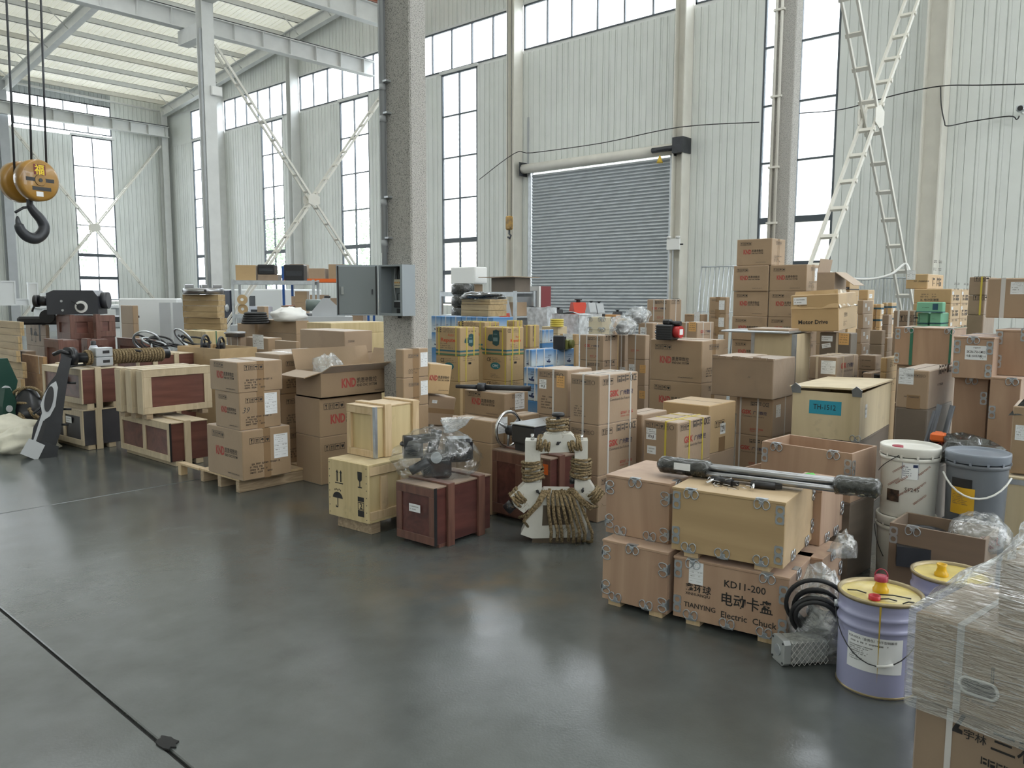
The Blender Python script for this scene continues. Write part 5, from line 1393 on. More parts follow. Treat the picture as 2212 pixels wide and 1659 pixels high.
def d_brown(b, i):
    if i == 0: return
    add_decal(b, 'certs', 'L', .4, .78, b.sy * .5); add_decal(b, 'gsk', 'L', .15, .48, b.sy * .7); add_decal(b, 'redline', 'L', .4, .1, b.sy * .45); strap(b, STRAPW, 'x', .12); strap(b, STRAPW, 'x', .6); strap(b, STRAPW, 'y', .6)
    add_decal(b, 'waybill2', 'R', .15, .5, .09)
BRW = stack(1664, [862, 946, 1020], 1586, 1707, 6.78, 'red-lettered carton with white straps', 'under the battered plain brown carton', CARDP, deco=lambda b, i: d_brown(b, 1))
bc = one(1668, 777, 862, 1535, 1715, 'battered plain brown carton with frayed top edges', CARDB, yaw=math.radians(2), rng=6.70, zb=BRW[-1].zt + .002)
rr_ = MB()
for k in range(9): rr_.box(-bc.sx / 2 - .004, -bc.sx / 2 + .03, -bc.sy / 2 + bc.sy * k / 9, -bc.sy / 2 + bc.sy * (k + .9) / 9, bc.h - .012, bc.h + .004 + .004 * (k % 3))
rr_.build('frayed_edge', CARDB, bc.root)
MB().box(-bc.sx / 2, bc.sx / 2, -.02, bc.sy / 2 - .01, bc.h + .001, bc.h + .006).build('top_flap', CARDP, bc.root)
add_decal(bc, 'letters39', 'L', .6, .5, .02)
def d_knd(b, i, side='L', lab=True, sc=1.0):
    add_decal(b, 'icons4', 'L', .10, .76, b.sy * .32); add_decal(b, 'knd', 'L', .20, .43, b.sy * .56); add_decal(b, 'url', 'L', .56, .10, b.sy * .28)
    add_decal(b, 'icons4f', 'R', .30, .78, b.sx * .4); add_decal(b, 'addr', 'R', .18, .14, b.sx * .6)
KB = stack(1512, [737, 829, 915], 1401, 1562, 7.35, 'large red-logo carton', 'with the red-ended servo motor on top', CARD, tape='y', deco=d_knd, seam='y')
# servo motor on the red-logo carton
sm = at_r(1455, 733, 7.45)
sv = empty('servo_motor', (sm.x, sm.y, KB[-1].zt + .001), math.radians(2), 'black servo motor with red end cover on a red-logo carton', 'motor')
MB().bbox(-.07, .07, -.015, .15, 0, .14, .01).build('body', BLACK, sv)
for k in range(6): MB().box(-.073, -.07, -.01, .15, .012 + .022 * k, .02 + .022 * k).build('cooling_fin', DARKM, sv)
MB().cyl((0, -.015, .075), (0, -.075, .075), .055, n=20).build('red_cover', mat('red_cover', (0.45, 0.03, 0.03), .35), sv)
MB().bbox(-.04, .04, .03, .10, .14, .185, .01).build('connector', BLACK, sv)
MB().cyl((0, .02, .15), (0, -.07, .15), .022, n=14).build('connector_plug', BLACK, sv)
MB().cyl((0, .15, .07), (0, .19, .07), .014, n=12).build('shaft', CHROME, sv)
MB().box(-.03, .03, -.077, -.075, .05, .10).build('sticker', PAPER, sv)
# far red-lettered rows
d_small = lambda b, i: (strap(b, STRAPW, 'x', .3, .014), strap(b, STRAPW, 'x', .75, .014), strap(b, STRAPW, 'y', .5, .014), add_decal(b, 'certs', 'L', .35, .8, b.sy * .5), add_decal(b, 'gsk', 'L', .22, .46, b.sy * .6), add_decal(b, 'icons3', 'R', .1, .8, b.sx * .7), add_decal(b, 'redline', 'L', .45, .12, b.sy * .4))
stack(1302, [725, 781, 838], 1251, 1333, 8.2, 'red-lettered carton with white straps', 'behind the orange-labelled carton', CARDP, deco=d_small)
stack(1348, [724, 779, 836], 1334, .30, 8.55, 'dark-sided carton', 'squeezed between two red-lettered stacks', CARDB, deco=lambda b, i: (strap(b, STRAPW, 'x', .5), add_decal(b, 'bj', 'L', .3, .5, .07) if i else None))
stack(1391, [724, 778, 834, 889], 1353, 1400, 8.3, 'strapped carton with small labels', 'left of the large red-logo cartons', CARDP, deco=lambda b, i: (strap(b, STRAPW, 'x', .45), add_decal(b, 'orangenote', 'L', .72, .5, .07) if i else None, add_decal(b, 'bj', 'L', .1, .55, .07) if i else None, add_decal(b, 'redline', 'L', .2, .3, .12) if not i else None))
HH = stack(1447, [647, 695], 1397, 1471, 10.0, 'red-lettered carton with white straps', 'rising highest in front of the shutter', CARDP, deco=d_small)
stack(1410, [698, 735], 1378, 1432, 8.9, 'low strapped carton', 'beside the bagged parts', CARDP, deco=lambda b, i: (strap(b, STRAPW, 'x', .5), strap(b, STRAPW, 'y', .4), add_decal(b, 'bj', 'L', .15, .3, .08)))
stack(1505, [697, 740], 1469, 1541, 9.1, 'red-lettered carton with white straps and orange label', 'behind the servo motor', CARDP, deco=lambda b, i: (strap(b, STRAPW, 'x', .35), strap(b, STRAPW, 'y', .35), strap(b, STRAPW, 'y', .8), add_decal(b, 'orangenote', 'L', .5, .55, .09), add_decal(b, 'gsk', 'R', .2, .35, b.sx * .6)))
d_lab = lambda b, i: (add_decal(b, 'waybill', 'L', .58, .25, b.sy * .32), add_decal(b, 'icons4f', 'L', .15, .78, b.sy * .3), add_decal(b, 'textblock', 'L', .1, .1, b.sy * .4))
stack(1566, [642, 679, 716, 753], 1529, 1573, 10.1, 'small carton with white shipping label', 'against the tall red-logo stack', CARD, deco=d_lab, tape='x')
stack(1515, [679, 700], 1478, 1528, 10.2, 'small carton with white shipping label', 'left of the label-carton stack', CARD, deco=d_lab)
# tall red-logo stack, two piles side by side
TK2 = stack(1734, [571, 629, 686, 740, 795], 1655, 1761, 10.6, 'red-logo carton', 'right pile of the tall red-logo wall', CARD, deco=d_knd, tape='y', seam='y')
TKs = TK2[-1]
c0 = Vector((TKs.c[0], TKs.c[1])) ; 
for k, b2 in enumerate(TK2):
    b = Box(); b.__dict__.update(b2.__dict__)
    b.c = (b2.c[0] + (.0 if k % 2 else -.015), b2.c[1] + b2.sy + .012, b2.c[2])
    carton(b, 'cardboard_box', 'red-logo carton, %s of the left pile of the tall red-logo wall' % ORD[k], CARD, None, 'y', 'y'); d_knd(b, 0)
tb = Box(); tb.__dict__.update(b.__dict__); tb.zb = b.zb + b.h + .002; tb.h = .335; tb.c = (b.c[0] + .01, b.c[1] - .03, tb.zb); tb.sy *= 1.0
carton(tb, 'cardboard_box', 'red-logo carton crowning the tall red-logo wall, alone on top', CARD, None, 'y', 'y'); d_knd(tb, 0)
add_decal(TK2[-1], 'waybill', 'R', .62, .4, .10)
# boxes right of the tall stack
def d_inv(b, i): add_decal(b, 'inverter', 'L', .02, .42, b.sy * .96); add_decal(b, 'textblock', 'L', .3, .8, b.sy * .3); MB().box(-b.sx / 2, b.sx / 2, -b.sy / 2 - .002, -b.sy / 2, b.h * .4, b.h * .47).build('band', MATS['dark_band_ink'], b.root)
stack(1833, [606, 640, 675], 1800, 1853, 10.4, 'inverter carton with dark band', 'behind the Motor Drive carton', CARDY, name='inverter_carton', deco=d_inv)
ocs = stack(1800, [669, 705, 745], 1762, .36, 9.9, 'plain carton', 'under the open flap carton', CARD)
oc = one(1800, 622, 668, 1762, .36, 'open carton with raised flap beside the tall red-logo wall', CARDP, rng=9.9, zb=ocs[-1].zt + .002, h=.42, open_top=True)
MB().box(-oc.sx / 2, oc.sx / 2 * .9, 0, .006, 0, .26).build('flap', CARDP, oc.root, loc=(0, -oc.sy / 2, oc.h), rot=(math.radians(125), 0, 0))
MB().box(-oc.sx / 2, oc.sx / 2, -.006, 0, 0, .16).build('flap', CARDP, oc.root, loc=(0, oc.sy / 2, oc.h), rot=(math.radians(10), 0, 0))
stack(1870, [626, 647, 690, 732], 1850, 1884, 10.9, 'small carton with printed band', 'next to the inverter cartons', CARDY, deco=lambda b, i: add_decal(b, 'smallnote', 'R', .2, .15, .1))
stack(1858, [649, 679, 710, 742, 774], 1846, 1880, 9.2, 'worn carton with small paper labels', 'against the Motor Drive carton', CARD, deco=lambda b, i: (add_decal(b, 'smallnote', 'R', .5, .25, .05, sc=(1, 1.6)), add_decal(b, 'smallnote', 'R', .2, .5, .05, sc=(1, 1.6))), jit=.03)
# Motor Drive carton on a dark carton on a strapped one
DB = stack(1836, [720, 771], 1769, 1850, 7.75, 'dark grey-brown carton with strap', 'under the Motor Drive carton', CARDD, deco=lambda b, i: (strap(b, STRAPP, 'x', .57, .02), add_decal(b, 'orangenote', 'L', .62, .5, .09), add_decal(b, 'smallnote', 'L', .06, .62, .1), add_decal(b, 'smallnote', 'L', .1, .3, .08, rot=.2)), hidden_m=CARDB)
MD = solve(1812, 715, 1709, 1849, math.radians(5), rng=7.72, yt=634)
MD.zb = DB[-1].zt + .02; MD.c = (MD.c[0], MD.c[1], MD.zb)
carton(MD, 'cardboard_box', 'crushed carton printed Motor Drive, tilted on the dark carton', CARDY)
MD.root.rotation_euler = (math.radians(-2.5), math.radians(-2), MD.yaw)
add_decal(MD, 'motordrive', 'L', .16, .20, MD.sy * .62); add_decal(MD, 'smallnote', 'L', .06, .74, .12, sc=(1, 1.1)); add_decal(MD, 'icons3', 'R', .3, .36, .10); add_decal(MD, 'addr', 'R', .25, .12, .12); add_decal(MD, 'darkline', 'L', .12, .70, .1)
sheet([(-MD.sx / 2 - .004, MD.sy / 2, MD.h * .62), (-MD.sx / 2 - .004, -MD.sy / 2, MD.h * .62), (-MD.sx / 2 + .05, -MD.sy / 2 + .02, MD.h + .04), (-MD.sx / 2 + .05, MD.sy / 2 - .03, MD.h + .03)], 14, 6, .02, 3, 'folded_flap', CARDY, MD.root, 7)
sheet([(-MD.sx / 2, -MD.sy / 2 - .004, MD.h * .62), (MD.sx / 2, -MD.sy / 2 - .004, MD.h * .62), (MD.sx / 2 - .02, -MD.sy / 2 + .08, MD.h + .03), (-MD.sx / 2 + .04, -MD.sy / 2 + .04, MD.h + .03)], 10, 6, .02, 5, 'taped_flap', mat('shiny_tape_over_card', (0.44, 0.32, 0.19), .15, var=.15, scale=12, bump=.6, bscale=14, coat=.5), MD.root, 9)
stack(1805, [772, 822], 1746, 1852, 7.05, 'red-lettered carton with pale straps', 'in front of the dark carton', CARDB, deco=lambda b, i: (strap(b, STRAPP, 'x', .3, .018), strap(b, STRAPP, 'y', .3, .018), strap(b, STRAPP, 'y', .78, .018), add_decal(b, 'waybill2', 'L', .45, .25, .12, sc=(1, .8)), add_decal(b, 'gsk', 'R', .2, .3, b.sx * .6)))
# tall pale plywood box with metal edging
PB = solve(1714, 830, 1620, 1746, math.radians(2), rng=7.6, yt=722)
PB.h = PB.zt; PB.zb = 0; PB.c = (PB.c[0], PB.c[1], 0)
ply_crate(PB, 'tall pale plywood crate with metal corner strips under loose sheet metal', PLYP, lid=False)
for (u, v) in ((-PB.sx / 2, -PB.sy / 2), (-PB.sx / 2, PB.sy / 2)):
    s_ = 1 if v < 0 else -1
    mb = MB().box(u - .003, u, v, v + s_ * .03, 0, PB.h); mb.box(u - .003, u + .03, v - s_ * .003, v, 0, PB.h)
    mb.build('corner_strip', CLIPM, PB.root)
ms = at_r(1655, 716, 7.85)
mt = empty('sheet_metal_lid', (ms.x, ms.y, PB.zt + .004), math.radians(4), 'grey sheet metal tray lying on the tall pale crate', 'sheet metal')
MB().bbox(-.24, .24, -.3, .34, 0, .02, .006).build('tray', GALV, mt); MB().bbox(-.20, .18, -.28, .1, .021, .04, .004).build('board', CARDP, mt)
# ---- right-hand wall of plywood crates and cartons
pcl = [('L', 'l', .85), ('L', 'l', .25), ('L', 't', .3)]
P1b = stack(2052, [793, 880], 1932, .4, 6.95, 'old brown carton', 'under the green-strapped crate', CARDB, name='cardboard_box')
P1 = solve(2052, 793, 1930, .42, 0, rng=6.9, yt=709)
P1.zb = P1b[-1].zt + .002; P1.c = (P1.c[0], P1.c[1], P1.zb)
ply_crate(P1, 'plywood crate with dark green straps beside the green cartons', PLY, plates=[('L', 'l', .82), ('L', 'l', .18)], clips=[('L', 't', .24), ('L', 't', .95)], sc=.95)
strap(P1, STRAPG, 'x', .30, .022); strap(P1, STRAPG, 'x', .985, .016)
P4 = solve(2130, 900, 2057, .34, math.radians(1), rng=5.75, yt=817); P4.h = P4.zt; P4.zb = 0; P4.c = (P4.c[0], P4.c[1], 0)
ply_crate(P4, 'tall plywood crate on the floor behind the leaning grey pipes', PLY, clips=[('L', 't', .5)], plates=[('L', 'r', .88)], sc=.95)
P2 = solve(2142, 814, 2056, .62, math.radians(1), rng=5.65, yt=723); P2.zb = P4.zt + .002; P2.c = (P2.c[0], P2.c[1], P2.zb)
ply_crate(P2, 'plywood crate with white sticker and blue bands over its lid', PLY, clips=[('L', 't', .48)], plates=[('L', 'l', .75), ('L', 'r', .75), ('L', 'l', .25), ('L', 'r', .2)], sc=.95)
add_decal(P2, 'm35', 'L', .3, .45, .12)
BLUEB = mat('blue_band', (0.12, 0.16, 0.28), .5)
for q in (-.16, .18): MB().box(q, q + .012, -P2.sy / 2, P2.sy / 2, P2.h + .0005, P2.h + .002).build('band', BLUEB, P2.root)
P5 = solve(2200, 900, 2134, .4, math.radians(1), rng=5.62, yt=818); P5.h = P5.zt; P5.zb = 0; P5.c = (P5.c[0], P5.c[1], 0)
ply_crate(P5, 'plywood crate on the floor with clip at its upper edge beside the leaning cartons', PLY, clips=[('L', 't', .7)], plates=[('L', 'l', .8)], sc=.95)
P3 = solve(2216, 790, 2147, .4, math.radians(1), rng=5.78, yt=690); P3.zb = P5.zt + .002; P3.c = (P3.c[0], P3.c[1], P3.zb)
ply_crate(P3, 'plywood crate with two-hole plates under the big strapped carton', PLY, plates=[('L', 'l', .82), ('L', 'l', .3), ('L', 'r', .9)], sc=.95)
Q1 = solve(2235, 688, 2128, .45, math.radians(1), rng=5.95, yt=600); Q1.zb = P3.zt + .002; Q1.c = (Q1.c[0], Q1.c[1], Q1.zb)
carton(Q1, 'cardboard_box', 'large carton with white strap and white label above the plywood crates', CARDP)
strap(Q1, STRAPW, 'x', .33, .025); add_decal(Q1, 'waybill2', 'L', .48, .6, .12, sc=(1, .55)); MB().box(-Q1.sx / 2 - .001, -Q1.sx / 2, -.16, -.08, .0, .12).build('tape', TAPE, Q1.root)
stack(2125, [598, 638, 681], 2089, .4, 7.9, 'brown carton with yellow strap', 'behind the large strapped carton', CARDB, deco=lambda b, i: (strap(b, STRAPY, 'x', .75), add_decal(b, 'icons3', 'L', .3, .75, .12)))
NC = stack(2003, [801, 886], 1934, 2056, 5.65, 'carton with old paper label', 'in front of the green-strapped plywood crate', CARDP, deco=lambda b, i: (add_decal(b, 'icons6', 'L', .3, .82, b.sy * .6), add_decal(b, 'waybill2', 'L', .05, .62, .09), add_decal(b, 'darkline', 'L', .2, .28, b.sy * .55), add_decal(b, 'certs', 'R', .35, .84, b.sx * .5), add_decal(b, 'darkline', 'R', .3, .55, .15), MB().box(-b.sx / 2 - .001, -b.sx / 2, -.05, .03, 0, b.h * .35).build('tape', TAPE, b.root)), hidden_m=CARDD)
# leaning cartons at the far right
LQ = solve(2245, 885, 2188, .35, math.radians(6), rng=4.95, yt=735); LQ.zb = .62
LQ.c = (LQ.c[0], LQ.c[1], LQ.zb); carton(LQ, 'cardboard_box', 'tall carton wrapped in black film at the end of the crate wall', CARD)
add_decal(LQ, 'waybill2', 'L', .15, .5, .07)
sheet([(-LQ.sx / 2 - .01, LQ.sy / 2 + .02, LQ.h * .86), (-LQ.sx / 2 - .01, -LQ.sy / 2, LQ.h * .9), (-LQ.sx / 2 + .05, -LQ.sy / 2, LQ.h + .2), (-LQ.sx / 2 + .02, LQ.sy / 2 - .1, LQ.h + .12)], 14, 8, .03, 7, 'black_film', BTAPE, LQ.root, 9)
LP = solve(2250, 958, 2162, .35, math.radians(4), rng=4.9, yt=880); LP.h = .61; LP.zb = 0; LP.c = (LP.c[0], LP.c[1], 0)
ply_crate(LP, 'dusty plywood crate with metal edge strips under the film-wrapped carton', PLYP)
mb = MB().box(-LP.sx / 2 - .003, -LP.sx / 2, LP.sy / 2 - .03, LP.sy / 2, 0, LP.h); mb.box(-LP.sx / 2 - .003, -LP.sx / 2, -LP.sy / 2, LP.sy / 2, LP.h - .04, LP.h - .012); mb.build('edge_strip', CLIPM, LP.root)
# green cartons, pump cartons, further right rear
GREEN = mat('green_carton', (0.20, 0.48, 0.32), .45); GREENB = mat('green_carton_base', (0.02, 0.08, 0.13), .5)
def d_green(b, i):
    mb = MB(); x, y = b.sx / 2 + .001, b.sy / 2 + .001; mb.box(-x, x, -y, y, .001, b.h * .1); mb.build('base_band', GREENB, b.root)
    if i == 0: add_decal(b, 'darkline', 'L', .2, .45, b.sy * .3); MB().box(-b.sx / 2 - .002, -b.sx / 2, -b.sy * .32, -b.sy * .12, b.h * .25, b.h * .85).build('picture_print', GREENB, b.root)
    else: add_decal(b, 'textblock', 'L', .2, .4, b.sy * .4)
g1 = stack(2003, [676, 700, 725], 1979, .3, 7.8, 'small green carton', 'left column of the green pile', GREEN, name='green_carton', deco=lambda b, i: d_green(b, 1), hmin=.14)
g2 = stack(2031, [676, 700, 725], 2006, 2047, 7.75, 'small green carton', 'right column of the green pile', GREEN, name='green_carton', deco=lambda b, i: d_green(b, 1), hmin=.14)
gt = solve(2036, 675, 1979, 2042, 0, rng=7.72, yt=652); gt.zb = max(g1[-1].zt, g2[-1].zt) + .002; gt.c = (gt.c[0], gt.c[1], gt.zb)
carton(gt, 'cardboard_box', 'long green carton lying on top of the green pile', GREEN); d_green(gt, 0)
pmp = stack(2050, [624, 656, 690, 725], 1969, 2070, 8.7, 'carton printed 2L lubrication pump', 'behind the green pile', CARDY, name='pump_carton', deco=lambda b, i: (add_decal(b, 'pump', 'L', .18, .15, b.sy * .5) if i == 0 else None, add_decal(b, 'pump2', 'R', .2, .2, b.sx * .6), add_decal(b, 'smallnote', 'R', .05, .6, .06)))
for k, pb_ in enumerate(pmp):
    b = Box(); b.__dict__.update(pb_.__dict__); b.c = (pb_.c[0] + pb_.sx + .012, pb_.c[1], pb_.c[2]); carton(b, 'cardboard_box', 'pump carton, %s of the pile behind the printed pump cartons' % ORD[k], CARDY); add_decal(b, 'pump2', 'R', .2, .2, b.sx * .6); add_decal(b, 'smallnote', 'R', .05, .6, .06)
tpp = solve(2003, 623, 1956, 2037, 0, rng=8.8, yt=591); tpp.zb = pmp[-1].zt + .002; tpp.c = (tpp.c[0] + .0, tpp.c[1], tpp.zb)
carton(tpp, 'cardboard_box', 'single pump carton with corner label on top of the pump pile', CARDY); add_decal(tpp, 'waybill2', 'L', .03, .62, .08); add_decal(tpp, 'pump2', 'R', .3, .2, tpp.sx * .55); add_decal(tpp, 'darkline', 'L', .3, .45, .16)
stack(1972, [671, 720], 1928, 1978, 7.75, 'brown carton with white straps', 'left of the green pile', CARDB, deco=lambda b, i: (strap(b, STRAPW, 'x', .25, .016), strap(b, STRAPW, 'x', .75, .016), add_decal(b, 'icons3', 'L', .25, .5, .17), add_decal(b, 'textblock', 'L', .3, .2, .12)))
def d_band(b, i): MB().box(-b.sx / 2 - .001, b.sx / 2 + .001, -b.sy / 2 - .002, b.sy / 2 + .001, b.h * .55, b.h * .7).build('band', GREENB, b.root); add_decal(b, 'smallnote', 'R', .3, .15, .07, sc=(1, 1.5))
for k, (xe, xl, xr, r0) in enumerate(((1889, 1879, 1897, 11.2), (1899, 1890, 1906, 11.1), (1912, 1905, 1922, 11.6), (1924, 1917, 1934, 11.5))):
    stack(xe, [657, 682, 708, 735] if k < 2 else [654, 679, 705], xl, xr, r0, 'blue-banded carton', '%s behind the brown strapped carton' % ('one', 'two', 'three', 'four')[k], CARDY, deco=d_band)
stack(1918, [680, 702, 722], 1904, 1926, 9.9, 'small dark-sided carton', 'in front of the blue-banded cartons', CARDB)
stack(1903, [714, 745, 775], 1876, 1910, 8.7, 'half-open carton', 'below the blue-banded cartons', CARDB)
stack(1890, [768, 800], 1854, 1903, 7.6, 'two-tone carton with large characters', 'right of the Motor Drive pile', CARDB, deco=lambda b, i: (add_decal(b, 'darkline', 'L', .15, .6, b.sy * .6), add_decal(b, 'darkline', 'L', .15, .2, b.sy * .6), add_decal(b, 'textblock', 'R', .2, .3, b.sx * .5)))
stack(1912, [773, 805, 850], 1906, 1940, 7.3, 'yellowish carton with printed form', 'behind the turquoise-labelled crate', CARDY, deco=lambda b, i: (add_decal(b, 'addr', 'R', .25, .35, b.sx * .5)))
stack(1880, [806, 835], 1862, 1903, 7.35, 'low carton with bright top', 'beside the coiled black cable', CARDP)
bl = stack(1915, [730, 760], 1908, 1928, 9.3, 'open brown carton', 'beside the leaning black hose', CARD)
cb2 = empty('black_cable', (0, 0, 0), 0, 'looped black cable on the low carton behind the turquoise-labelled crate', 'cable')
p_ = at_r(1893, 812, 7.55); cb2.location = (p_.x, p_.y, 0.80)
for k in range(4): MB().tube([(.12 * math.cos(t), .1 * math.sin(t), .016 + .025 * k + .01 * math.sin(t * 2 + k)) for t in [2 * PI * i / 20 for i in range(20)]], .013, n=7, closed=True).build('cable_loop', BLACKR, cb2)
# ================================================================ left and centre foreground
# ---- pallet with red-logo cartons
LAM = mat_wood('laminated_ply_edge', (0.30, 0.22, 0.14), (0.50, 0.38, 0.25), axis='x', grain=30, bump=.3)
pcn = at_z(517, 1065, 0)
pal = empty('pallet', (pcn.x, pcn.y, 0), math.radians(1), 'low wooden pallet under the red-logo cartons', 'pallet')
PX, PY = 0.92, 0.62
for q in (0.0, PY / 2 - .03, PY - .06): MB().bbox(0, PX, q, q + .05, 0, .09, .003).build('bearer', LAM, pal)
for k in range(6): MB().bbox(.155 * k, .155 * k + .125, -.005, PY, .0905, .108, .002).build('deck_board', PINE, pal)
MB().bbox(-.01, .05, PY, PY + .36, .0905, .108, .002).build('deck_board', PINE, pal)
MB().bbox(-.01, .05, PY + .31, PY + .36, 0, .09, .002).build('bearer', PINE, pal)
def d_kA(b, i, lab=None):
    add_decal(b, 'icons4f', 'L', .16, .78, b.sy * .34); add_decal(b, 'knd', 'L', .26, .42, b.sy * .60); add_decal(b, 'url', 'L', .58, .08, b.sy * .32)
    add_decal(b, 'icons4', 'R', .14, .72, b.sx * .42); add_decal(b, 'addr', 'R', .14, .12, b.sx * .62)
K1 = one(526, 932, 1040, 451, 630, 'large red-logo carton at the bottom on the pallet, with shipping label', CARD, zb=.11, tape='y', seam='y', name='cardboard_box'); d_kA(K1, 0); add_decal(K1, 'waybill', 'R', .64, .36, .125)
K2 = one(519, 850, 931, 467, 608, 'red-logo carton marked 39 with shipping label, middle of the pallet stack', CARD, zb=K1.zt + .001, tape='y', seam='y'); d_kA(K2, 0); add_decal(K2, 'waybill', 'R', .60, .36, .11); add_decal(K2, 'letters39', 'R', .06, .46, .055)
K3 = one(515, 783, 850, 455, 611, 'plain-sided red-logo carton with bright lid on top of the pallet stack', CARD, zb=K2.zt + .001, tape='y', seam='y'); d_kA(K3, 0)
zb = .11
kx = at_z(600, 1022, .11)
for k, (yt, yb, xr, nm) in enumerate(((948, 1018, 699, 'bottom'), (884, 947, 694, 'middle'), (808, 883, 692, 'top'))):
    b = solve(608, yb, .40, xr, math.radians(0), rng=7.02, yt=yt)
    b.h = (.11 + .305) - .11 if k == 0 else b.h; b.zb = zb; b.c = (b.c[0], b.c[1], zb)
    b.h = .30 if k < 2 else .335
    carton(b, 'cardboard_box', 'red-logo carton, %s of the rear pile on the pallet' % nm, CARD, None, 'y', 'y'); add_decal(b, 'icons4', 'R', .14, .70, b.sx * .4); add_decal(b, 'addr', 'R', .14, .14, b.sx * .62)
    if k == 2: add_decal(b, 'waybill', 'R', .64, .38, .11)
    zb += b.h + .001
# ---- open red-logo carton with white packs on two red-logo cartons
def d_kR(b, i):
    add_decal(b, 'icons4', 'R', .06, .70, .20); add_decal(b, 'knd', 'R', .16, .32, .36); add_decal(b, 'url', 'R', .66, .10, .16)
OK_ = stack(694, [862, 946, 1030], .36, 828, 6.62, 'large red-logo carton', 'under the open carton of white packs', CARD, deco=d_kR)
ok = one(694, 806, 861, .36, 855, 'open red-logo carton full of white packs in clear plastic', CARD, rng=6.60, zb=OK_[-1].zt + .001, open_top=True); add_decal(ok, 'knd', 'R', .26, .35, .36); add_decal(ok, 'url', 'R', .70, .12, .15)
x, y, h = ok.sx / 2, ok.sy / 2, ok.h
fc = lambda sx_, sy_, loc, rot: MB().box(0, sx_, 0, sy_, 0, .007).build('flap', CARD, ok.root, loc=loc, rot=rot)
fc(2 * x, .16, (-x, -y, h), (math.radians(-205), 0, 0)); fc(2 * x, .18, (-x, y, h), (math.radians(72), 0, 0))
MB().box(0, .16, 0, 2 * y, 0, .007).build('flap', CARD, ok.root, loc=(x, -y, h), rot=(0, math.radians(-70), 0))
MB().box(-.16, 0, 0, 2 * y, 0, .007).build('flap', CARD, ok.root, loc=(-x, -y, h), rot=(0, math.radians(-12), 0))
FOAM = mat('white_foam', (0.80, 0.81, 0.80), .6)
for k in range(4):
    o = MB().bbox(-.065, .065, -.15, .15, 0, .13, .02).build('foam_pack', FOAM); o.location = (ok.c[0] - .02 + .105 * k * 1.28 - .06, ok.c[1] - .0, ok.zb + .09)
    tagit(o, 'white foam pack standing in the open red-logo carton', 'pack', 'foam packs in the open carton')
    o.location.x = ok.c[0] - .08 + .133 * k
blob('plastic_bag', (ok.c[0] - .2, ok.c[1] - .02, ok.zb + .12), .12, .12, .14, CLEAR, 'shiny clear plastic bag bulging from the open red-logo carton', 'plastic bag', 12, amp=.35)
# cartons by the pillar
d_s = lambda b, i: (add_decal(b, 'icons4f', 'R', .2, .7, .10), add_decal(b, 'addr', 'R', .2, .15, .11), add_decal(b, 'waybill', 'R', .68, .35, .07))
SK = stack(872, [755, 818, 880], 855, 926, 5.95, 'small red-logo carton with shipping label', 'in front of the stippled pillar', CARD, deco=d_s, tape='y', seam='y')
tb1 = one(924, 857, 905, .22, 976, 'small carton tipped over below the leaning red-logo carton', CARDP, rng=6.42, zb=.50, h=.24); tb1.root.rotation_euler = (math.radians(4), math.radians(9), math.radians(-6)); add_decal(tb1, 'smallnote', 'R', .1, .75, .05); MB().box(-tb1.sx / 2, tb1.sx / 2, -tb1.sy / 2 - .001, -tb1.sy / 2, .1, .14).build('tape', TAPE, tb1.root)
tb2 = one(924, 795, 855, .2, 970, 'red-logo carton leaning at an angle against the small carton stack', CARDY, rng=6.35, zb=.765, h=.24); tb2.root.rotation_euler = (math.radians(3), math.radians(7), math.radians(-4)); add_decal(tb2, 'knd', 'R', .05, .45, .2); add_decal(tb2, 'url', 'R', .5, .12, .1)
stack(936, [912, 990], .3, 1010, 6.5, 'carton lying flat', 'under the tipped cartons', CARDP)
KS = stack(1090, [851, 905, 960], 1003, 1141, 6.05, 'red-logo carton', 'under the black splined shaft', CARD, deco=lambda b, i: (d_knd(b, 0), add_decal(b, 'waybill2', 'R', .42, .3, .11)))
stack(1062, [911, 960], 983, 1088, 5.55, 'low red-logo carton with waybill', 'in front of the splined shaft carton', CARD, deco=lambda b, i: add_decal(b, 'waybill2', 'R', .5, .4, .1))
stack(1128, [898, 950], 1095, 1165, 5.75, 'low carton with label', 'beside the splined shaft carton', CARD, deco=lambda b, i: (add_decal(b, 'icons4f', 'R', .2, .6, .1), add_decal(b, 'waybill', 'L', .6, .3, .06)))
s0 = at_r(985, 835, 6.3); s1 = at_r(1146, 846, 6.15); zz = KS[-1].zt + .03
sh0 = empty('splined_shaft', (s0.x, s0.y, zz), 0, 'black splined machine shaft lying on a red-logo carton', 'shaft')
dd = Vector((s1.x - s0.x, s1.y - s0.y, 0))
MB().cyl((0, 0, 0), dd * .3, .014, .02, n=14).build('thin_end', DARKM, sh0); MB().cyl(dd * .3, dd * .4, .034, n=18).build('collar', DARKM, sh0); MB().cyl(dd * .4, dd, .022, n=14).build('spline', DARKM, sh0)
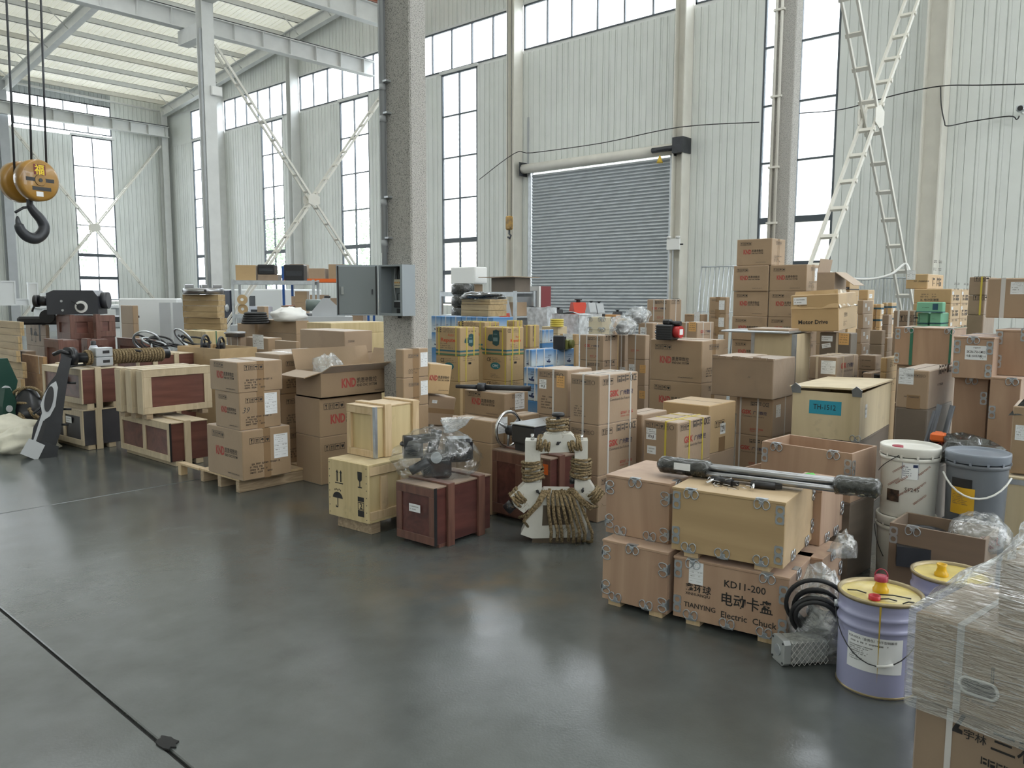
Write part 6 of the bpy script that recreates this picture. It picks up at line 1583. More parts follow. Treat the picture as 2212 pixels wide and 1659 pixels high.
# ---- yellow crates
YP = mat_wood('yellow_crate_board', (0.52, 0.40, 0.20), (0.66, 0.53, 0.30), axis='z', grain=7, bump=.1, dirt=((0.22, 0.17, 0.10), 8, .63, .6))
NAIL = mat('nail_head', (0.05, 0.045, 0.04), .5)
Y1 = solve(796, 1133, 711, .62, math.radians(4), zb=.085, yt=1006)
Y1.root = empty('wooden_crate', Y1.c, Y1.yaw, 'pale wooden crate stencilled with arrows, glass and umbrella', 'crate')
x, y, h = Y1.sx / 2, Y1.sy / 2, Y1.h
MB().bbox(-x, -x + .018, -y, y, 0, h, .003).build('end_board', YP, Y1.root); MB().bbox(x - .018, x, -y, y, 0, h, .003).build('end_board', YP, Y1.root)
MB().bbox(-x + .018, x - .018, -y + .02, -y + .03, .0, h - .018).build('side_board', YP, Y1.root); MB().bbox(-x + .018, x - .018, y - .03, y - .02, 0, h - .018).build('side_board', YP, Y1.root)
MB().bbox(-x + .0185, x - .0185, -y, y, h - .018, h, .003).build('lid', YP, Y1.root); MB().box(-x + .0185, x - .0185, -y, y, 0, .015).build('base', YP, Y1.root)
for (z0, z1) in ((.0, .07), (h - .09, h - .0185)): MB().bbox(-x + .0185, x - .0185, -y, -y + .0195, z0 + .0155, z1, .002).build('batten', PINE, Y1.root)
for q in (-.62, -.05, .5): MB().bbox(q * x, q * x + .06, -y + .004, -y + .0195, .0705, h - .0905, .002).build('batten', PINE, Y1.root)
for a in (-x + .03, x - .12): MB().bbox(a + .02, a + .10, -y + .03, y - .03, -.085, -.001, .002).build('skid', LAM, Y1.root)
for ic, u, v, s_ in (('arrows', .18, .60, .085), ('glass', .70, .60, .085), ('umbrella', .12, .20, .10), ('stack2', .70, .10, .10)):
    mb = MB(); icon_nf(mb, ic, 0, 0, 1); me = mb.mesh('stencil', INK)
    o = obj('stencil', me, Y1.root); o.matrix_local = basis(Vector((0, -1, 0)), Vector((0, 0, 1)), Vector((-x - .0015, y - u * Y1.sy, v * h))) @ Matrix.Diagonal((s_, s_, 1, 1))
nm_ = MB()
for k in range(8): nm_.cyl((-x - .001, -y + .015, h * (k + .5) / 8), (-x, -y + .015, h * (k + .5) / 8), .004, n=6); nm_.cyl((-x - .001, y - .015, h * (k + .5) / 8), (-x, y - .015, h * (k + .5) / 8), .004, n=6)
tagit(nm_.build('nail_heads', NAIL, Y1.root), kind='stuff')
def frame_crate(b, label, mp, mf, rec=.012, mull=0, rbat=(), strip=False, lid=True, name='wooden_crate', bw=.05, note=None, feet=0.0, mtop=None, batt=None):
    """crate whose -x end has a frame of battens round a recessed panel; rbat: batten positions on the -y side"""
    b.root = empty(name, b.c, b.yaw, label, 'crate')
    x, y, h = b.sx / 2, b.sy / 2, b.h; r = b.root
    MB().bbox(-x + rec, x - .005, -y + .006, y - .006, 0, h - .01, .002).build('body', mp, r)
    MB().bbox(-x, x, -y, y, h - .0095, h, .002).build('lid', mtop or mf, r)
    for (p0, p1, q0, q1) in ((-y, y, 0, bw), (-y, y, h - .01 - bw, h - .01)): MB().bbox(-x, -x + rec - .0005, p0, p1, q0, q1, .002).build('batten', mf, r)
    ms_ = [-y, y - bw] + [-y + (2 * y) * (k + 1) / (mull + 1) - bw / 2 for k in range(mull)]
    for p0 in ms_: MB().bbox(-x, -x + rec - .0005, p0, p0 + bw, bw + .0005, h - .0105 - bw, .002).build('batten', mf, r)
    for u in rbat:
        p = -x + u * b.sx
        MB().bbox(p - .03, p + .03, -y - .014, -y + .0055, -feet, h + .012, .002).build('batten', batt or mf, r); MB().bbox(p - .03, p + .03, -y + .0005, y, h + .0005, h + .013, .002).build('batten', batt or mf, r)
    if strip: MB().box(-x - .002, -x, -y - .002, -y + .02, 0, h).build('edge_strip', CLIPM, r); MB().box(-x, -x + .02, -y - .0025, -y, 0, h).build('edge_strip', CLIPM, r)
    if note: add_decal(b, 'smallnote', 'L', note[0], note[1], note[2])
    if feet:
        for a in (-x + .05, x - .12): MB().bbox(a, a + .07, -y + .01, y - .01, -feet, -.001, .002).build('skid', mf, r)
    return b
Y2 = solve(811, 991, 750, 908, math.radians(3), zb=Y1.zt + .004, yt=880)
frame_crate(Y2, 'small pale wooden crate with metal edge strips on top of the stencilled crate', YP, PINE, .02, 0, (.26, .88), True, bw=.045)
# ---- dark red crates
REDC = mat_wood('dark_red_crate', (0.065, 0.018, 0.016), (0.13, 0.04, 0.032), rough=.32, axis='x', grain=10, bump=.12, dirt=((0.20, 0.12, 0.09), 7, .66, .5))
REDF = mat_wood('red_brown_batten', (0.11, 0.045, 0.032), (0.19, 0.085, 0.06), rough=.4, axis='z', grain=14, bump=.1)
REDL = mat_wood('red_crate_lid', (0.20, 0.13, 0.09), (0.32, 0.22, 0.15), rough=.6, axis='x', grain=10, bump=.12)
R1 = solve(939, 1181, 857, 1061, math.radians(3), zb=.025, yt=1056)
frame_crate(R1, 'dark red wooden crate under the bagged motor', REDC, REDF, .008, 0, (.26, .80), note=(.35, .52, .10), feet=.024, mtop=REDL)
mb = MB().box(-R1.sx / 2 - .003, -R1.sx / 2 + .02, -R1.sy / 2 - .003, -R1.sy / 2, 0, R1.h); mb.build('black_edge_strip', BLACK, R1.root)
R2 = solve(1188, 1136, 1058, .36, math.radians(0), zb=.03, yt=992)
frame_crate(R2, 'dark red wooden crate behind the roped machine', REDC, REDF, .006, 1, (.3, .8), feet=.029, mtop=REDL, bw=.07)
OR_ = mat('orange_marker_paint', (0.72, 0.14, 0.02), .5)
MB().box(-R2.sx / 2 - .002, -R2.sx / 2, -R2.sy / 2 + .02, -R2.sy / 2 + .12, R2.h - .11, R2.h - .04).build('orange_mark', OR_, R2.root)
# bagged motor on R1
bm = empty('bagged_motor', (R1.c[0] - .03, R1.c[1] + .06, R1.zt + .002), math.radians(-35), 'black machine parts in a knotted clear bag on the red crate', 'machine part')
DK = mat('oiled_black_casting', (0.012, 0.013, 0.017), .3, var=.3, scale=10)
mb = MB(); mb.cyl((-.20, 0, .20), (-.08, 0, .20), .075, n=20); mb.build('motor_body', DK, bm)
MB().bbox(-.08, .10, -.09, .09, .0, .16, .02).build('gear_case', DK, bm); MB().bbox(.06, .24, -.08, .07, .10, .25, .02).build('block', DK, bm)
MB().cyl((.0, -.10, .14), (.0, -.05, .14), .035, n=16).build('flange', GALV, bm); MB().cyl((-.16, -.08, .06), (-.05, -.1, .12), .03, n=12).build('pipe', DK, bm); MB().cyl((-.02, 0, .15), (.02, .02, .30), .035, n=14).build('neck', DK, bm)
for k in range(3): MB().tube([(-.15 + .05 * k + .06 * math.cos(t), .06 * math.sin(t), .22 + .02 * k) for t in [2 * PI * i / 18 for i in range(18)]], .012, n=7, closed=True).build('cable_loop', BLACKR, bm)
CLEARB = mat_film('clear_thick_bag', refl=.13, rough=.08, scale=9, white=.022, bumps=.9)
blob('clear_bag', (0.02, 0, .005), .265, .17, .20, CLEARB, None, None, 21, amp=.22, n=(40, 24), parent=bm, freq=3)
mb = MB(); mb.smooth = True
vs = []
for j in range(7):
    for i in range(16):
        t = 2 * PI * i / 16; rr = (.03 + .012 * j) * (1 + .25 * math.sin(3 * t + j)); vs.append((.09 + rr * math.cos(t) + .012 * j, rr * .5 * math.sin(t), .28 + .016 * j))
mb.add(vs, [(j * 16 + i, j * 16 + (i + 1) % 16, (j + 1) * 16 + (i + 1) % 16, (j + 1) * 16 + i) for j in range(6) for i in range(16)]); mb.build('bag_neck', FILMW, bm)
# handwheel unit on R2
hw = empty('handwheel_unit', (R2.c[0] + .02, R2.c[1] + .13, R2.zt + .002), math.radians(0), 'dark gearbox with chrome handwheel on the second red crate', 'machine part')
MB().bbox(-.10, .28, -.16, .06, 0.0, .13, .01).build('gearbox', DARKM, hw); MB().bbox(-.11, .29, -.165, .065, .131, .14, .003).build('cover', GALV, hw)
MB().cyl((-.03, .06, .07), (-.03, .15, .07), .035, n=18).build('hub', DARKM, hw)
MB().tube([(-.03 + .125 * math.cos(t), .15, .075 + .125 * math.sin(t)) for t in [2 * PI * i / 36 for i in range(36)]], .011, n=10, closed=True).build('rim', CHROME, hw)
for k in range(3):
    t = 2 * PI * k / 3 + .5; MB().cyl((-.03, .145, .075), (-.03 + .12 * math.cos(t), .15, .075 + .12 * math.sin(t)), .012, .008, n=8).build('spoke', GALV, hw)
hw.location = (R2.c[0] - R2.sx * .1, R2.c[1] + R2.sy * .1, R2.zt + .055)
MB().box(-.08, .26, -.14, .04, -.05, 0).build('foot', DARKM, hw)
# ---- the roped steady rest
RW = mat('white_machine_paint', (0.66, 0.65, 0.60), .35, var=.06, scale=6, bump=.25, bscale=25, dirt=((0.25, 0.23, 0.19), 9, .66, .5))
RIM = mat('machined_brown_face', (0.10, 0.075, 0.05), .45)
def mat_rope():
    m, nt, b = nodes_of('jute_rope'); N, L = nt.nodes, nt.links
    tc = N.new('ShaderNodeTexCoord'); nz = N.new('ShaderNodeTexNoise'); nz.inputs['Scale'].default_value = 90; nz.inputs['Detail'].default_value = 3; L.new(tc.outputs['Object'], nz.inputs['Vector'])
    rp = N.new('ShaderNodeValToRGB'); rp.color_ramp.elements[0].position = .35; rp.color_ramp.elements[1].position = .65; rp.color_ramp.elements[0].color = (0.11, 0.075, 0.035, 1); rp.color_ramp.elements[1].color = (0.36, 0.27, 0.15, 1)
    L.new(nz.outputs['Fac'], rp.inputs[0]); L.new(rp.outputs[0], b.inputs['Base Color']); b.inputs['Roughness'].default_value = .9
    bp = N.new('ShaderNodeBump'); bp.inputs['Strength'].default_value = 1; bp.inputs['Distance'].default_value = .01; L.new(nz.outputs['Fac'], bp.inputs['Height']); L.new(bp.outputs[0], b.inputs['Normal'])
    return m
ROPE = mat_rope()
st0 = at_z(1200, 1168, 0)
dirv = Vector((-st0.x, -st0.y, 0)).normalized()
sr = empty('steady_rest', (st0.x, st0.y, 0), math.atan2(-dirv.y, -dirv.x) - PI / 2, 'white lathe steady rest bound with jute rope, standing on the floor', 'machine part')
# local: x right, y away from the viewer, z up
def plate(name, pts, y0, y1, m, par=sr): return MB().prism(pts, -y1, -y0, Matrix.Rotation(PI / 2, 4, 'X')).build(name, m, par)
plate('base', [(-.22, .055), (-.15, .03), (.19, .045), (.20, .08), (.19, .17), (.19, .27), (.08, .33), (-.08, .33), (-.16, .25), (-.19, .12)], -.06, .09, RW)
plate('window_recess', [(-.085, .115), (.09, .125), (.095, .245), (-.08, .245)], -.062, -.059, RIM)
plate('foot', [(-.15, .0), (.13, .0), (.15, .045), (-.14, .032)], -.05, .08, RIM)
for nm, pts in (('left_post', [(-.195, .38), (-.10, .38), (-.10, .645), (-.195, .65)]), ('right_post', [(.115, .40), (.195, .40), (.195, .655), (.115, .65)])): plate(nm, pts, -.04, .07, RW)
plate('left_jaw', [(-.26, .235), (-.20, .19), (-.09, .30), (-.09, .39), (-.19, .385), (-.285, .295)], -.055, .07, RW)
plate('right_jaw', [(.115, .33), (.235, .25), (.275, .30), (.23, .365), (.195, .42), (.115, .41)], -.055, .07, RW)
plate('top_bridge', [(-.105, .57), (-.045, .575), (.095, .585), (.145, .585), (.145, .64), (.09, .695), (-.07, .69), (-.11, .65)], -.05, .06, RW)
plate('top_block', [(-.05, .69), (.06, .69), (.05, .775), (-.04, .775)], -.03, .04, RW)
MB().cyl((.01, 0, .775), (.01, 0, .80), .014, n=12).build('stem', DARKM, sr); MB().lathe([(0, .80), (.038, .80), (.042, .81), (.036, .822), (0, .824)], 20, Matrix.Translation((.01, 0, 0))).build('knob', BLACK, sr)
for q in (-.15, .155): MB().cyl((q, 0, .65), (q, 0, .685), .012, n=8).build('bolt', CHROME, sr)
MB().cyl((-.27, -.03, .245), (-.31, -.03, .205), .035, n=16).build('jaw_tip', BLACK, sr); MB().cyl((.12, -.02, .40), (.085, -.02, .40), .026, n=14).build('jaw_tip', BLACK, sr)
for (a, b_, an) in ((.01, .64, .6), (-.115, .335, -.8), (.165, .345, 1.4)):
    MB().cyl((a - .012 * math.cos(an), -.075, b_ - .012 * math.sin(an)), (a + .02 * math.cos(an), -.075, b_ + .02 * math.sin(an)), .005, n=6).build('lock_lever', BLACK, sr); MB().cyl((a, -.08, b_), (a, -.05, b_), .009, n=8).build('lever_hub', BLACK, sr)
def coil(name, cx, cz, rx, ry, n, pitch, ang=0.0, rr=.0095, seed=0):
    """turns of rope round a member whose axis is tilted by ang in the xz plane"""
    rnd = random.Random(seed); ca, sa = math.cos(ang), math.sin(ang)
    for k in range(n):
        off = (k - (n - 1) / 2) * pitch; pts = []
        j1, j2 = rnd.uniform(-.006, .006), rnd.uniform(.96, 1.08)
        for i in range(22):
            t = 2 * PI * i / 22; u = rx * j2 * math.cos(t); w = off + j1 * math.sin(t * 2) + pitch * i / 22 * .5
            pts.append((cx + u * ca - w * sa, .01 + ry * j2 * math.sin(t), cz + u * sa + w * ca))
        MB().tube(pts, rr * rnd.uniform(.85, 1.1), n=6, closed=True).build(name, ROPE, sr)
coil('rope_turn', -.148, .45, .062, .075, 6, .021, .1, seed=1); coil('rope_turn', .155, .47, .058, .075, 7, .019, -.05, seed=2)
coil('rope_turn', .005, .74, .062, .055, 4, .02, 0, seed=3); coil('rope_turn', -.075, .62, .05, .07, 5, .018, PI / 2 - .25, seed=4); coil('rope_turn', .12, .625, .045, .07, 5, .017, PI / 2 + .2, seed=5)
coil('rope_turn', -.235, .275, .055, .08, 4, .018, -.75 + PI / 2 * 0 + .0, seed=6); coil('rope_turn', .245, .30, .05, .08, 4, .018, .7, seed=7)
random.seed(21)
for k in range(8):
    x0 = -.05 + .026 * k; x1 = -.03 + .036 * k
    pts = [(x0 * .7, -.05, .345), (x0, -.085, .30), ((x0 + x1) / 2, -.09, .20), (x1, -.085, .08), (x1, -.07, .02), (x1 * .9, -.02, .008)]
    MB().tube([Vector(p) + Vector((random.uniform(-.006, .006), 0, random.uniform(-.008, .008))) for p in pts], .0105, n=6).build('rope_strand', ROPE, sr)
for k in range(3):
    MB().tube([(-.08 + .015 * k, -.075, .345), (-.12 + .01 * k, -.09, .26), (-.18 - .01 * k, -.085, .19 - .02 * k), (-.23 + .03 * k, -.05, .16 - .03 * k)], .010, n=6).build('rope_strand', ROPE, sr)
    MB().tube([(.10 - .01 * k, -.075, .36), (.15, -.09, .31 - .015 * k), (.21, -.09, .25 - .01 * k), (.26 - .01 * k, -.05, .24)], .010, n=6).build('rope_strand', ROPE, sr)
fz = MB(); random.seed(8)
for k in range(160):
    a = random.choice(((-.148, .45), (.155, .47), (.0, .74), (-.24, .27), (.25, .3), (.1, .1), (.03, .2), (.15, .06)))
    p = Vector((a[0] + random.uniform(-.07, .07), -.085 + random.uniform(-.01, .02), a[1] + random.uniform(-.06, .06))); d = Vector((random.uniform(-1, 1), random.uniform(-1, .2), random.uniform(-1, 1))).normalized() * random.uniform(.02, .05)
    fz.tube([p, p + d * .5 + Vector((0, 0, -.004)), p + d], .0009, n=3, caps=False)
tagit(fz.build('loose_fibres', ROPE, sr), kind='stuff')
# ================================================================ Repute and blue cartons, centre rear
REPM = mat('cardboard_ochre', (0.44, 0.31, 0.165), .7, var=.06, scale=3, bump=.08, bscale=40)
TEAL = mat('teal_band', (0.03, 0.12, 0.16), .6); GRNB = mat('green_band', (0.05, 0.16, 0.09), .6)
def d_rep(b, i, pic='R'):
    x, y, h = b.sx / 2, b.sy / 2, b.h; t = .0012
    for (z0, z1, m) in ((.15, .21, TEAL), (.03, .08, GRNB)):
        MB().box(-x - t, x + t, -y - t, y + t, z0 * h, z1 * h).build('printed_band', m, b.root)
    fa, fb = ('L', 'R') if pic == 'R' else ('R', 'L'); la, lb = (b.sy, b.sx) if pic == 'R' else (b.sx, b.sy)
    add_decal(b, 'repute', fa, .22, .45, la * .6); add_decal(b, 'ce', fa, .06, .82, la * .18); add_decal(b, 'textblock', fa, .32, .82, la * .55); add_decal(b, 'textblock', fa, .2, .26, la * .6)
    add_decal(b, 'motorpic', fb, .22, .32, lb * .5); add_decal(b, 'darkline', fb, .4, .84, lb * .45)
    for u in (.14, .84): strap(b, STRAPY, 'x', u, .013)
    for u in (.35, .72): strap(b, STRAPY, 'y', u, .013)
def d_cpc(b, i):
    add_decal(b, 'cpc', 'L', .35, .45, b.sy * .4); add_decal(b, 'ce', 'L', .2, .74, b.sy * .16); add_decal(b, 'textblock', 'L', .4, .74, b.sy * .5); add_decal(b, 'textblock', 'L', .35, .12, b.sy * .45)
    add_decal(b, 'textblock', 'R', .15, .82, b.sx * .7); MB().bbox(-.02, .02, -b.sy / 2 - .002, -b.sy / 2 - .001, b.h * .68, b.h * .76, .004).build('hand_hole', BLACK, b.root); strap(b, STRAPY, 'x', .95, .012); strap(b, STRAPY, 'y', .3, .012)
def rep_stack(xe, ys, xl, xr, rng, where, pic='R'):
    return stack(xe, ys, xl, xr, rng, 'ochre motor carton', where, REPM, name='motor_carton', deco=lambda b, i: d_rep(b, i, pic) if i == 0 else d_cpc(b, i))
rep_stack(994, [708, 771, 826], 942, 1035, 8.1, 'beside the stippled pillar')
rep_stack(1094, [708, 769, 825, 868], 1042, 1131, 8.2, 'left of the blue cartons', 'L')
rep_stack(1047, [696, 756], 988, 1079, 9.4, 'behind the two front motor carton stacks')
rep_stack(1112, [693, 752], 1094, 1130, 9.5, 'behind the right motor carton stack')
stack(1145, [703, 751], 1131, 1165, 8.9, 'ochre carton with yellow straps', 'next to the blue cartons', REPM, deco=lambda b, i: (strap(b, STRAPY, 'y', .5), strap(b, STRAPY, 'x', .5), add_decal(b, 'darkline', 'R', .4, .2, .2, rot=PI / 2)))
stack(1050, [839, 900], 999, 1092, 6.95, 'ochre carton with CE print', 'in front of the motor cartons', REPM, deco=lambda b, i: (add_decal(b, 'ce', 'R', .15, .5, b.sx * .25), add_decal(b, 'textblock', 'R', .45, .5, b.sx * .5), add_decal(b, 'darkline', 'L', .3, .6, b.sy * .5)))
def mat_blue():
    m, nt, b = nodes_of('blue_fade_carton'); N, L = nt.nodes, nt.links
    tc = N.new('ShaderNodeTexCoord'); sp = N.new('ShaderNodeSeparateXYZ'); L.new(tc.outputs['Generated'], sp.inputs[0])
    rp = N.new('ShaderNodeValToRGB'); rp.color_ramp.elements[0].color = (0.50, 0.58, 0.64, 1); rp.color_ramp.elements[1].color = (0.05, 0.20, 0.46, 1); rp.color_ramp.elements[0].position = .25
    L.new(sp.outputs[2], rp.inputs[0]); L.new(rp.outputs[0], b.inputs['Base Color']); b.inputs['Roughness'].default_value = .4
    return m
BLUE = mat_blue()
d_blue = lambda b, i: (add_decal(b, 'bluebox', 'L', .2, .08, min(b.sy * .6, b.h * .9)), add_decal(b, 'bluebox', 'R', .6, .08, min(b.sx * .3, b.h * .8)), add_decal(b, 'darkline', 'R', .25, .15, b.h * .6, rot=PI / 2), strap(b, STRAPW, 'x', .22, .01), strap(b, STRAPW, 'x', .7, .01), strap(b, STRAPW, 'y', .2, .01), strap(b, STRAPW, 'y', .55, .01))
stack(1192, [756, 792], 1150, 1240, 8.45, 'blue and white carton', 'behind the orange-labelled carton', BLUE, name='blue_carton', deco=d_blue)
stack(1148, [756, 793, 831], 1132, .34, 7.75, 'blue and white carton', 'beside the right motor carton stack', BLUE, name='blue_carton', deco=d_blue)
stack(1166, [796, 832, 868], 1131, 1180, 7.1, 'blue and white carton', 'lower rank before the blue row', BLUE, name='blue_carton', deco=d_blue)
stack(1172, [713, 742], 1165, 1196, 9.6, 'small blue carton', 'standing behind the green machine part', BLUE, name='blue_carton', deco=d_blue)
d_b2 = lambda b, i: (add_decal(b, 'bluebox', 'L', .2, .08, min(b.sy * .6, b.h * .9)), strap(b, STRAPW, 'x', .5, .01))
br = stack(952, [683, 719, 752], 932, .4, 11.5, 'blue and white carton', 'first column of the far blue block', BLUE, name='blue_carton', deco=d_b2)
for j in range(1, 6):
    for k, b0 in enumerate(br):
        b = Box(); b.__dict__.update(b0.__dict__); b.c = (b0.c[0], b0.c[1] - j * (b0.sy + .01), b0.c[2])
        carton(b, 'blue_carton', 'blue and white carton, %s in the %s column of the far blue block' % (ORD[k], ORD[j]), BLUE)
        if k: d_b2(b, 0)
# pallet tray stack with black sheet, on the blue block
def tray(b, label, h=None):
    """shallow pine tray: four boards"""
    b.root = empty('wooden_tray', b.c, b.yaw, label, 'tray'); x, y, h = b.sx / 2, b.sy / 2, b.h
    n = 2
    for k in range(n):
        z0, z1 = h * k / n + .002, h * (k + 1) / n - .002
        MB().bbox(-x, -x + .022, -y, y, z0, z1, .002).build('side_board', PINE2, b.root); MB().bbox(x - .022, x, -y, y, z0, z1, .002).build('side_board', PINE2, b.root)
        MB().bbox(-x + .0225, x - .0225, -y, -y + .022, z0, z1, .002).build('end_board', PINE2, b.root); MB().bbox(-x + .0225, x - .0225, y - .022, y, z0, z1, .002).build('end_board', PINE2, b.root)
    MB().box(-x + .0225, x - .0225, -y + .0225, y - .0225, .002, .016).build('bottom_board', PINE2, b.root); MB().box(-x + .0225, x - .0225, -y + .0225, y - .0225, h - .02, h - .004).build('top_board', PINE2, b.root)
    return b
PINE2 = mat_wood('tray_pine', (0.36, 0.25, 0.12), (0.52, 0.38, 0.20), axis='y', grain=9, bump=.1, dirt=((0.16, 0.10, 0.05), 6, .64, .6))
def tray_stack(xe, ys, xl, xr, rng, where, yaw=0, zbase=None):
    z = [CAMH + ray(xe, q).z / math.hypot(ray(xe, q).x, ray(xe, q).y) * rng for q in ys]
    base = solve(xe, ys[-1], xl, xr, yaw, zb=0, rng=rng, h=.1)
    n = max(0, round(z[-1] / .2)); zs = [z[-1] * k / max(n, 1) for k in range(n)] + z[::-1] if zbase is None else [zbase] + z[::-1][1:]
    out = []
    for k in range(len(zs) - 1):
        b = Box(); b.__dict__.update(base.__dict__); b.zb = zs[k]; b.h = zs[k + 1] - zs[k] - .0015; b.zt = zs[k + 1]; b.yaw = yaw + .03 * ((k % 3) - 1); b.c = (base.c[0] + .012 * ((k * 7) % 3 - 1), base.c[1], zs[k]); 
        tray(b, 'wooden tray, %s of the tray stack %s' % (ORD[k] if k < len(zs) - 2 else 'topmost', where)); out.append(b)
    return out
ts1 = tray_stack(1058, [646, 658, 682], 997, .36, 11.25, 'under the black plastic sheet', zbase=br[-1].zt + .002)
sp_ = blob('black_plastic_sheet', (ts1[-1].c[0] - .02, ts1[-1].c[1] + .02, ts1[-1].zt), .26, .30, .06, BTAPE, 'crumpled black plastic sheet on the tray stack', 'plastic sheet', 31, amp=.5)
# wrapped pallets, cream cases, jacks and odds before the shutter
WRAPW = mat('frosted_wrap', (0.60, 0.63, 0.66), .2, var=.3, scale=14, bump=.8, bscale=12, coat=.4)
def wrapped(xe, ys, xl, xr, rng, label, seed):
    b = solve(xe, ys[1], xl, xr, 0, rng=rng, yt=ys[0]); b.h = b.zt; b.zb = 0
    r = empty('wrapped_pallet_load', (b.c[0], b.c[1], 0), 0, label, 'pallet load')
    x, y, h = b.sx / 2, b.sy / 2, b.h
    sheet([(-x, y, .1), (-x, -y, .1), (-x, -y, h), (-x, y, h)], 18, 10, .04, seed, 'side_film', WRAPW, r, 5); sheet([(-x, -y, .1), (x, -y, .1), (x, -y, h), (-x, -y, h)], 18, 10, .04, seed + 1, 'side_film', WRAPW, r, 5); sheet([(-x, -y, h), (x, -y, h), (x, y, h), (-x, y, h)], 14, 10, .05, seed + 2, 'top_film', WRAPW, r, 5)
    MB().box(-x + .06, x - .06, -y + .06, y - .06, .1, h - .06).build('load', GREYC, r); MB().box(-x, x, -y, y, 0, .1).build('pallet', PINE2, r)
    return b
wrapped(1182, (664, 700), 1138, 1203, 13.0, 'film-wrapped load of grey drums before the roller shutter', 41)
wrapped(1250, (679, 716), 1192, 1300, 12.0, 'long film-wrapped load beside the cream wooden cases', 45)
cc = stack(1300, [685, 714], 1271, 1324, 10.6, 'cream wooden case with metal corners', 'before the shutter', mat('cream_case', (0.66, 0.60, 0.46), .6, var=.04), name='wooden_case', deco=lambda b, i: [put_clip(b, f_, 'clip', u, v, 0, 1.2) for f_ in ('L', 'R') for u in (.1, .9) for v in (.98, .2)])
stack(1330, [680, 698], 1306, 1341, 12.5, 'orange-brown carton', 'behind the cream case', mat('orange_card', (0.52, 0.27, 0.10), .7))
stack(1346, [688, 706], 1332, 1358, 11.6, 'small tan carton', 'behind the bagged parts', CARDY)
stack(1244, [722, 745], 1209, 1251, 9.3, 'tan carton with pasted form', 'behind the blue and white cartons', CARDY, deco=lambda b, i: add_decal(b, 'waybill2', 'L', .2, .2, b.sy * .6, sc=(1, .6)))
stack(1205, [706, 722], 1170, 1225, 10.2, 'low pale carton', 'below the yellow film roll', mat('pale_card', (0.60, 0.50, 0.33), .7))
yr = at_r(1203, 705, 10.2)
ro = empty('film_roll', (yr.x, yr.y, 1.02), 0, 'yellow roll of strapping on the low pale carton', 'roll')
z_ = CAMH + ray(1203, 706).z / math.hypot(ray(1203, 706).x, ray(1203, 706).y) * 10.2
ro.location.z = z_
for k in range(4): MB().lathe([(.06, .025 * k), (.085, .025 * k + .003), (.088, .025 * k + .012), (.085, .025 * k + .022), (.06, .025 * k + .025)], 24).build('winding', STRAPY, ro)
for (px, py, r0, lab, sd_) in ((1345, 722, 8.35, 'grey motor part tied in a clear plastic bag on the red-lettered cartons', 51), (1375, 700, 9.1, 'bulky part in a pale plastic bag behind the strapped cartons', 52)):
    p = at_r(px, py, r0)
    r = empty('bagged_part', p, .6, lab, 'plastic bag')
    MB().bbox(-.09, .09, -.07, .07, .0, .11, .03).build('part', DARKM, r); MB().cyl((.05, 0, .06), (.16, 0, .09), .05, n=14).build('motor_end', DARKM, r)
    blob('bag', (0.03, 0, 0), .21, .13, .12, mat_film('bag_film_%d' % sd_, refl=.2, rough=.2, scale=14, white=.3), None, None, sd_, amp=.4, parent=r)
gm = at_r(1214, 752, 8.6); gmo = empty('green_machine_part', (gm.x, gm.y, 0), .3, 'olive green machine part on the blue cartons', 'machine part')
OLIVE = mat('olive_paint', (0.14, 0.15, 0.04), .4)
gmo.location.z = CAMH + ray(1192, 757).z / math.hypot(ray(1192, 757).x, ray(1192, 757).y) * 8.45 + .002
MB().bbox(-.06, .10, -.08, .08, 0, .11, .01).build('block', OLIVE, gmo); MB().cyl((.02, -.12, .06), (.02, -.08, .06), .045, n=18).build('drum', OLIVE, gmo); MB().bbox(-.09, -.02, -.06, .07, .0, .15, .01).build('bracket', DARKM, gmo)
def jack(px, py, rng, m, label, s=1.0, foot=True):
    p = at_r(px, py, rng); zt_ = p.z
    r = empty('support_jack', (p.x, p.y, 0), PI / 2 - .65, label, 'jack'); r.scale = (s, s, s); hb = zt_ / s
    MB().prism([(-.3, 0), (.3, 0), (.3, .05), (.08, .36), (-.08, .36), (-.3, .05)], -.12, .12, Matrix.Translation((0, 0, hb - .42)) @ Matrix.Rotation(PI / 2, 4, 'X')).build('stand', m, r)
    MB().cyl((0, 0, hb - .06), (0, 0, hb - .01), .04, n=12).build('screw', DARKM, r); MB().cyl((0, 0, hb - .02), (0, 0, hb), .07, n=8).build('pad', BLACK, r)
    MB().box(-.28, .28, -.13, .13, 0, hb - .42).build('plinth', DARKM, r)
jack(1249, 646, 14.8, mat('red_jack_paint', (0.52, 0.05, 0.025), .4), 'red tripod support jack before the roller shutter')
jack(1277, 650, 13.6, STEELG, 'grey support jack next to the red one', .5); jack(1294, 651, 13.7, STEELG, 'grey support jack before the shutter guide', .5)
jack(1206, 664, 15.2, DARKM, 'small dark support jack behind the wrapped drums', .6); jack(1334, 669, 14.9, DARKM, 'small dark support jack behind the orange-brown carton', .6)
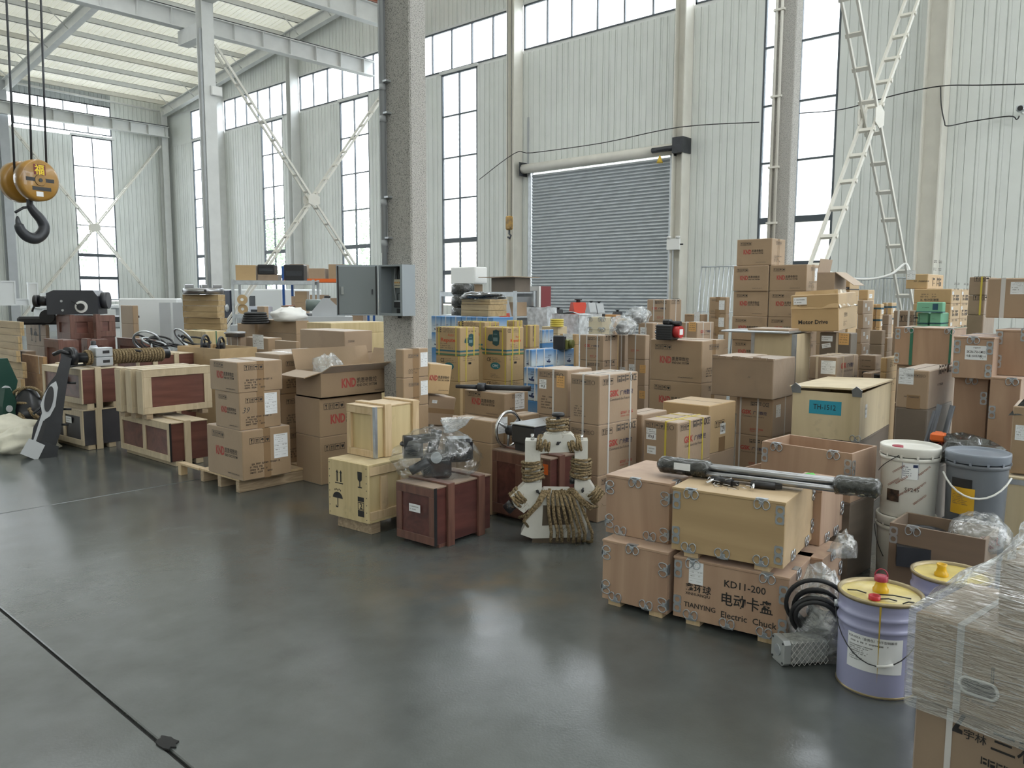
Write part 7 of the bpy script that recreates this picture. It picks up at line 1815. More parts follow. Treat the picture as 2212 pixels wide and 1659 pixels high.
# rack against the gable wall with boxes, coil of wrapped drums, red-white board
def rack(px, py, rng, w, d, zs, label, m, rz, upr=None, board=None, name='shelf_rack'):
    p = at_r(px, py, rng); r = empty(name, (p.x, p.y, 0), rz, label, 'rack'); H = zs[-1] + (.35 if upr else 0.02)
    for a in (-w / 2, w / 2):
        for b_ in (-d / 2, d / 2): MB().box(a - .03, a + .03, b_ - .03, b_ + .03, 0, H).build('upright', upr or m, r)
    for z in zs:
        MB().box(-w / 2, w / 2, -d / 2, d / 2, z - .03, z).build('shelf', board or m, r)
        for b_ in (-d / 2 - .031, d / 2 + .011): MB().box(-w / 2 + .03, w / 2 - .03, b_, b_ + .02, z - .1, z - .0).build('shelf_beam', m, r)
    return r
rk = rack(1050, 640, 18.2, 2.3, .6, (.5, 1.1, 1.62), 'grey steel rack cluttered with boxes under the gable window', GALV, PI / 2)
def on_rack(r, items):
    for (nm, lab, cat, u, v, z, sx, sy, h, m) in items:
        M = Matrix.Translation(r.location) @ Matrix.Rotation(r.rotation_euler.z, 4, 'Z'); p = M @ Vector((u, v, z + .001))
        b = Box(); b.sx, b.sy, b.h, b.zb, b.zt, b.yaw = sx, sy, h, p.z, p.z + h, r.rotation_euler.z; b.c = tuple(p)
        if cat == 'box': carton(b, nm, lab, m)
        else:
            o = empty(nm, p, b.yaw, lab, cat); MB().bbox(-sx / 2, sx / 2, -sy / 2, sy / 2, 0, h, .02).build('body', m, o); MB().box(-sx / 2 * .8, sx / 2 * .8, -sy / 2 - .01, -sy / 2, h * .3, h * .6).build('face_plate', DARKM, o)
on_rack(rk, (('cardboard_box', 'open-lidded carton on top of the grey steel rack', 'box', -.75, 0, 1.62, .7, .5, .3, CARDD), ('foam_block', 'white foam block on top of the grey steel rack', 'foam', .55, 0, 1.8, .8, .4, .38, FOAM), ('cardboard_box', 'small carton under the white foam block', 'box', .55, 0, 1.62, .5, .4, .175, CARD),
             ('bucket_box', 'dark tool case on the middle rack shelf', 'case', -.2, 0, 1.1, .5, .4, .3, DARKM), ('cardboard_box', 'tan carton on the middle shelf of the grey rack', 'box', -.8, 0, 1.1, .5, .4, .3, CARD), ('cardboard_box', 'kraft carton on the middle shelf near the window', 'box', .6, 0, 1.1, .5, .4, .28, CARD), ('cardboard_box', 'wide carton on the lowest shelf of the grey rack', 'box', -.5, 0, .5, .9, .5, .4, CARD), ('cardboard_box', 'carton pushed to the end of the lowest shelf', 'box', .6, 0, .5, .6, .5, .4, CARDP)))
MB().box(-1.25, -.2, -.4, .45, 1.93, 1.945).build('raised_flap', CARDP, rk)
dp = at_r(1000, 668, 16.5)
dst = empty('wrapped_drum_stack', (dp.x, dp.y, 0), 0, 'three film-wrapped cable drums on a thin steel table', 'drums')
for a in (-.3, .3):
    for b_ in (-.3, .3): MB().box(a - .015, a + .015, b_ - .015, b_ + .015, 0, 1.05).build('leg', STEELW, dst)
MB().box(-.33, .33, -.33, .33, 1.05, 1.07).build('table_top', STEELW, dst)
for k in range(3): MB().lathe([(0, 1.071 + .24 * k), (.2, 1.071 + .24 * k), (.235, 1.11 + .24 * k), (.235, 1.26 + .24 * k), (.2, 1.305 + .24 * k), (0, 1.309 + .24 * k)], 24).build('drum', BTAPE, dst)
bd = at_r(1131, 640, 18.6); brd = empty('door_panel', (bd.x - .1, bd.y - .25, 0), -.35, 'white framed panel with dark red edge leaning by the shutter', 'panel')
MB().box(-.05, .0, -.55, .55, 0, 1.75).build('frame', WHITEP, brd); MB().box(-.06, -.05, -.45, .45, .1, 1.65).build('grey_panel', STEELG, brd); MB().box(0.001, .25, -.56, -.5, 0, 1.75).build('red_edge', mat('dark_red_paint', (0.20, 0.015, 0.02), .4), brd)
# open red toolbox-like casting, grey angle plates near it
ap = at_r(1098, 690, 15.2); an_ = empty('angle_plate', (ap.x, ap.y, 0), .6, 'grey ribbed angle plate casting on the floor before the rack', 'casting')
MB().box(-.5, .5, -.3, .3, 0, .95).build('base', DARKM, an_); MB().prism([(-.4, 0), (.4, 0), (-.3, .5)], -.05, .05, Matrix.Translation((0, 0, .95)) @ Matrix.Rotation(PI / 2, 4, 'X')).build('rib', STEELG, an_)
rb_ = at_r(1092, 692, 12.2); rb2 = empty('red_bracket', (rb_.x, rb_.y, 0), .5, 'red cast bracket peeking behind the motor cartons', 'bracket')
MB().bbox(-.22, .22, -.12, .12, 0, rb_.z - .05, .02).build('base', MATS['red_jack_paint'], rb2); MB().prism([(-.15, 0), (.15, 0), (.06, .16), (-.06, .16)], -.06, .06, Matrix.Translation((-.05, 0, rb_.z - .05)) @ Matrix.Rotation(PI / 2, 4, 'X')).build('lug', MATS['red_jack_paint'], rb2)
# wire fence panels leaning on the gable wall
def fence(p0, w, h, lean, rz, label, n):
    r = empty('wire_fence_panel', p0, rz, label, 'fence panel'); r.rotation_euler = (lean, 0, rz)
    for z in (0.02, h - .02): MB().cyl((-w / 2, 0, z), (w / 2, 0, z), .018, n=8).build('rail', GALV, r)
    for k in range(n): MB().cyl((-w / 2 + w * k / (n - 1), 0, .02), (-w / 2 + w * k / (n - 1), 0, h - .02), .012 if 0 < k < n - 1 else .018, n=6).build('bar', GALV, r)
    MB().cyl((-w / 2, 0, h * .5), (w / 2, 0, h * .5), .01, n=6).build('cross_wire', GALV, r)
fp = at_x(1555, 590, 18.55); fence((fp.x - .3, fp.y, 0), 1.0, fp.z + .2, -.2 + .08, -PI / 2, 'galvanised barred panel leaning beside the roller shutter', 9)
fp = at_x(1900, 603, 18.7); fence((18.7, fp.y + .1, 0), 2.6, fp.z + .06, -.1, -PI / 2, 'long galvanised barred panel behind the cross brace', 34)
# white hose slung along the braces
hs = [at_x(1735, 575, 16.5), at_x(1775, 582, 16.3), at_x(1830, 600, 16.2), at_x(1880, 603, 16.2), at_x(1925, 592, 16.3), at_x(1955, 570, 16.5), at_x(1965, 585, 16.4)]
def smooth_pts(p, n=8):
    out = []
    for i in range(len(p) - 1):
        a = p[max(i - 1, 0)]; b_ = p[i]; c = p[i + 1]; d = p[min(i + 2, len(p) - 1)]
        for k in range(n):
            t = k / n; out.append(0.5 * ((2 * b_) + (c - a) * t + (2 * a - 5 * b_ + 4 * c - d) * t * t + (3 * b_ - a - 3 * c + d) * t ** 3))
    return out + [p[-1]]
tagit(MB().tube(smooth_pts(hs), .022, n=8).build('hose', WHITEP), 'white hose slung between the legs of the cross brace', 'hose')
for (pts, lab) in (([at_x(1035, 388, XA - .1), at_x(1112, 331, XA - .53), at_x(1150, 330, XA - .3), at_x(1300, 309, XA - .3), at_x(1466, 275, XA - .53), at_x(1640, 264, XA - .4)], 'thin black cable strung along the wall above the shutter'),
                   ([at_x(1722, 245, 18.6), at_x(1820, 236, 18.6), at_x(1935, 205, 18.6), at_x(2032, 186, 18.6), at_x(2120, 184, 18.8), at_x(2240, 181, 19.0)], 'thin black cable crossing the wall behind the tall cross brace'),
                   ([at_x(2032, 188, 18.6), at_x(2033, 225, 18.6), at_x(2040, 262, 18.6), at_x(2048, 272, 18.6), at_x(2100, 262, 18.9), at_x(2180, 251, 19.0), at_x(2196, 258, 19.0), at_x(2202, 250, 19.0)], 'black cable loop leading to the wall camera')):
    tagit(MB().tube(smooth_pts(pts, 5), .012, n=6).build('cable', BLACK), lab, 'cable')
cm = at_x(2205, 237, 19.0); co = empty('wall_camera', cm, 0, 'small round-eyed security camera on the wall', 'camera')
MB().bbox(-.16, .0, -.10, .06, -.05, .06, .02).build('housing', GALV, co); MB().cyl((-.17, -.02, 0), (-.13, -.02, 0), .05, n=16).build('lens', BLACK, co); MB().box(0, .2, -.03, .01, -.06, .0).build('bracket', WHITEP, co)
# second, far hook block
hp2 = at_x(1100, 505, 15.5); r = empty('hook_block', hp2, 0, 'small yellow hook block hanging by two ropes before the gable wall', 'hook block')
HOOKY = mat('hook_yellow_worn', (0.42, 0.24, 0.05), .4, var=.3, scale=8, dirt=((0.05, 0.04, 0.03), 6, .55, .8))
MB().bbox(-.07, .07, -.09, .09, .1, .45, .03).build('block', HOOKY, r); MB().tube([(0, 0, .12), (0, 0, .0), (0, -.06, -.05), (0, -.02, -.12), (0, .05, -.08)], .025, n=8).build('hook', DARKM, r)
for q in (-.07, .07): MB().cyl((0, q, .4), (0, q, 9.3 - hp2.z), .008, n=6).build('rope', DARKM, r)
MB().cyl((0, -.2, 9.3 - hp2.z), (0, .2, 9.3 - hp2.z), .2, n=18).build('drum', DARKM, r)
# ---- the big crane hook block at the left
hc = at_r(62, 392, 8.1)
hk = empty('crane_hook_block', hc, math.atan2(-hc.y, -hc.x) + PI / 2 + .55, 'yellow twin-sheave crane block with black hook hanging on steel ropes', 'hook block')
HY = mat('hook_block_yellow', (0.36, 0.19, 0.035), .32, var=.22, scale=5, coat=.3, dirt=((0.16, 0.08, 0.03), 4, .55, .6))
for k, yy in enumerate((-.16, .06)):
    pr = [(0, yy), (.15, yy), (.172, yy + .012), (.172, yy + .088), (.15, yy + .10), (0, yy + .10)]
    mb = MB(); mb.lathe(pr, 40, Matrix.Rotation(PI / 2, 4, 'X')); mb.build('sheave_cover', HY, hk)
for (x0, x1, z0, z1) in ((-.12, .12, -.012, .018), (-.07, .09, -.085, -.055)): MB().box(x0, x1, -.1005 - .062, -.0995 - .06, z0, z1).build('slot', BLACK, hk)
MB().cyl((.0, -.166, .0), (0, -.158, 0), .045, n=20).build('axle_boss', HY, hk); MB().cyl((.0, -.172, .0), (0, -.158, 0), .016, n=12).build('axle_nut', DARKM, hk)
mb = MB(); put_text(mb, '福', -.045, .045, w=.085, bold=.02)
mb.v = [(a, -.1625, b_) for a, b_, c in mb.v]; mb.build('printed_character', mat('bright_yellow_ink', (0.85, 0.62, 0.03), .5), hk)
MB().box(-.05, .05, -.1622, -.1605, .045, .13, Matrix.Rotation(0, 4, 'Y')).build('red_sticker', mat('maroon_sticker', (0.16, 0.015, 0.015), .5), hk)
MB().box(-.04, .02, -.163, -.1612, -.135, -.095).build('nameplate', PAPER, hk)
MB().cyl((-.0, .16, .0), (0, -.16, 0), .05, n=20).build('axle', DARKM, hk)
hkp = [(0, 0, -.14), (0, 0, -.20), (.03, 0, -.25), (.085, 0, -.31), (.11, 0, -.37), (.09, 0, -.43), (.03, 0, -.475), (-.04, 0, -.465), (-.09, 0, -.42), (-.11, 0, -.36), (-.115, 0, -.30)]
MB().tube(smooth_pts([Vector(p) for p in hkp], 5), [.026] * 5 + [.03 + .018 * math.sin(PI * i / 45) for i in range(40)] + [.024, .022, .02, .016, .012, .006], n=14).build('hook', DARKM, hk)
MB().tube([(0, 0, -.215), (-.06, 0, -.225), (-.13, 0, -.27)], .011, n=8).build('safety_latch', DARKM, hk)
for (px0, px1, py1, yy) in ((8, 32, 380, -.11), (54, 68, 350, .11), (84, 101, 380, .11)):
    a = at_r(px1, py1, 8.1); b_ = at_r(px0, -120, 8.3)
    inv = Matrix.Rotation(-hk.rotation_euler.z, 4, 'Z')
    MB().cyl(inv @ (a - hc), inv @ (b_ - hc), .009, n=8).build('wire_rope', DARKM, hk)
# ---- electrical cabinet on the pillar
EB = mat('cabinet_grey', (0.30, 0.34, 0.37), .4, var=.03, scale=3); EBI = mat('cabinet_inside', (0.20, 0.225, 0.235), .5)
cz0, cz1 = at_r(868, 683, 6.5).z, at_r(868, 571, 6.5).z
ce0 = at_r(869, 620, 6.50)            # near front vertical edge
cb = empty('electrical_cabinet', (ce0.x, ce0.y, cz0), 0, 'open grey electrical cabinet on the stippled pillar', 'cabinet')
CW = 0.30; CD = pc.x - ce0.x - .002; CH = cz1 - cz0; t = .012
mb = MB(); mb.box(0, CD, -.0, t, 0, CH); mb.box(0, CD, CW - t, CW, 0, CH); mb.box(0, CD, t, CW - t, 0, t); mb.box(0, CD, t, CW - t, CH - t, CH); mb.build('housing', EB, cb)
MB().box(CD - .008, CD - .001, t, CW - t, t, CH - t).build('back_plate', EBI, cb)
mb = MB(); mb.box(-.001, .012, t, t + .015, t, CH - t); mb.box(-.001, .012, CW - t - .015, CW - t, t, CH - t); mb.box(-.001, .012, t + .015, CW - t - .015, t, t + .01); mb.build('inner_lip', EB, cb)
da = math.radians(48)
DM = Matrix.Translation((-.004, CW + .002, 0)) @ Matrix.Rotation(da, 4, 'Z')
MB().box(-.014, 0, 0, .335, 0, CH, DM).build('door', EB, cb)
dparts = cb.children[-1]
MB().box(-.018, -.0145, .02, .315, .015, CH - .015, DM).build('door_liner', EBI, dparts); MB().box(-.02, -.0141, .008, .0195, .008, CH - .008, DM).build('door_gasket', BLACK, dparts); MB().box(-.02, -.0141, .3155, .327, .008, CH - .008, DM).build('door_gasket', BLACK, dparts)
MB().box(-.036, -.018, .275, .295, CH * .42, CH * .57, DM).build('lock', CHROME, dparts); MB().box(-.026, -.018, .04, .05, CH * .42, CH * .52, DM).build('catch', DARKM, dparts)
CREAM = mat('cream_plastic', (0.62, 0.58, 0.46), .4)
for k in range(3): MB().box(CD - .06, CD - .009, .115 + .026 * k, .138 + .026 * k, CH * .60, CH * .72).build('breaker', CREAM, cb)
for k in range(3): MB().box(CD - .066, CD - .06, .121 + .026 * k, .131 + .026 * k, CH * .64, CH * .67).build('breaker_lever', ORANGEL, cb)
MB().box(CD - .05, CD - .009, .11, .20, CH * .555, CH * .585).build('terminal_strip', CREAM, cb)
MB().bbox(CD - .06, CD - .009, .115, .20, CH * .16, CH * .27, .004).build('contactor', BLACK, cb); MB().box(CD - .05, CD - .009, .11, .205, CH * .275, CH * .30).build('terminal_strip', GALV, cb); MB().box(CD - .05, CD - .009, .105, .175, CH * .04, CH * .14).build('relay', BLACK, cb)
for k in range(3): MB().tube([(CD - .03, .127 + .026 * k, CH * .72), (CD - .035, .13 + .026 * k, CH * .82), (CD - .03, .145 + .015 * k, CH - .012)], .006, n=7).build('supply_wire', BLACKR, cb)
MB().tube([(CD - .02, .225, CH - .02), (CD - .025, .235, CH * .6), (CD - .03, .205, CH * .3)], .006, n=7).build('grey_wire', STEELG, cb); MB().tube([(CD - .03, .135, CH * .55), (CD - .03, .135, CH * .45), (CD - .03, .185, CH * .44), (CD - .03, .185, CH * .31)], .003, n=6).build('control_wire', BLACKR, cb)
MB().cyl((CD * .4, .1, -.02), (CD * .4, .1, 0), .018, n=12).build('cable_gland', BLACK, cb)
# ================================================================ left group: framed crates, castings
REDP2 = mat_wood('red_ply_panel', (0.10, 0.036, 0.028), (0.19, 0.075, 0.055), rough=.4, axis='x', grain=7, bump=.1, dirt=((0.08, 0.04, 0.04), 5, .6, .5))
GREYP = mat('dark_grey_panel', (0.06, 0.058, 0.065), .5, var=.2, scale=5)
PALE = mat_wood('pale_batten', (0.50, 0.40, 0.26), (0.62, 0.51, 0.35), axis='z', grain=14, bump=.1, dirt=((0.25, 0.19, 0.12), 8, .66, .5))
LR = solve(369, 999, 263, 452, math.radians(1), zb=.05, yt=915)
frame_crate(LR, 'red-panelled crate with pale frame and centre post, under the slim crates', REDP2, PALE, .014, 1, (.45,), bw=.055, feet=.048, note=None)
MB().box(-LR.sx / 2 - .002, -LR.sx / 2 + .015, -LR.sy / 2 - .003, -LR.sy / 2 + .002, 0, LR.h).build('black_edge_strip', BLACK, LR.root)
for k in range(3):
    b = Box(); b.yaw = math.radians(1); b.sx, b.sy, b.h = .66, .12, .40; b.zb = LR.zt + .05; b.zt = b.zb + b.h
    c = at_z(312, 896, LR.zt + .05); b.c = (c.x + b.sx / 2 - .03 * k, c.y + b.sy / 2 + .165 * k + .0, b.zb)
    b.root = empty('slim_crate', b.c, b.yaw, 'slim red-panelled crate on edge, %s of three' % ('nearest the red-logo pallet', 'middle one', 'farthest from the red-logo pallet')[k], 'crate')
    x, y, h = b.sx / 2, b.sy / 2, b.h
    MB().bbox(-x + .004, x - .004, -y + .012, y - .002, .004, h - .004, .002).build('panel', REDP2, b.root)
    for (z0, z1) in ((0, .06), (h - .06, h)): MB().bbox(-x, x, -y, -y + .0115, z0, z1, .002).build('rail', PALE, b.root)
    for q in (-x, x - .075): MB().bbox(q, q + .075, -y, -y + .0115, .0605, h - .0605, .002).build('stile', PALE, b.root)
    MB().bbox(-x - .002, x, -y + .0, y, h + .0005, h + .012, .002).build('top_board', PALE, b.root); MB().bbox(-x - .012, -x - .0005, -y, y, 0, h, .002).build('end_board', PALE, b.root)
    for q in (-x + .02, x - .1): MB().bbox(q, q + .06, -y + .01, y - .01, -.0495, -.0005, .002).build('foot', LAM, b.root)
LL = solve(181, 964, 104, 263, math.radians(4), zb=.05, yt=887)
frame_crate(LL, 'dark-panelled crate with pale frame behind the black casting', GREYP, PALE, .014, 1, (.42,), bw=.055, feet=.048, note=(.56, .58, .13))
UL = solve(178, 874, 95, 272, math.radians(4), zb=LL.zt + .06, yt=798)
frame_crate(UL, 'red-panelled crate with pale frame and pasted note, on the dark-panelled crate', REDP2, PALE, .014, 0, (.38,), bw=.055, feet=.059, note=(.52, .55, .13))
lcx = solve(300, 800, .5, 421, math.radians(8), rng=10.0, yt=769); lcx.h = lcx.zt; lcx.zb = 0; lcx.c = (lcx.c[0], lcx.c[1], 0)
frame_crate(lcx, 'long red-panelled crate with pale battens behind the slim crates', REDP2, PALE, .014, 0, (.28, .66), bw=.055)
# black casting leaning on the crate
ca0 = at_z(98, 982, 0); dv3 = Vector((-ca0.x, -ca0.y, 0)).normalized()
bc_ = empty('black_lathe_apron', (ca0.x - .08, ca0.y - .12, .0), math.atan2(-dv3.y, -dv3.x) - PI / 2, 'black and white painted lathe casting leaning against the framed crates', 'casting')
GREYE = mat('bare_grey_edge', (0.50, 0.52, 0.54), .45)
LM = Matrix.Rotation(math.radians(-9), 4, 'X') @ Matrix.Rotation(math.radians(11.5), 4, 'Y')
def cpl(name, pts, y0, y1, m): return MB().prism(pts, -y1, -y0, LM @ Matrix.Rotation(PI / 2, 4, 'X')).build(name, m, bc_)
S_ = .00147 * 3.0
body = [(-.10, .12), (.10, .06), (.13, .25), (.12, .55), (.115, .78), (.12, .98), (.03, 1.0), (.01, .80), (-.04, .70), (-.075, .55), (-.06, .40), (-.10, .28)]
cpl('body', body, .0, .16, DK)
cpl('white_face', [(-.085, .14), (-.055, .13), (-.02, .36), (.02, .40), (.05, .50), (.045, .68), (.02, .74), (-.02, .70), (-.06, .60), (-.075, .50), (-.05, .42)], -.012, -.0005, GREYE)
cpl('black_oval', [(-.012 + .036 * math.cos(t), .56 + .125 * math.sin(t)) for t in [2 * PI * i / 24 for i in range(24)]], -.020, -.0125, BLACK)
cpl('black_web', [(-.06, .15), (-.02, .15), (.0, .34), (-.03, .35)], -.016, -.0125, BLACK)
cpl('foot_block', [(-.17, .02), (-.02, -.03), (.02, .12), (-.12, .17)], -.07, .10, GREYE); cpl('foot_body', [(-.04, -.01), (.13, .0), (.135, .12), (.0, .15)], -.05, .17, DK)
for z in (.33, .48, .74): MB().cyl(LM @ Vector((.10, .06, z)), LM @ Vector((.19, .04, z + .01)), .011, n=8).build('stud', DK, bc_)
MB().tube([LM @ Vector(p) for p in ((-.04, .1, 1.0), (.02, .06, 1.04), (.10, .08, 1.03), (.17, .12, 1.0))], .02, n=8).build('top_loop', BLACK, bc_)
MB().cyl(LM @ Vector((-.05, .02, .5)), LM @ Vector((-.12, -.02, .40)), .012, n=8).build('side_pin', DK, bc_)
# things lying on the framed crates
bt = at_z(204, 786, UL.zt); sb = empty('spray_bottle', (bt.x, bt.y, UL.zt + .014), 0, 'white spray can with dark cap standing on the framed crate', 'bottle')
MB().lathe([(0, 0), (.045, 0), (.048, .006), (.048, .15), (.036, .175), (.02, .19), (0, .19)], 24).build('can', mat('pale_blue_can', (0.55, 0.58, 0.66), .35), sb); MB().lathe([(.026, .185), (.026, .225), (.02, .23), (0, .23)], 18).build('cap', DARKM, sb)
curved_label(sb, .048, 0, -3.0, -1.2, .03, .12, MATS['navy_ink'], e=.001)
cn = at_z(252, 774, UL.zt); cn_ = empty('tin_can', (UL.c[0] + .12, UL.c[1] - .05, UL.zt + .066), 0, 'bright tin can lying on its side on the framed crate', 'can')
MB().cyl((-.06, 0, 0), (.07, .03, 0), .05, n=20).build('can', CHROME, cn_)
rc = at_r(270, 748, 9.35); rcz = UL.zt + .014
rcyl = empty('roped_spindle', (rc.x, rc.y, rcz), math.radians(10), 'long machine spindle wound with jute rope on the framed crates', 'spindle')
MB().cyl((-.55, 0, .09), (.5, 0, .07), .05, n=16).build('spindle', DK, rcyl)
for k in range(26): MB().tube([(-.42 + .033 * k, .066 * math.cos(t), .085 - .0006 * k + .066 * math.sin(t)) for t in [2 * PI * i / 14 for i in range(14)]], .014, n=6, closed=True).build('rope_turn', ROPE, rcyl)
MB().cyl((-.62, 0, .10), (-.55, 0, .10), .10, n=22).build('flange', DK, rcyl)
bkx = empty('aluminium_block', (rc.x - .28, rc.y - .12, rcz), math.radians(10), 'silver slotted blocks in front of the roped spindle', 'machine part')
for k in range(2): MB().bbox(-.09, .09, -.05, .05, .095 * k, .09 + .095 * k, .006).build('block', GALV, bkx); MB().box(-.02, .05, -.052, -.0505, .03 + .095 * k, .06 + .095 * k).build('slot', BLACK, bkx)
hosep = [at_z(150, 792, UL.zt + .03), at_z(220, 783, UL.zt + .03), at_z(290, 775, UL.zt + .03), at_z(330, 768, UL.zt + .05), at_z(300, 758, UL.zt + .14), at_z(265, 757, UL.zt + .13), at_z(235, 766, UL.zt + .05)]
tagit(MB().tube(smooth_pts(hosep, 6), .012, n=8).build('rubber_hose', BLACKR), 'black rubber hose looping over the framed crates', 'hose')
# woven sacks and rope heap
SACK = mat('woven_white_sack', (0.62, 0.60, 0.50), .55, var=.12, scale=5, bump=.5, bscale=9)
for (px, py, r0, sx, sy, sz, sd_, lab) in ((8, 918, 9.9, .34, .28, .16, 61, 'pale woven sack slumped at the foot of the rope heap'), (58, 915, 9.3, .28, .26, .14, 62, 'pale woven sack in front of the black casting')):
    p = at_r(px, py, r0); blob('woven_sack', (p.x, p.y, 0), sx, sy, sz, SACK, lab, 'sack', sd_, amp=.35, n=(30, 18))
rh = at_r(62, 870, 10.7); hp3 = empty('rope_heap', (rh.x, rh.y, 0), 0, 'heap of jute-wrapped castings behind the woven sacks', 'rope')
random.seed(77)
for k in range(34):
    c = Vector((random.gauss(0, .15), random.gauss(0, .15), 0)); z = max(.05, .50 - 1.3 * c.length) * random.uniform(.3, 1.0); a = random.uniform(0, PI); rr = random.uniform(.07, .13); tl = random.uniform(.4, 1.3)
    pts = []
    for i in range(18):
        t = 2 * PI * i / 18; q = Vector((rr * math.cos(t), rr * math.sin(t) * math.cos(tl), rr * math.sin(t) * math.sin(tl))); q = Matrix.Rotation(a, 3, 'Z') @ q; w = c + q + Vector((0, 0, z)); w.z = max(.02, w.z); pts.append(w)
    MB().tube(pts, .017, n=6, closed=True).build('rope_turn', ROPE, hp3)
MB().lathe([(0, 0), (.24, 0), (.2, .25), (.08, .46), (0, .48)], 14).build('core', DK, hp3)
for (px, r0, lab) in ((6, 10.8, 'dark green casting standing on end at the left, against a crate'), (14, 10.5, 'smaller green casting bracket beside the standing one')):
    p = at_r(px, 880, r0); g = empty('green_casting', (p.x, p.y, 0), .4, lab, 'casting'); GRN = MATS.get('dark_green_paint') or mat('dark_green_paint', (0.02, 0.065, 0.05), .35)
    s_ = 1 if r0 > 10.6 else .62
    MB().prism([(-.12, 0), (.14, 0), (.12, .4), (.16, .55), (.05, .82), (-.05, .82), (-.12, .5)], -.06, .06, Matrix.Scale(s_, 4) @ Matrix.Rotation(PI / 2, 4, 'X')).build('casting', GRN, g); MB().cyl((0, -.08 * s_, .45 * s_), (0, .08 * s_, .45 * s_), .06 * s_, n=16).build('boss', GREYE, g)
# crates behind on the left
LB = stack(95, [876, 920], 20, 150, 11.6, 'dusty red-brown crate', 'behind the rope heap', REDP2, name='wooden_crate')
gl = empty('green_machine_slide', (0, 0, 0), 0.3, 'dark green machine slide lying on the dusty crate', 'machine part'); p = at_r(80, 870, 11.7); gl.location = (p.x, p.y, LB[-1].zt + .002)
MB().bbox(-.35, .25, -.12, .12, 0, .09, .02).build('slide', GRN, gl); MB().bbox(-.15, .1, -.08, .08, .091, .15, .02).build('saddle', DK, gl)
blob('paper_wrapper', (LB[-1].c[0] + .2, LB[-1].c[1] - .1, LB[-1].zt + .002), .1, .12, .09, PAPER, 'crumpled white paper on the dusty crate', 'paper', 71, amp=.6)
def grid(rows, m=CARD, **k):
    for (xe, ys, xl, xr, r0, desc, where) in rows: stack(xe, ys, xl, xr, r0, desc, where, m, **k)
ORC = mat_wood('orange_ply', (0.34, 0.19, 0.08), (0.48, 0.29, 0.13), axis='x', grain=6, bump=.08)
grid(((95, [771, 810], 50, 101, 12.2, 'orange plywood box with pale straps', 'behind the green machine slide'),), ORC, name='plywood_box', deco=lambda b, i: strap(b, STRAPW, 'x', .8))
grid(((60, [759, 800], 25, 80, 13.0, 'weathered carton with bold print', 'left of the orange plywood box'), (101, [702, 726, 750], 58, 106, 13.6, 'carton with glass and umbrella marks', 'beside the red crates')), CARDB, deco=lambda b, i: add_decal(b, 'fragile3', 'L', .2, .3, b.sy * .6))
tray_stack(42, [695, 726, 757, 783], -25, 48, 12.4, 'at the left edge of the hall floor')
RC_ = [(152, [682, 733], 124, 205, 13.0, 'red wooden crate', 'under the black lathe headstock'), (208, [681, 728], 203, 250, 12.8, 'red wooden crate', 'right of the headstock crate'), (128, [736, 790], 98, 172, 12.2, 'red wooden crate', 'before the headstock crates'), (190, [734, 785], 178, 236, 12.6, 'red wooden crate', 'half hidden by the roped spindle'), (305, [735, 775], 255, 338, 12.3, 'red wooden crate with bright red panel', 'beside the tangle of parts')]
for (xe, ys, xl, xr, r0, desc, where) in RC_:
    b = solve(xe, ys[1], xl, xr, math.radians(2), rng=r0, yt=ys[0])
    if ys[0] < 700: low = b.zb; b.zb = low; b.c = (b.c[0], b.c[1], low)
    else: b.h = b.zt; b.zb = 0; b.c = (b.c[0], b.c[1], 0)
    frame_crate(b, '%s %s' % (desc, where), REDP2, REDF, .02, 0, (.12,), bw=.09)
    f2 = MB()
    x, y, h = b.sx / 2, b.sy / 2, b.h
    for (a0, a1, z0, z1) in ((-x, x, 0, .08), (-x, x, h - .09, h - .01), (-x, -x + .09, .0805, h - .0905), (x - .09, x, .0805, h - .0905)): MB().bbox(a0, a1, -y - .012, -y + .0055, z0, z1, .002).build('batten', REDF, b.root)
    if b.zb > .05:
        s = Box(); s.__dict__.update(b.__dict__); s.h = b.zb - .002; s.zb = 0; s.c = (b.c[0], b.c[1], 0); frame_crate(s, 'red wooden crate on the floor, carrying the crate %s' % where, REDP2, REDF, .02, 0, (.12,), bw=.09); s.root.name = 'wooden_crate'
    if 'headstock' in where and 'under' in where: HS = b
hd = at_r(165, 676, 13.3); hs_ = empty('lathe_headstock', (hd.x, hd.y, HS.zt + .014), math.radians(-38), 'black lathe headstock with white dial on the red crates', 'machine part')
HSM = mat('charcoal_machine_paint', (0.035, 0.037, 0.045), .38, var=.1, scale=5)
MB().prism([(-.32, 0), (.36, 0), (.36, .26), (.30, .345), (-.22, .345), (-.32, .30)], -.2, .2, Matrix.Rotation(PI / 2, 4, 'X')).build('housing', HSM, hs_)
MB().cyl((-.46, -.08, .19), (-.32, -.08, .19), .07, n=20).build('spindle_nose', DK, hs_); MB().cyl((-.52, -.08, .19), (-.46, -.08, .19), .085, n=20).build('spindle_flange', BLACK, hs_); MB().cyl((.36, 0, .2), (.45, 0, .2), .12, n=24).build('end_pulley', HSM, hs_)
MB().cyl((.14, -.2, .11), (.14, -.215, .11), .085, n=28).build('dial', WHITEP, hs_); MB().cyl((.14, -.215, .11), (.14, -.25, .11), .05, n=20).build('dial_knob', BLACK, hs_); MB().cyl((.14, -.24, .11), (.03, -.25, .19), .008, n=8).build('lever', BLACK, hs_)
for (a, c) in ((-.12, .19), (-.11, .06)): MB().cyl((a, -.2, c), (a, -.21, c), .018, n=12).build('bolt', CHROME, hs_)
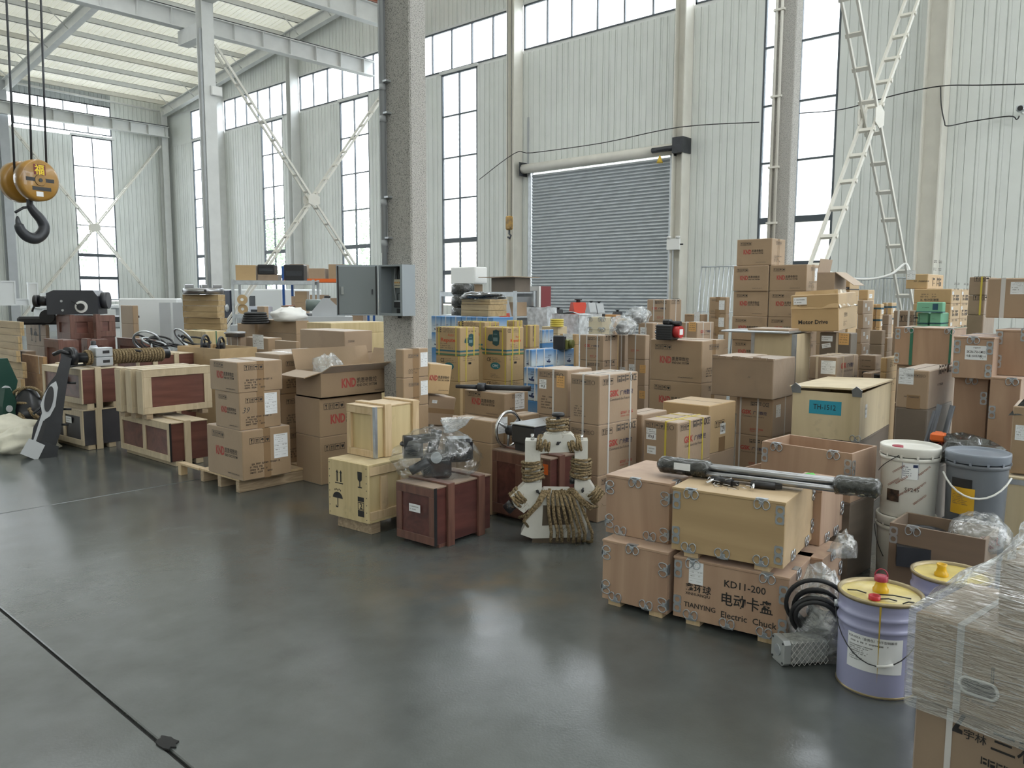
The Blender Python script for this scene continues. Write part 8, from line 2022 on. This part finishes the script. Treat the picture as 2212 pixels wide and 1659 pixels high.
# black handwheel and motor bits left of the headstock
hb2 = at_r(90, 695, 13.7); hwl = empty('black_machine_parts', (hb2.x, hb2.y, 1.0), -.5, 'heap of black motor parts with a bent handle on the cartons', 'machine part')
hwl.location.z = CAMH + ray(101, 702).z / math.hypot(ray(101, 702).x, ray(101, 702).y) * 13.6 + .004
MB().bbox(-.3, .3, -.1, .1, 0, .12, .03).build('casting', DK, hwl); MB().cyl((.1, -.14, .12), (.1, .1, .12), .1, n=18).build('motor', DK, hwl); MB().tube([(.05 + .16 * math.cos(t), -.02, .17 + .16 * math.sin(t)) for t in [.2 + PI * .9 * i / 12 for i in range(13)]], .015, n=8).build('handle', BLACK, hwl)
# tray stack with lathe chuck
TS = tray_stack(474, [636, 661, 687, 713], 397, 489, 13.2, 'under the lathe chuck', yaw=math.radians(20))
chk = empty('lathe_chuck', (TS[-1].c[0], TS[-1].c[1], TS[-1].zt + .002), .4, 'steel lathe chuck lying on the tray stack', 'chuck')
MB().lathe([(0, 0), (.30, 0), (.30, .085), (.285, .095), (.07, .095), (.07, .05), (0, .05)], 40).build('body', STEELBAR, chk)
for k in range(4):
    t = PI / 4 + PI * k / 2; MB().bbox(.14, .27, -.04, .04, .096, .15, .006, Matrix.Rotation(t, 4, 'Z')).build('jaw', STEELBAR, chk); MB().cyl((.299 * math.cos(t), .299 * math.sin(t), .05), (.304 * math.cos(t), .304 * math.sin(t), .05), .022, n=12).build('socket', BLACK, chk)
stack(445, [716, 745], 398, 490, 12.0, 'pale wooden case with green strap', 'beneath the tray stack level', YP, name='wooden_case', deco=lambda b, i: strap(b, STRAPG, 'y', .5))
# cartons of the rear middle
MIDR = ((288, [660, 700], 262, 300, 14.2, 'open brown carton', 'before the white machine cover'), (520, [728, 763], 492, 532, 10.9, 'dark carton with white straps and round print', 'under the steel flange'), (580, [731, 762], 533, 610, 10.6, 'carton with pasted pale form', 'behind the red-logo pallet'), (640, [738, 770], 594, 640, 10.0, 'slatted tan carton', 'beside the white dome cover'),
        (612, [758, 806], 587, 690, 8.3, 'plain ribbed carton', 'behind the red-logo pallet pile'), (745, [716, 764], 649, 805, 8.6, 'long carton with handling marks', 'behind the open red-logo carton'), (715, [698, 722], 663, 830, 10.2, 'pale wooden case with hand hole', 'under the electrical cabinet'), (640, [693, 722], 555, 668, 11.8, 'wide brown carton', 'far behind the red-logo pallet'), (551, [700, 720], 513, 556, 12.4, 'brown carton', 'under the coiled black cable'), (572, [662, 692], 556, 581, 14.0, 'brown carton', 'on the way to the white machine'))
for (xe, ys, xl, xr, r0, desc, where) in MIDR:
    m = {'dark carton': CARDB, 'pale wooden': YP}.get(desc[:11], CARDP if xe in (612, 745) else CARD)
    stack(xe, ys, xl, xr, r0, desc, where, m, deco=(lambda b, i: (add_decal(b, 'icons4f', 'R', .12, .5, b.sx * .22))) if xe == 745 else ((lambda b, i: (strap(b, STRAPW, 'x', .3), strap(b, STRAPW, 'x', .8))) if xe == 520 else ((lambda b, i: add_decal(b, 'waybill2', 'L', .3, .2, b.sy * .5, sc=(1, .6))) if xe == 580 else None)))
stf = at_r(508, 728, 10.95); sf = empty('steel_flange', (stf.x, stf.y, CAMH + ray(520, 728).z / math.hypot(ray(520, 728).x, ray(520, 728).y) * 10.9 + .003), 0, 'round steel flange on the dark strapped carton', 'flange')
MB().lathe([(0, 0), (.12, 0), (.12, .035), (.135, .04), (.135, .06), (.11, .065), (0, .065)], 32).build('flange', STEELBAR, sf)
blob('white_plastic_cover', at_r(625, 694, 11.95), .24, .2, .13, WHITEP, 'crumpled white plastic cover on the brown cartons', 'plastic cover', 81, amp=.4)
ccl = at_r(552, 696, 12.35); ccb = empty('cable_coil', (ccl.x, ccl.y, CAMH + ray(551, 700).z / math.hypot(ray(551, 700).x, ray(551, 700).y) * 12.4 + .003), 0, 'thick coil of black cable on a brown carton', 'cable')
for k in range(5): MB().tube([((.19 - .01 * k) * math.cos(t), (.17 - .01 * k) * math.sin(t), .02 + .033 * k) for t in [2 * PI * i / 26 for i in range(26)]], .018, n=7, closed=True).build('cable_loop', BLACKR, ccb)
# handwheels and cable tangle
for (px, py, r0, R_, lab) in ((444, 745, 10.4, .115, 'dark spoked handwheel behind the slim crates'), (478, 745, 10.2, .09, 'tilted dark handwheel next to the spoked handwheel')):
    p = at_r(px, py, r0); w = empty('handwheel', (p.x, p.y, p.z), .7, lab, 'handwheel')
    MB().tube([(R_ * math.cos(t), 0, R_ * math.sin(t)) for t in [2 * PI * i / 28 for i in range(28)]], .014, n=8, closed=True).build('rim', DARKM, w); MB().cyl((0, -.03, 0), (0, .05, 0), .03, n=14).build('hub', DARKM, w)
    for k in range(3): MB().cyl((0, 0, 0), (R_ * math.cos(2.1 * k), 0, R_ * math.sin(2.1 * k)), .009, n=6).build('spoke', DARKM, w)
    MB().box(-.05, .05, -.02, .05, -p.z, -.02).build('stand', DK, w)
PBX = solve(476, 800, 385, .5, math.radians(4), rng=9.9, yt=754); PBX.h = PBX.zt; PBX.zb = 0; PBX.c = (PBX.c[0], PBX.c[1], 0)
ply_crate(PBX, 'open plywood box behind the slim crates', PLYY, lid=False)
random.seed(13)
tg = at_r(370, 745, 11.2); tgl = empty('cable_tangle', (tg.x, tg.y, 0), 0, 'tangle of black cables and wrapped parts between red and plywood boxes', 'cable')
MB().bbox(-.45, .45, -.3, .3, 0, tg.z - .1, .05).build('base_load', DK, tgl)
for k in range(14):
    c = Vector((random.uniform(-.35, .35), random.uniform(-.2, .2), tg.z - .06 + random.uniform(0, .14))); rr = random.uniform(.08, .18); a = random.uniform(0, 3); tl = random.uniform(.1, 1.2)
    MB().tube([c + Matrix.Rotation(a, 3, 'Z') @ Vector((rr * math.cos(t), rr * math.sin(t) * math.cos(tl), rr * math.sin(t) * math.sin(tl))) for t in [2 * PI * i / 18 for i in range(18)]], .013, n=6, closed=True).build('cable_loop', BLACKR if k % 3 else GALV, tgl)
# white machine, shelves, rack and drill in the far middle
WM = mat('white_machine_enamel', (0.74, 0.76, 0.77), .35); NAVY = mat('navy_machine_panel', (0.02, 0.025, 0.05), .3)
wm = at_x(560, 640, 18.0); w0 = at_r(490, 660, 26.5)
cnc = empty('machine_tool', (17.2, 27.6, 0), 0, 'white machine tool with navy end behind the cross brace foot', 'machine')
MB().bbox(-.9, .9, -1.2, 3.2, 0, 1.75, .04).build('enclosure', WM, cnc); MB().bbox(-1.0, -.9, 2.3, 3.1, .3, 1.72, .03).build('navy_panel', NAVY, cnc); MB().box(-.92, -.9, .6, 1.0, 1.1, 1.5).build('window', DARKM, cnc); MB().box(-.91, -.9, -1.0, 2.0, .25, .9).build('lower_door', STEELG, cnc)
MB().lathe([(.0, 0), (.16, 0), (.16, .01), (.0, .01)], 24, Matrix.Translation((-1.005, 2.55, 1.0)) @ Matrix.Rotation(-PI / 2, 4, 'Y')).build('round_badge', GREYE, cnc)
sh1 = rack(597, 640, 21.5, 2.0, .6, (.55, 1.05, 1.9), 'grey shelf with cartons and black cases before the white machine', GALV, math.radians(-45))
on_rack(sh1, [('cardboard_box', 'tan carton at the end of the top machine shelf', 'box', -.7, 0, 1.9, .5, .4, .38, CARDY), ('tool_case', 'black tool case on the top machine shelf', 'case', -.2, 0, 2.05, .42, .35, .25, BLACK), ('cardboard_box', 'flat carton beneath the black tool case', 'box', -.15, 0, 1.9, .5, .4, .145, CARDB), ('tool_case', 'black case with red clasps at the shelf end', 'case', .5, 0, 1.9, .5, .4, .4, BLACK),
              ('cardboard_box', 'square carton on the lower shelf edge', 'box', .65, 0, 1.05, .3, .3, .3, CARD), ('cardboard_box', 'stacked carton above the square shelf carton', 'box', .65, 0, 1.352, .3, .3, .28, CARD), ('cardboard_box', 'small carton in the middle of the lower shelf', 'box', .3, 0, 1.05, .3, .3, .22, CARDB), ('parts_bin', 'blue and white bin on the lower shelf', 'bin', -.4, 0, 1.05, .5, .4, .2, MATS['pale_blue_can'])])
for k in range(4):
    p = Matrix.Translation(sh1.location) @ Matrix.Rotation(sh1.rotation_euler.z, 4, 'Z') @ Vector((-.85 + .02 * k, .0 - .08 * k, 1.05 + (.24 if k > 1 else 0) + .13))
    o = empty('wire_spool', p, sh1.rotation_euler.z, 'wooden wire spool on the end of the lower shelf', 'spool', 'wire spools on the shelf'); MB().cyl((0, -.03, 0), (0, .03, 0), .125, n=20).build('flange', CARDY, o); MB().cyl((0, -.035, 0), (0, .035, 0), .04, n=12).build('core', WHITEP, o)
RB = mat('rack_blue', (0.02, 0.09, 0.32), .4)
rk2 = rack(712, 640, 24.0, 2.4, .9, (.6, 1.25, 2.0), 'blue and orange pallet rack with boxes', ORANGE, math.radians(-48), upr=RB, board=GALV)
random.seed(31)
its = []
for z in (.6, 1.25, 2.0):
    for k in range(4): its.append(('cardboard_box', 'brown parts carton on the blue and orange rack, %s shelf, %s from the end' % ({.6: 'low', 1.25: 'middle', 2.0: 'top'}[z], ORD[k] if k else 'first'), 'box', -.85 + .56 * k, 0, z, random.uniform(.35, .5), .6, random.uniform(.2, .42), random.choice((CARD, CARDB, CARDP))))
on_rack(rk2, its)
gd = at_r(708, 690, 15.5); dm = empty('angle_block', (gd.x, gd.y, 0), -.6, 'grey ribbed angle block with drill before the blue rack', 'machine part')
MB().box(-.45, .45, -.25, .25, 0, gd.z + .06).build('base', STEELG, dm); MB().prism([(-.28, 0), (.32, 0), (.32, .06), (.02, .34), (-.08, .34), (-.28, .1)], -.06, .06, Matrix.Translation((0, 0, gd.z + .06)) @ Matrix.Rotation(PI / 2, 4, 'X')).build('rib', STEELG, dm); MB().cyl((0, 0, gd.z + .4), (0, 0, gd.z + .44), .06, n=10).build('pad', BLACK, dm)
fn = at_r(681, 690, 15.8); fno = empty('bench_grinder', (fn.x, fn.y, 0), -.6, 'grey-green motor on a black post beside the angle block', 'motor')
MB().cyl((0, 0, 0), (0, 0, fn.z + .2), .04, n=12).build('post', BLACK, fno); MB().cyl((-.16, 0, fn.z + .27), (.14, 0, fn.z + .27), .11, n=22).build('motor', mat('grey_green_enamel', (0.16, 0.20, 0.19), .3), fno); MB().cyl((-.17, 0, fn.z + .27), (-.16, 0, fn.z + .27), .085, n=22).build('end_cap', GALV, fno)
bn = at_r(640, 692, 17.0); ben = empty('surface_table', (bn.x, bn.y, 0), math.radians(-45), 'grey surface table with flat tools behind the brown cartons', 'table')
MB().bbox(-1.2, 1.2, -.45, .45, .82, .95, .01).build('top', STEELG, ben)
for a in (-1, 1):
    for b_ in (-.3, .3): MB().box(a - .06, a + .06, b_ - .06, b_ + .06, 0, .82).build('leg', STEELG, ben)
for k, (u, h_) in enumerate(((-.7, .1), (.1, .22), (.6, .16))): MB().bbox(u - .25, u + .2, -.2, .2, .951, .951 + h_, .02).build('tool_block', DARKM if k else STEELG, ben)
# white machine covers, bench and cabinet along the back wall
ww = at_r(60, 655, 30); wbn = empty('long_white_bench', (11.8, 33.5, 0), 0, 'long white bench with machine covers along the back wall', 'bench')
MB().bbox(-1.5, 6.0, -.5, .5, 1.0, 1.12, .01).build('top', WM, wbn)
for k in range(6): MB().box(-1.4 + 1.4 * k, -1.3 + 1.4 * k, -.45, .45, 0, 1.0).build('leg', WM, wbn)
for k in range(5): MB().bbox(-1.2 + 1.4 * k, -.2 + 1.4 * k, -.52, -.5, .15, .95, .02).build('door', STEELW if k % 2 else STEELG, wbn)
for (px, py, r0, w_, h_, lab) in ((5, 655, 29.4, .9, .9, 'tall white cabinet part at the far left'), (72, 648, 28.5, .35, .85, 'white framed machine door leaning on the bench'), (100, 655, 29, .4, .45, 'white sheet metal guard on the bench'), (50, 665, 28.0, .8, .25, 'low white machine cover on the bench')):
    p = at_y(px, py, 33.5 + (29 - r0) * .25); o = empty('machine_cover', (p.x, p.y, 1.121), -.0, lab, 'machine cover'); mb = MB(); t = .05
    mb.box(-w_ / 2, w_ / 2, -.05, .05, 0, t); mb.box(-w_ / 2, w_ / 2, -.05, .05, h_ - t, h_); mb.box(-w_ / 2, -w_ / 2 + t, -.05, .05, t, h_ - t); mb.box(w_ / 2 - t, w_ / 2, -.05, .05, t, h_ - t); mb.build('frame', WM, o); MB().box(-w_ / 2 + t, w_ / 2 - t, -.02, .02, t, h_ - t).build('panel', STEELW if w_ < .5 else WM, o)
cv = at_r(325, 700, 16.5); cvr = empty('white_machine_cover', (cv.x, cv.y, 0), math.radians(-42), 'white enamelled machine cover standing behind the red crates', 'machine cover')
MB().bbox(-.5, .55, -.15, .15, 0, cv.z + .48, .02).build('panel', WM, cvr); MB().box(-.26, -.14, -.152, -.15, cv.z + .12, cv.z + .16).build('slot', BLACK, cvr)
vt = at_r(330, 660, 21.0); vtb = empty('machine_bed', (vt.x, vt.y, 0), math.radians(-40), 'grey machine bed with dark vice and handwheel below the back window', 'machine')
VZ = .78; MB().bbox(-1.3, .9, -.4, .4, 0, VZ, .03).build('bed', WM, vtb); MB().bbox(-1.35, .95, -.45, .45, VZ + .001, VZ + .12, .01).build('top', STEELG, vtb); MB().bbox(-1.0, .0, -.3, .3, VZ + .121, VZ + .25, .02).build('dark_slab', DARKM, vtb)
VM = Matrix.Translation((.45, 0, VZ + .121)) @ Matrix.Scale(.62, 4)
MB().bbox(-.4, .4, -.25, .25, 0, .3, .02, VM).build('vice_base', HSM, vtb); MB().prism([(-.3, 0), (.3, 0), (.45, .25), (.45, .42), (-.55, .42), (-.55, .3)], -.2, .2, VM @ Matrix.Translation((0, 0, .3)) @ Matrix.Rotation(PI / 2, 4, 'X')).build('vice_body', HSM, vtb)
MB().tube([VM @ Vector((.55, .17 * math.cos(t), .58 + .17 * math.sin(t))) for t in [2 * PI * i / 22 for i in range(22)]], .013, n=7, closed=True).build('handwheel_rim', GALV, vtb); MB().cyl(VM @ Vector((.45, 0, .58)), VM @ Vector((.6, 0, .58)), .025, n=10).build('hub', GALV, vtb)
cp = at_r(385, 690, 15.6); gp_ = empty('guard_plate_set', (cp.x, cp.y, 0), math.radians(-35), 'grey folded guard plates standing beside the tray stack', 'sheet metal')
for k in range(3): MB().box(-.3 + .22 * k, -.12 + .22 * k, -.05 + .03 * k, .0 + .03 * k, 0, cp.z + .3).build('plate', STEELG, gp_)
# leaning pipes, black bag heap and orange part behind the buckets
for k, (px, pyb, pyt, lab) in enumerate(((2003, 928, 888, 'short grey pipe leaning behind the white bucket'), (2012, 930, 874, 'tall grey pipe leaning in the middle behind the buckets'), (2040, 935, 876, 'grey pipe leaning nearest the black bag heap'))):
    b_ = at_r(px + 18, pyt, 5.25); a2 = at_r(px - 62, 1000, 5.12); a2.z = .02
    o = MB().cyl(a2, b_, .015, n=12).build('steel_pipe', DARKM); tagit(o, lab, 'pipe')
bh = at_r(2092, 915, 5.2); flat_ = one(2110, 918, 960, 2054, .3, 'flat carton under the black plastic heap', CARD, rng=5.15, zb=0, h=.60)
blob('black_bag_heap', (bh.x + .03, bh.y + .02, .602), .17, .19, .10, BTAPE, 'heap of shiny black plastic with red wires beside the leaning pipes', 'plastic', 91, amp=.45)
mb = MB(); random.seed(19)
for k in range(9): mb.tube([(random.uniform(-.1, .1), random.uniform(-.1, .1), .0), (random.uniform(-.1, .1), random.uniform(-.1, .1), .05), (random.uniform(-.1, .1), random.uniform(-.1, .1), .02)], .004, n=5)
o = mb.build('red_wire_coil', REDW); o.location = (bh.x, bh.y + .1, .70); tagit(o, 'red wires tangled on the black plastic heap', 'wire')
oo = MB().bbox(-.05, .05, -.04, .04, 0, .05, .01).build('orange_holder', ORANGE); oo.location = (bh.x - .02, bh.y + .14, .72); tagit(oo, 'small orange plastic holder on the red wires', 'holder')
gb = blob('green_wrapper', at_r(1750, 1020, 4.3), .035, .03, .03, mat('bright_green_wrap', (0.10, 0.55, 0.08), .4), 'small bright green wrapper behind the steel bars', 'wrapper', 95, amp=.4); gb.location.z = U3.zt
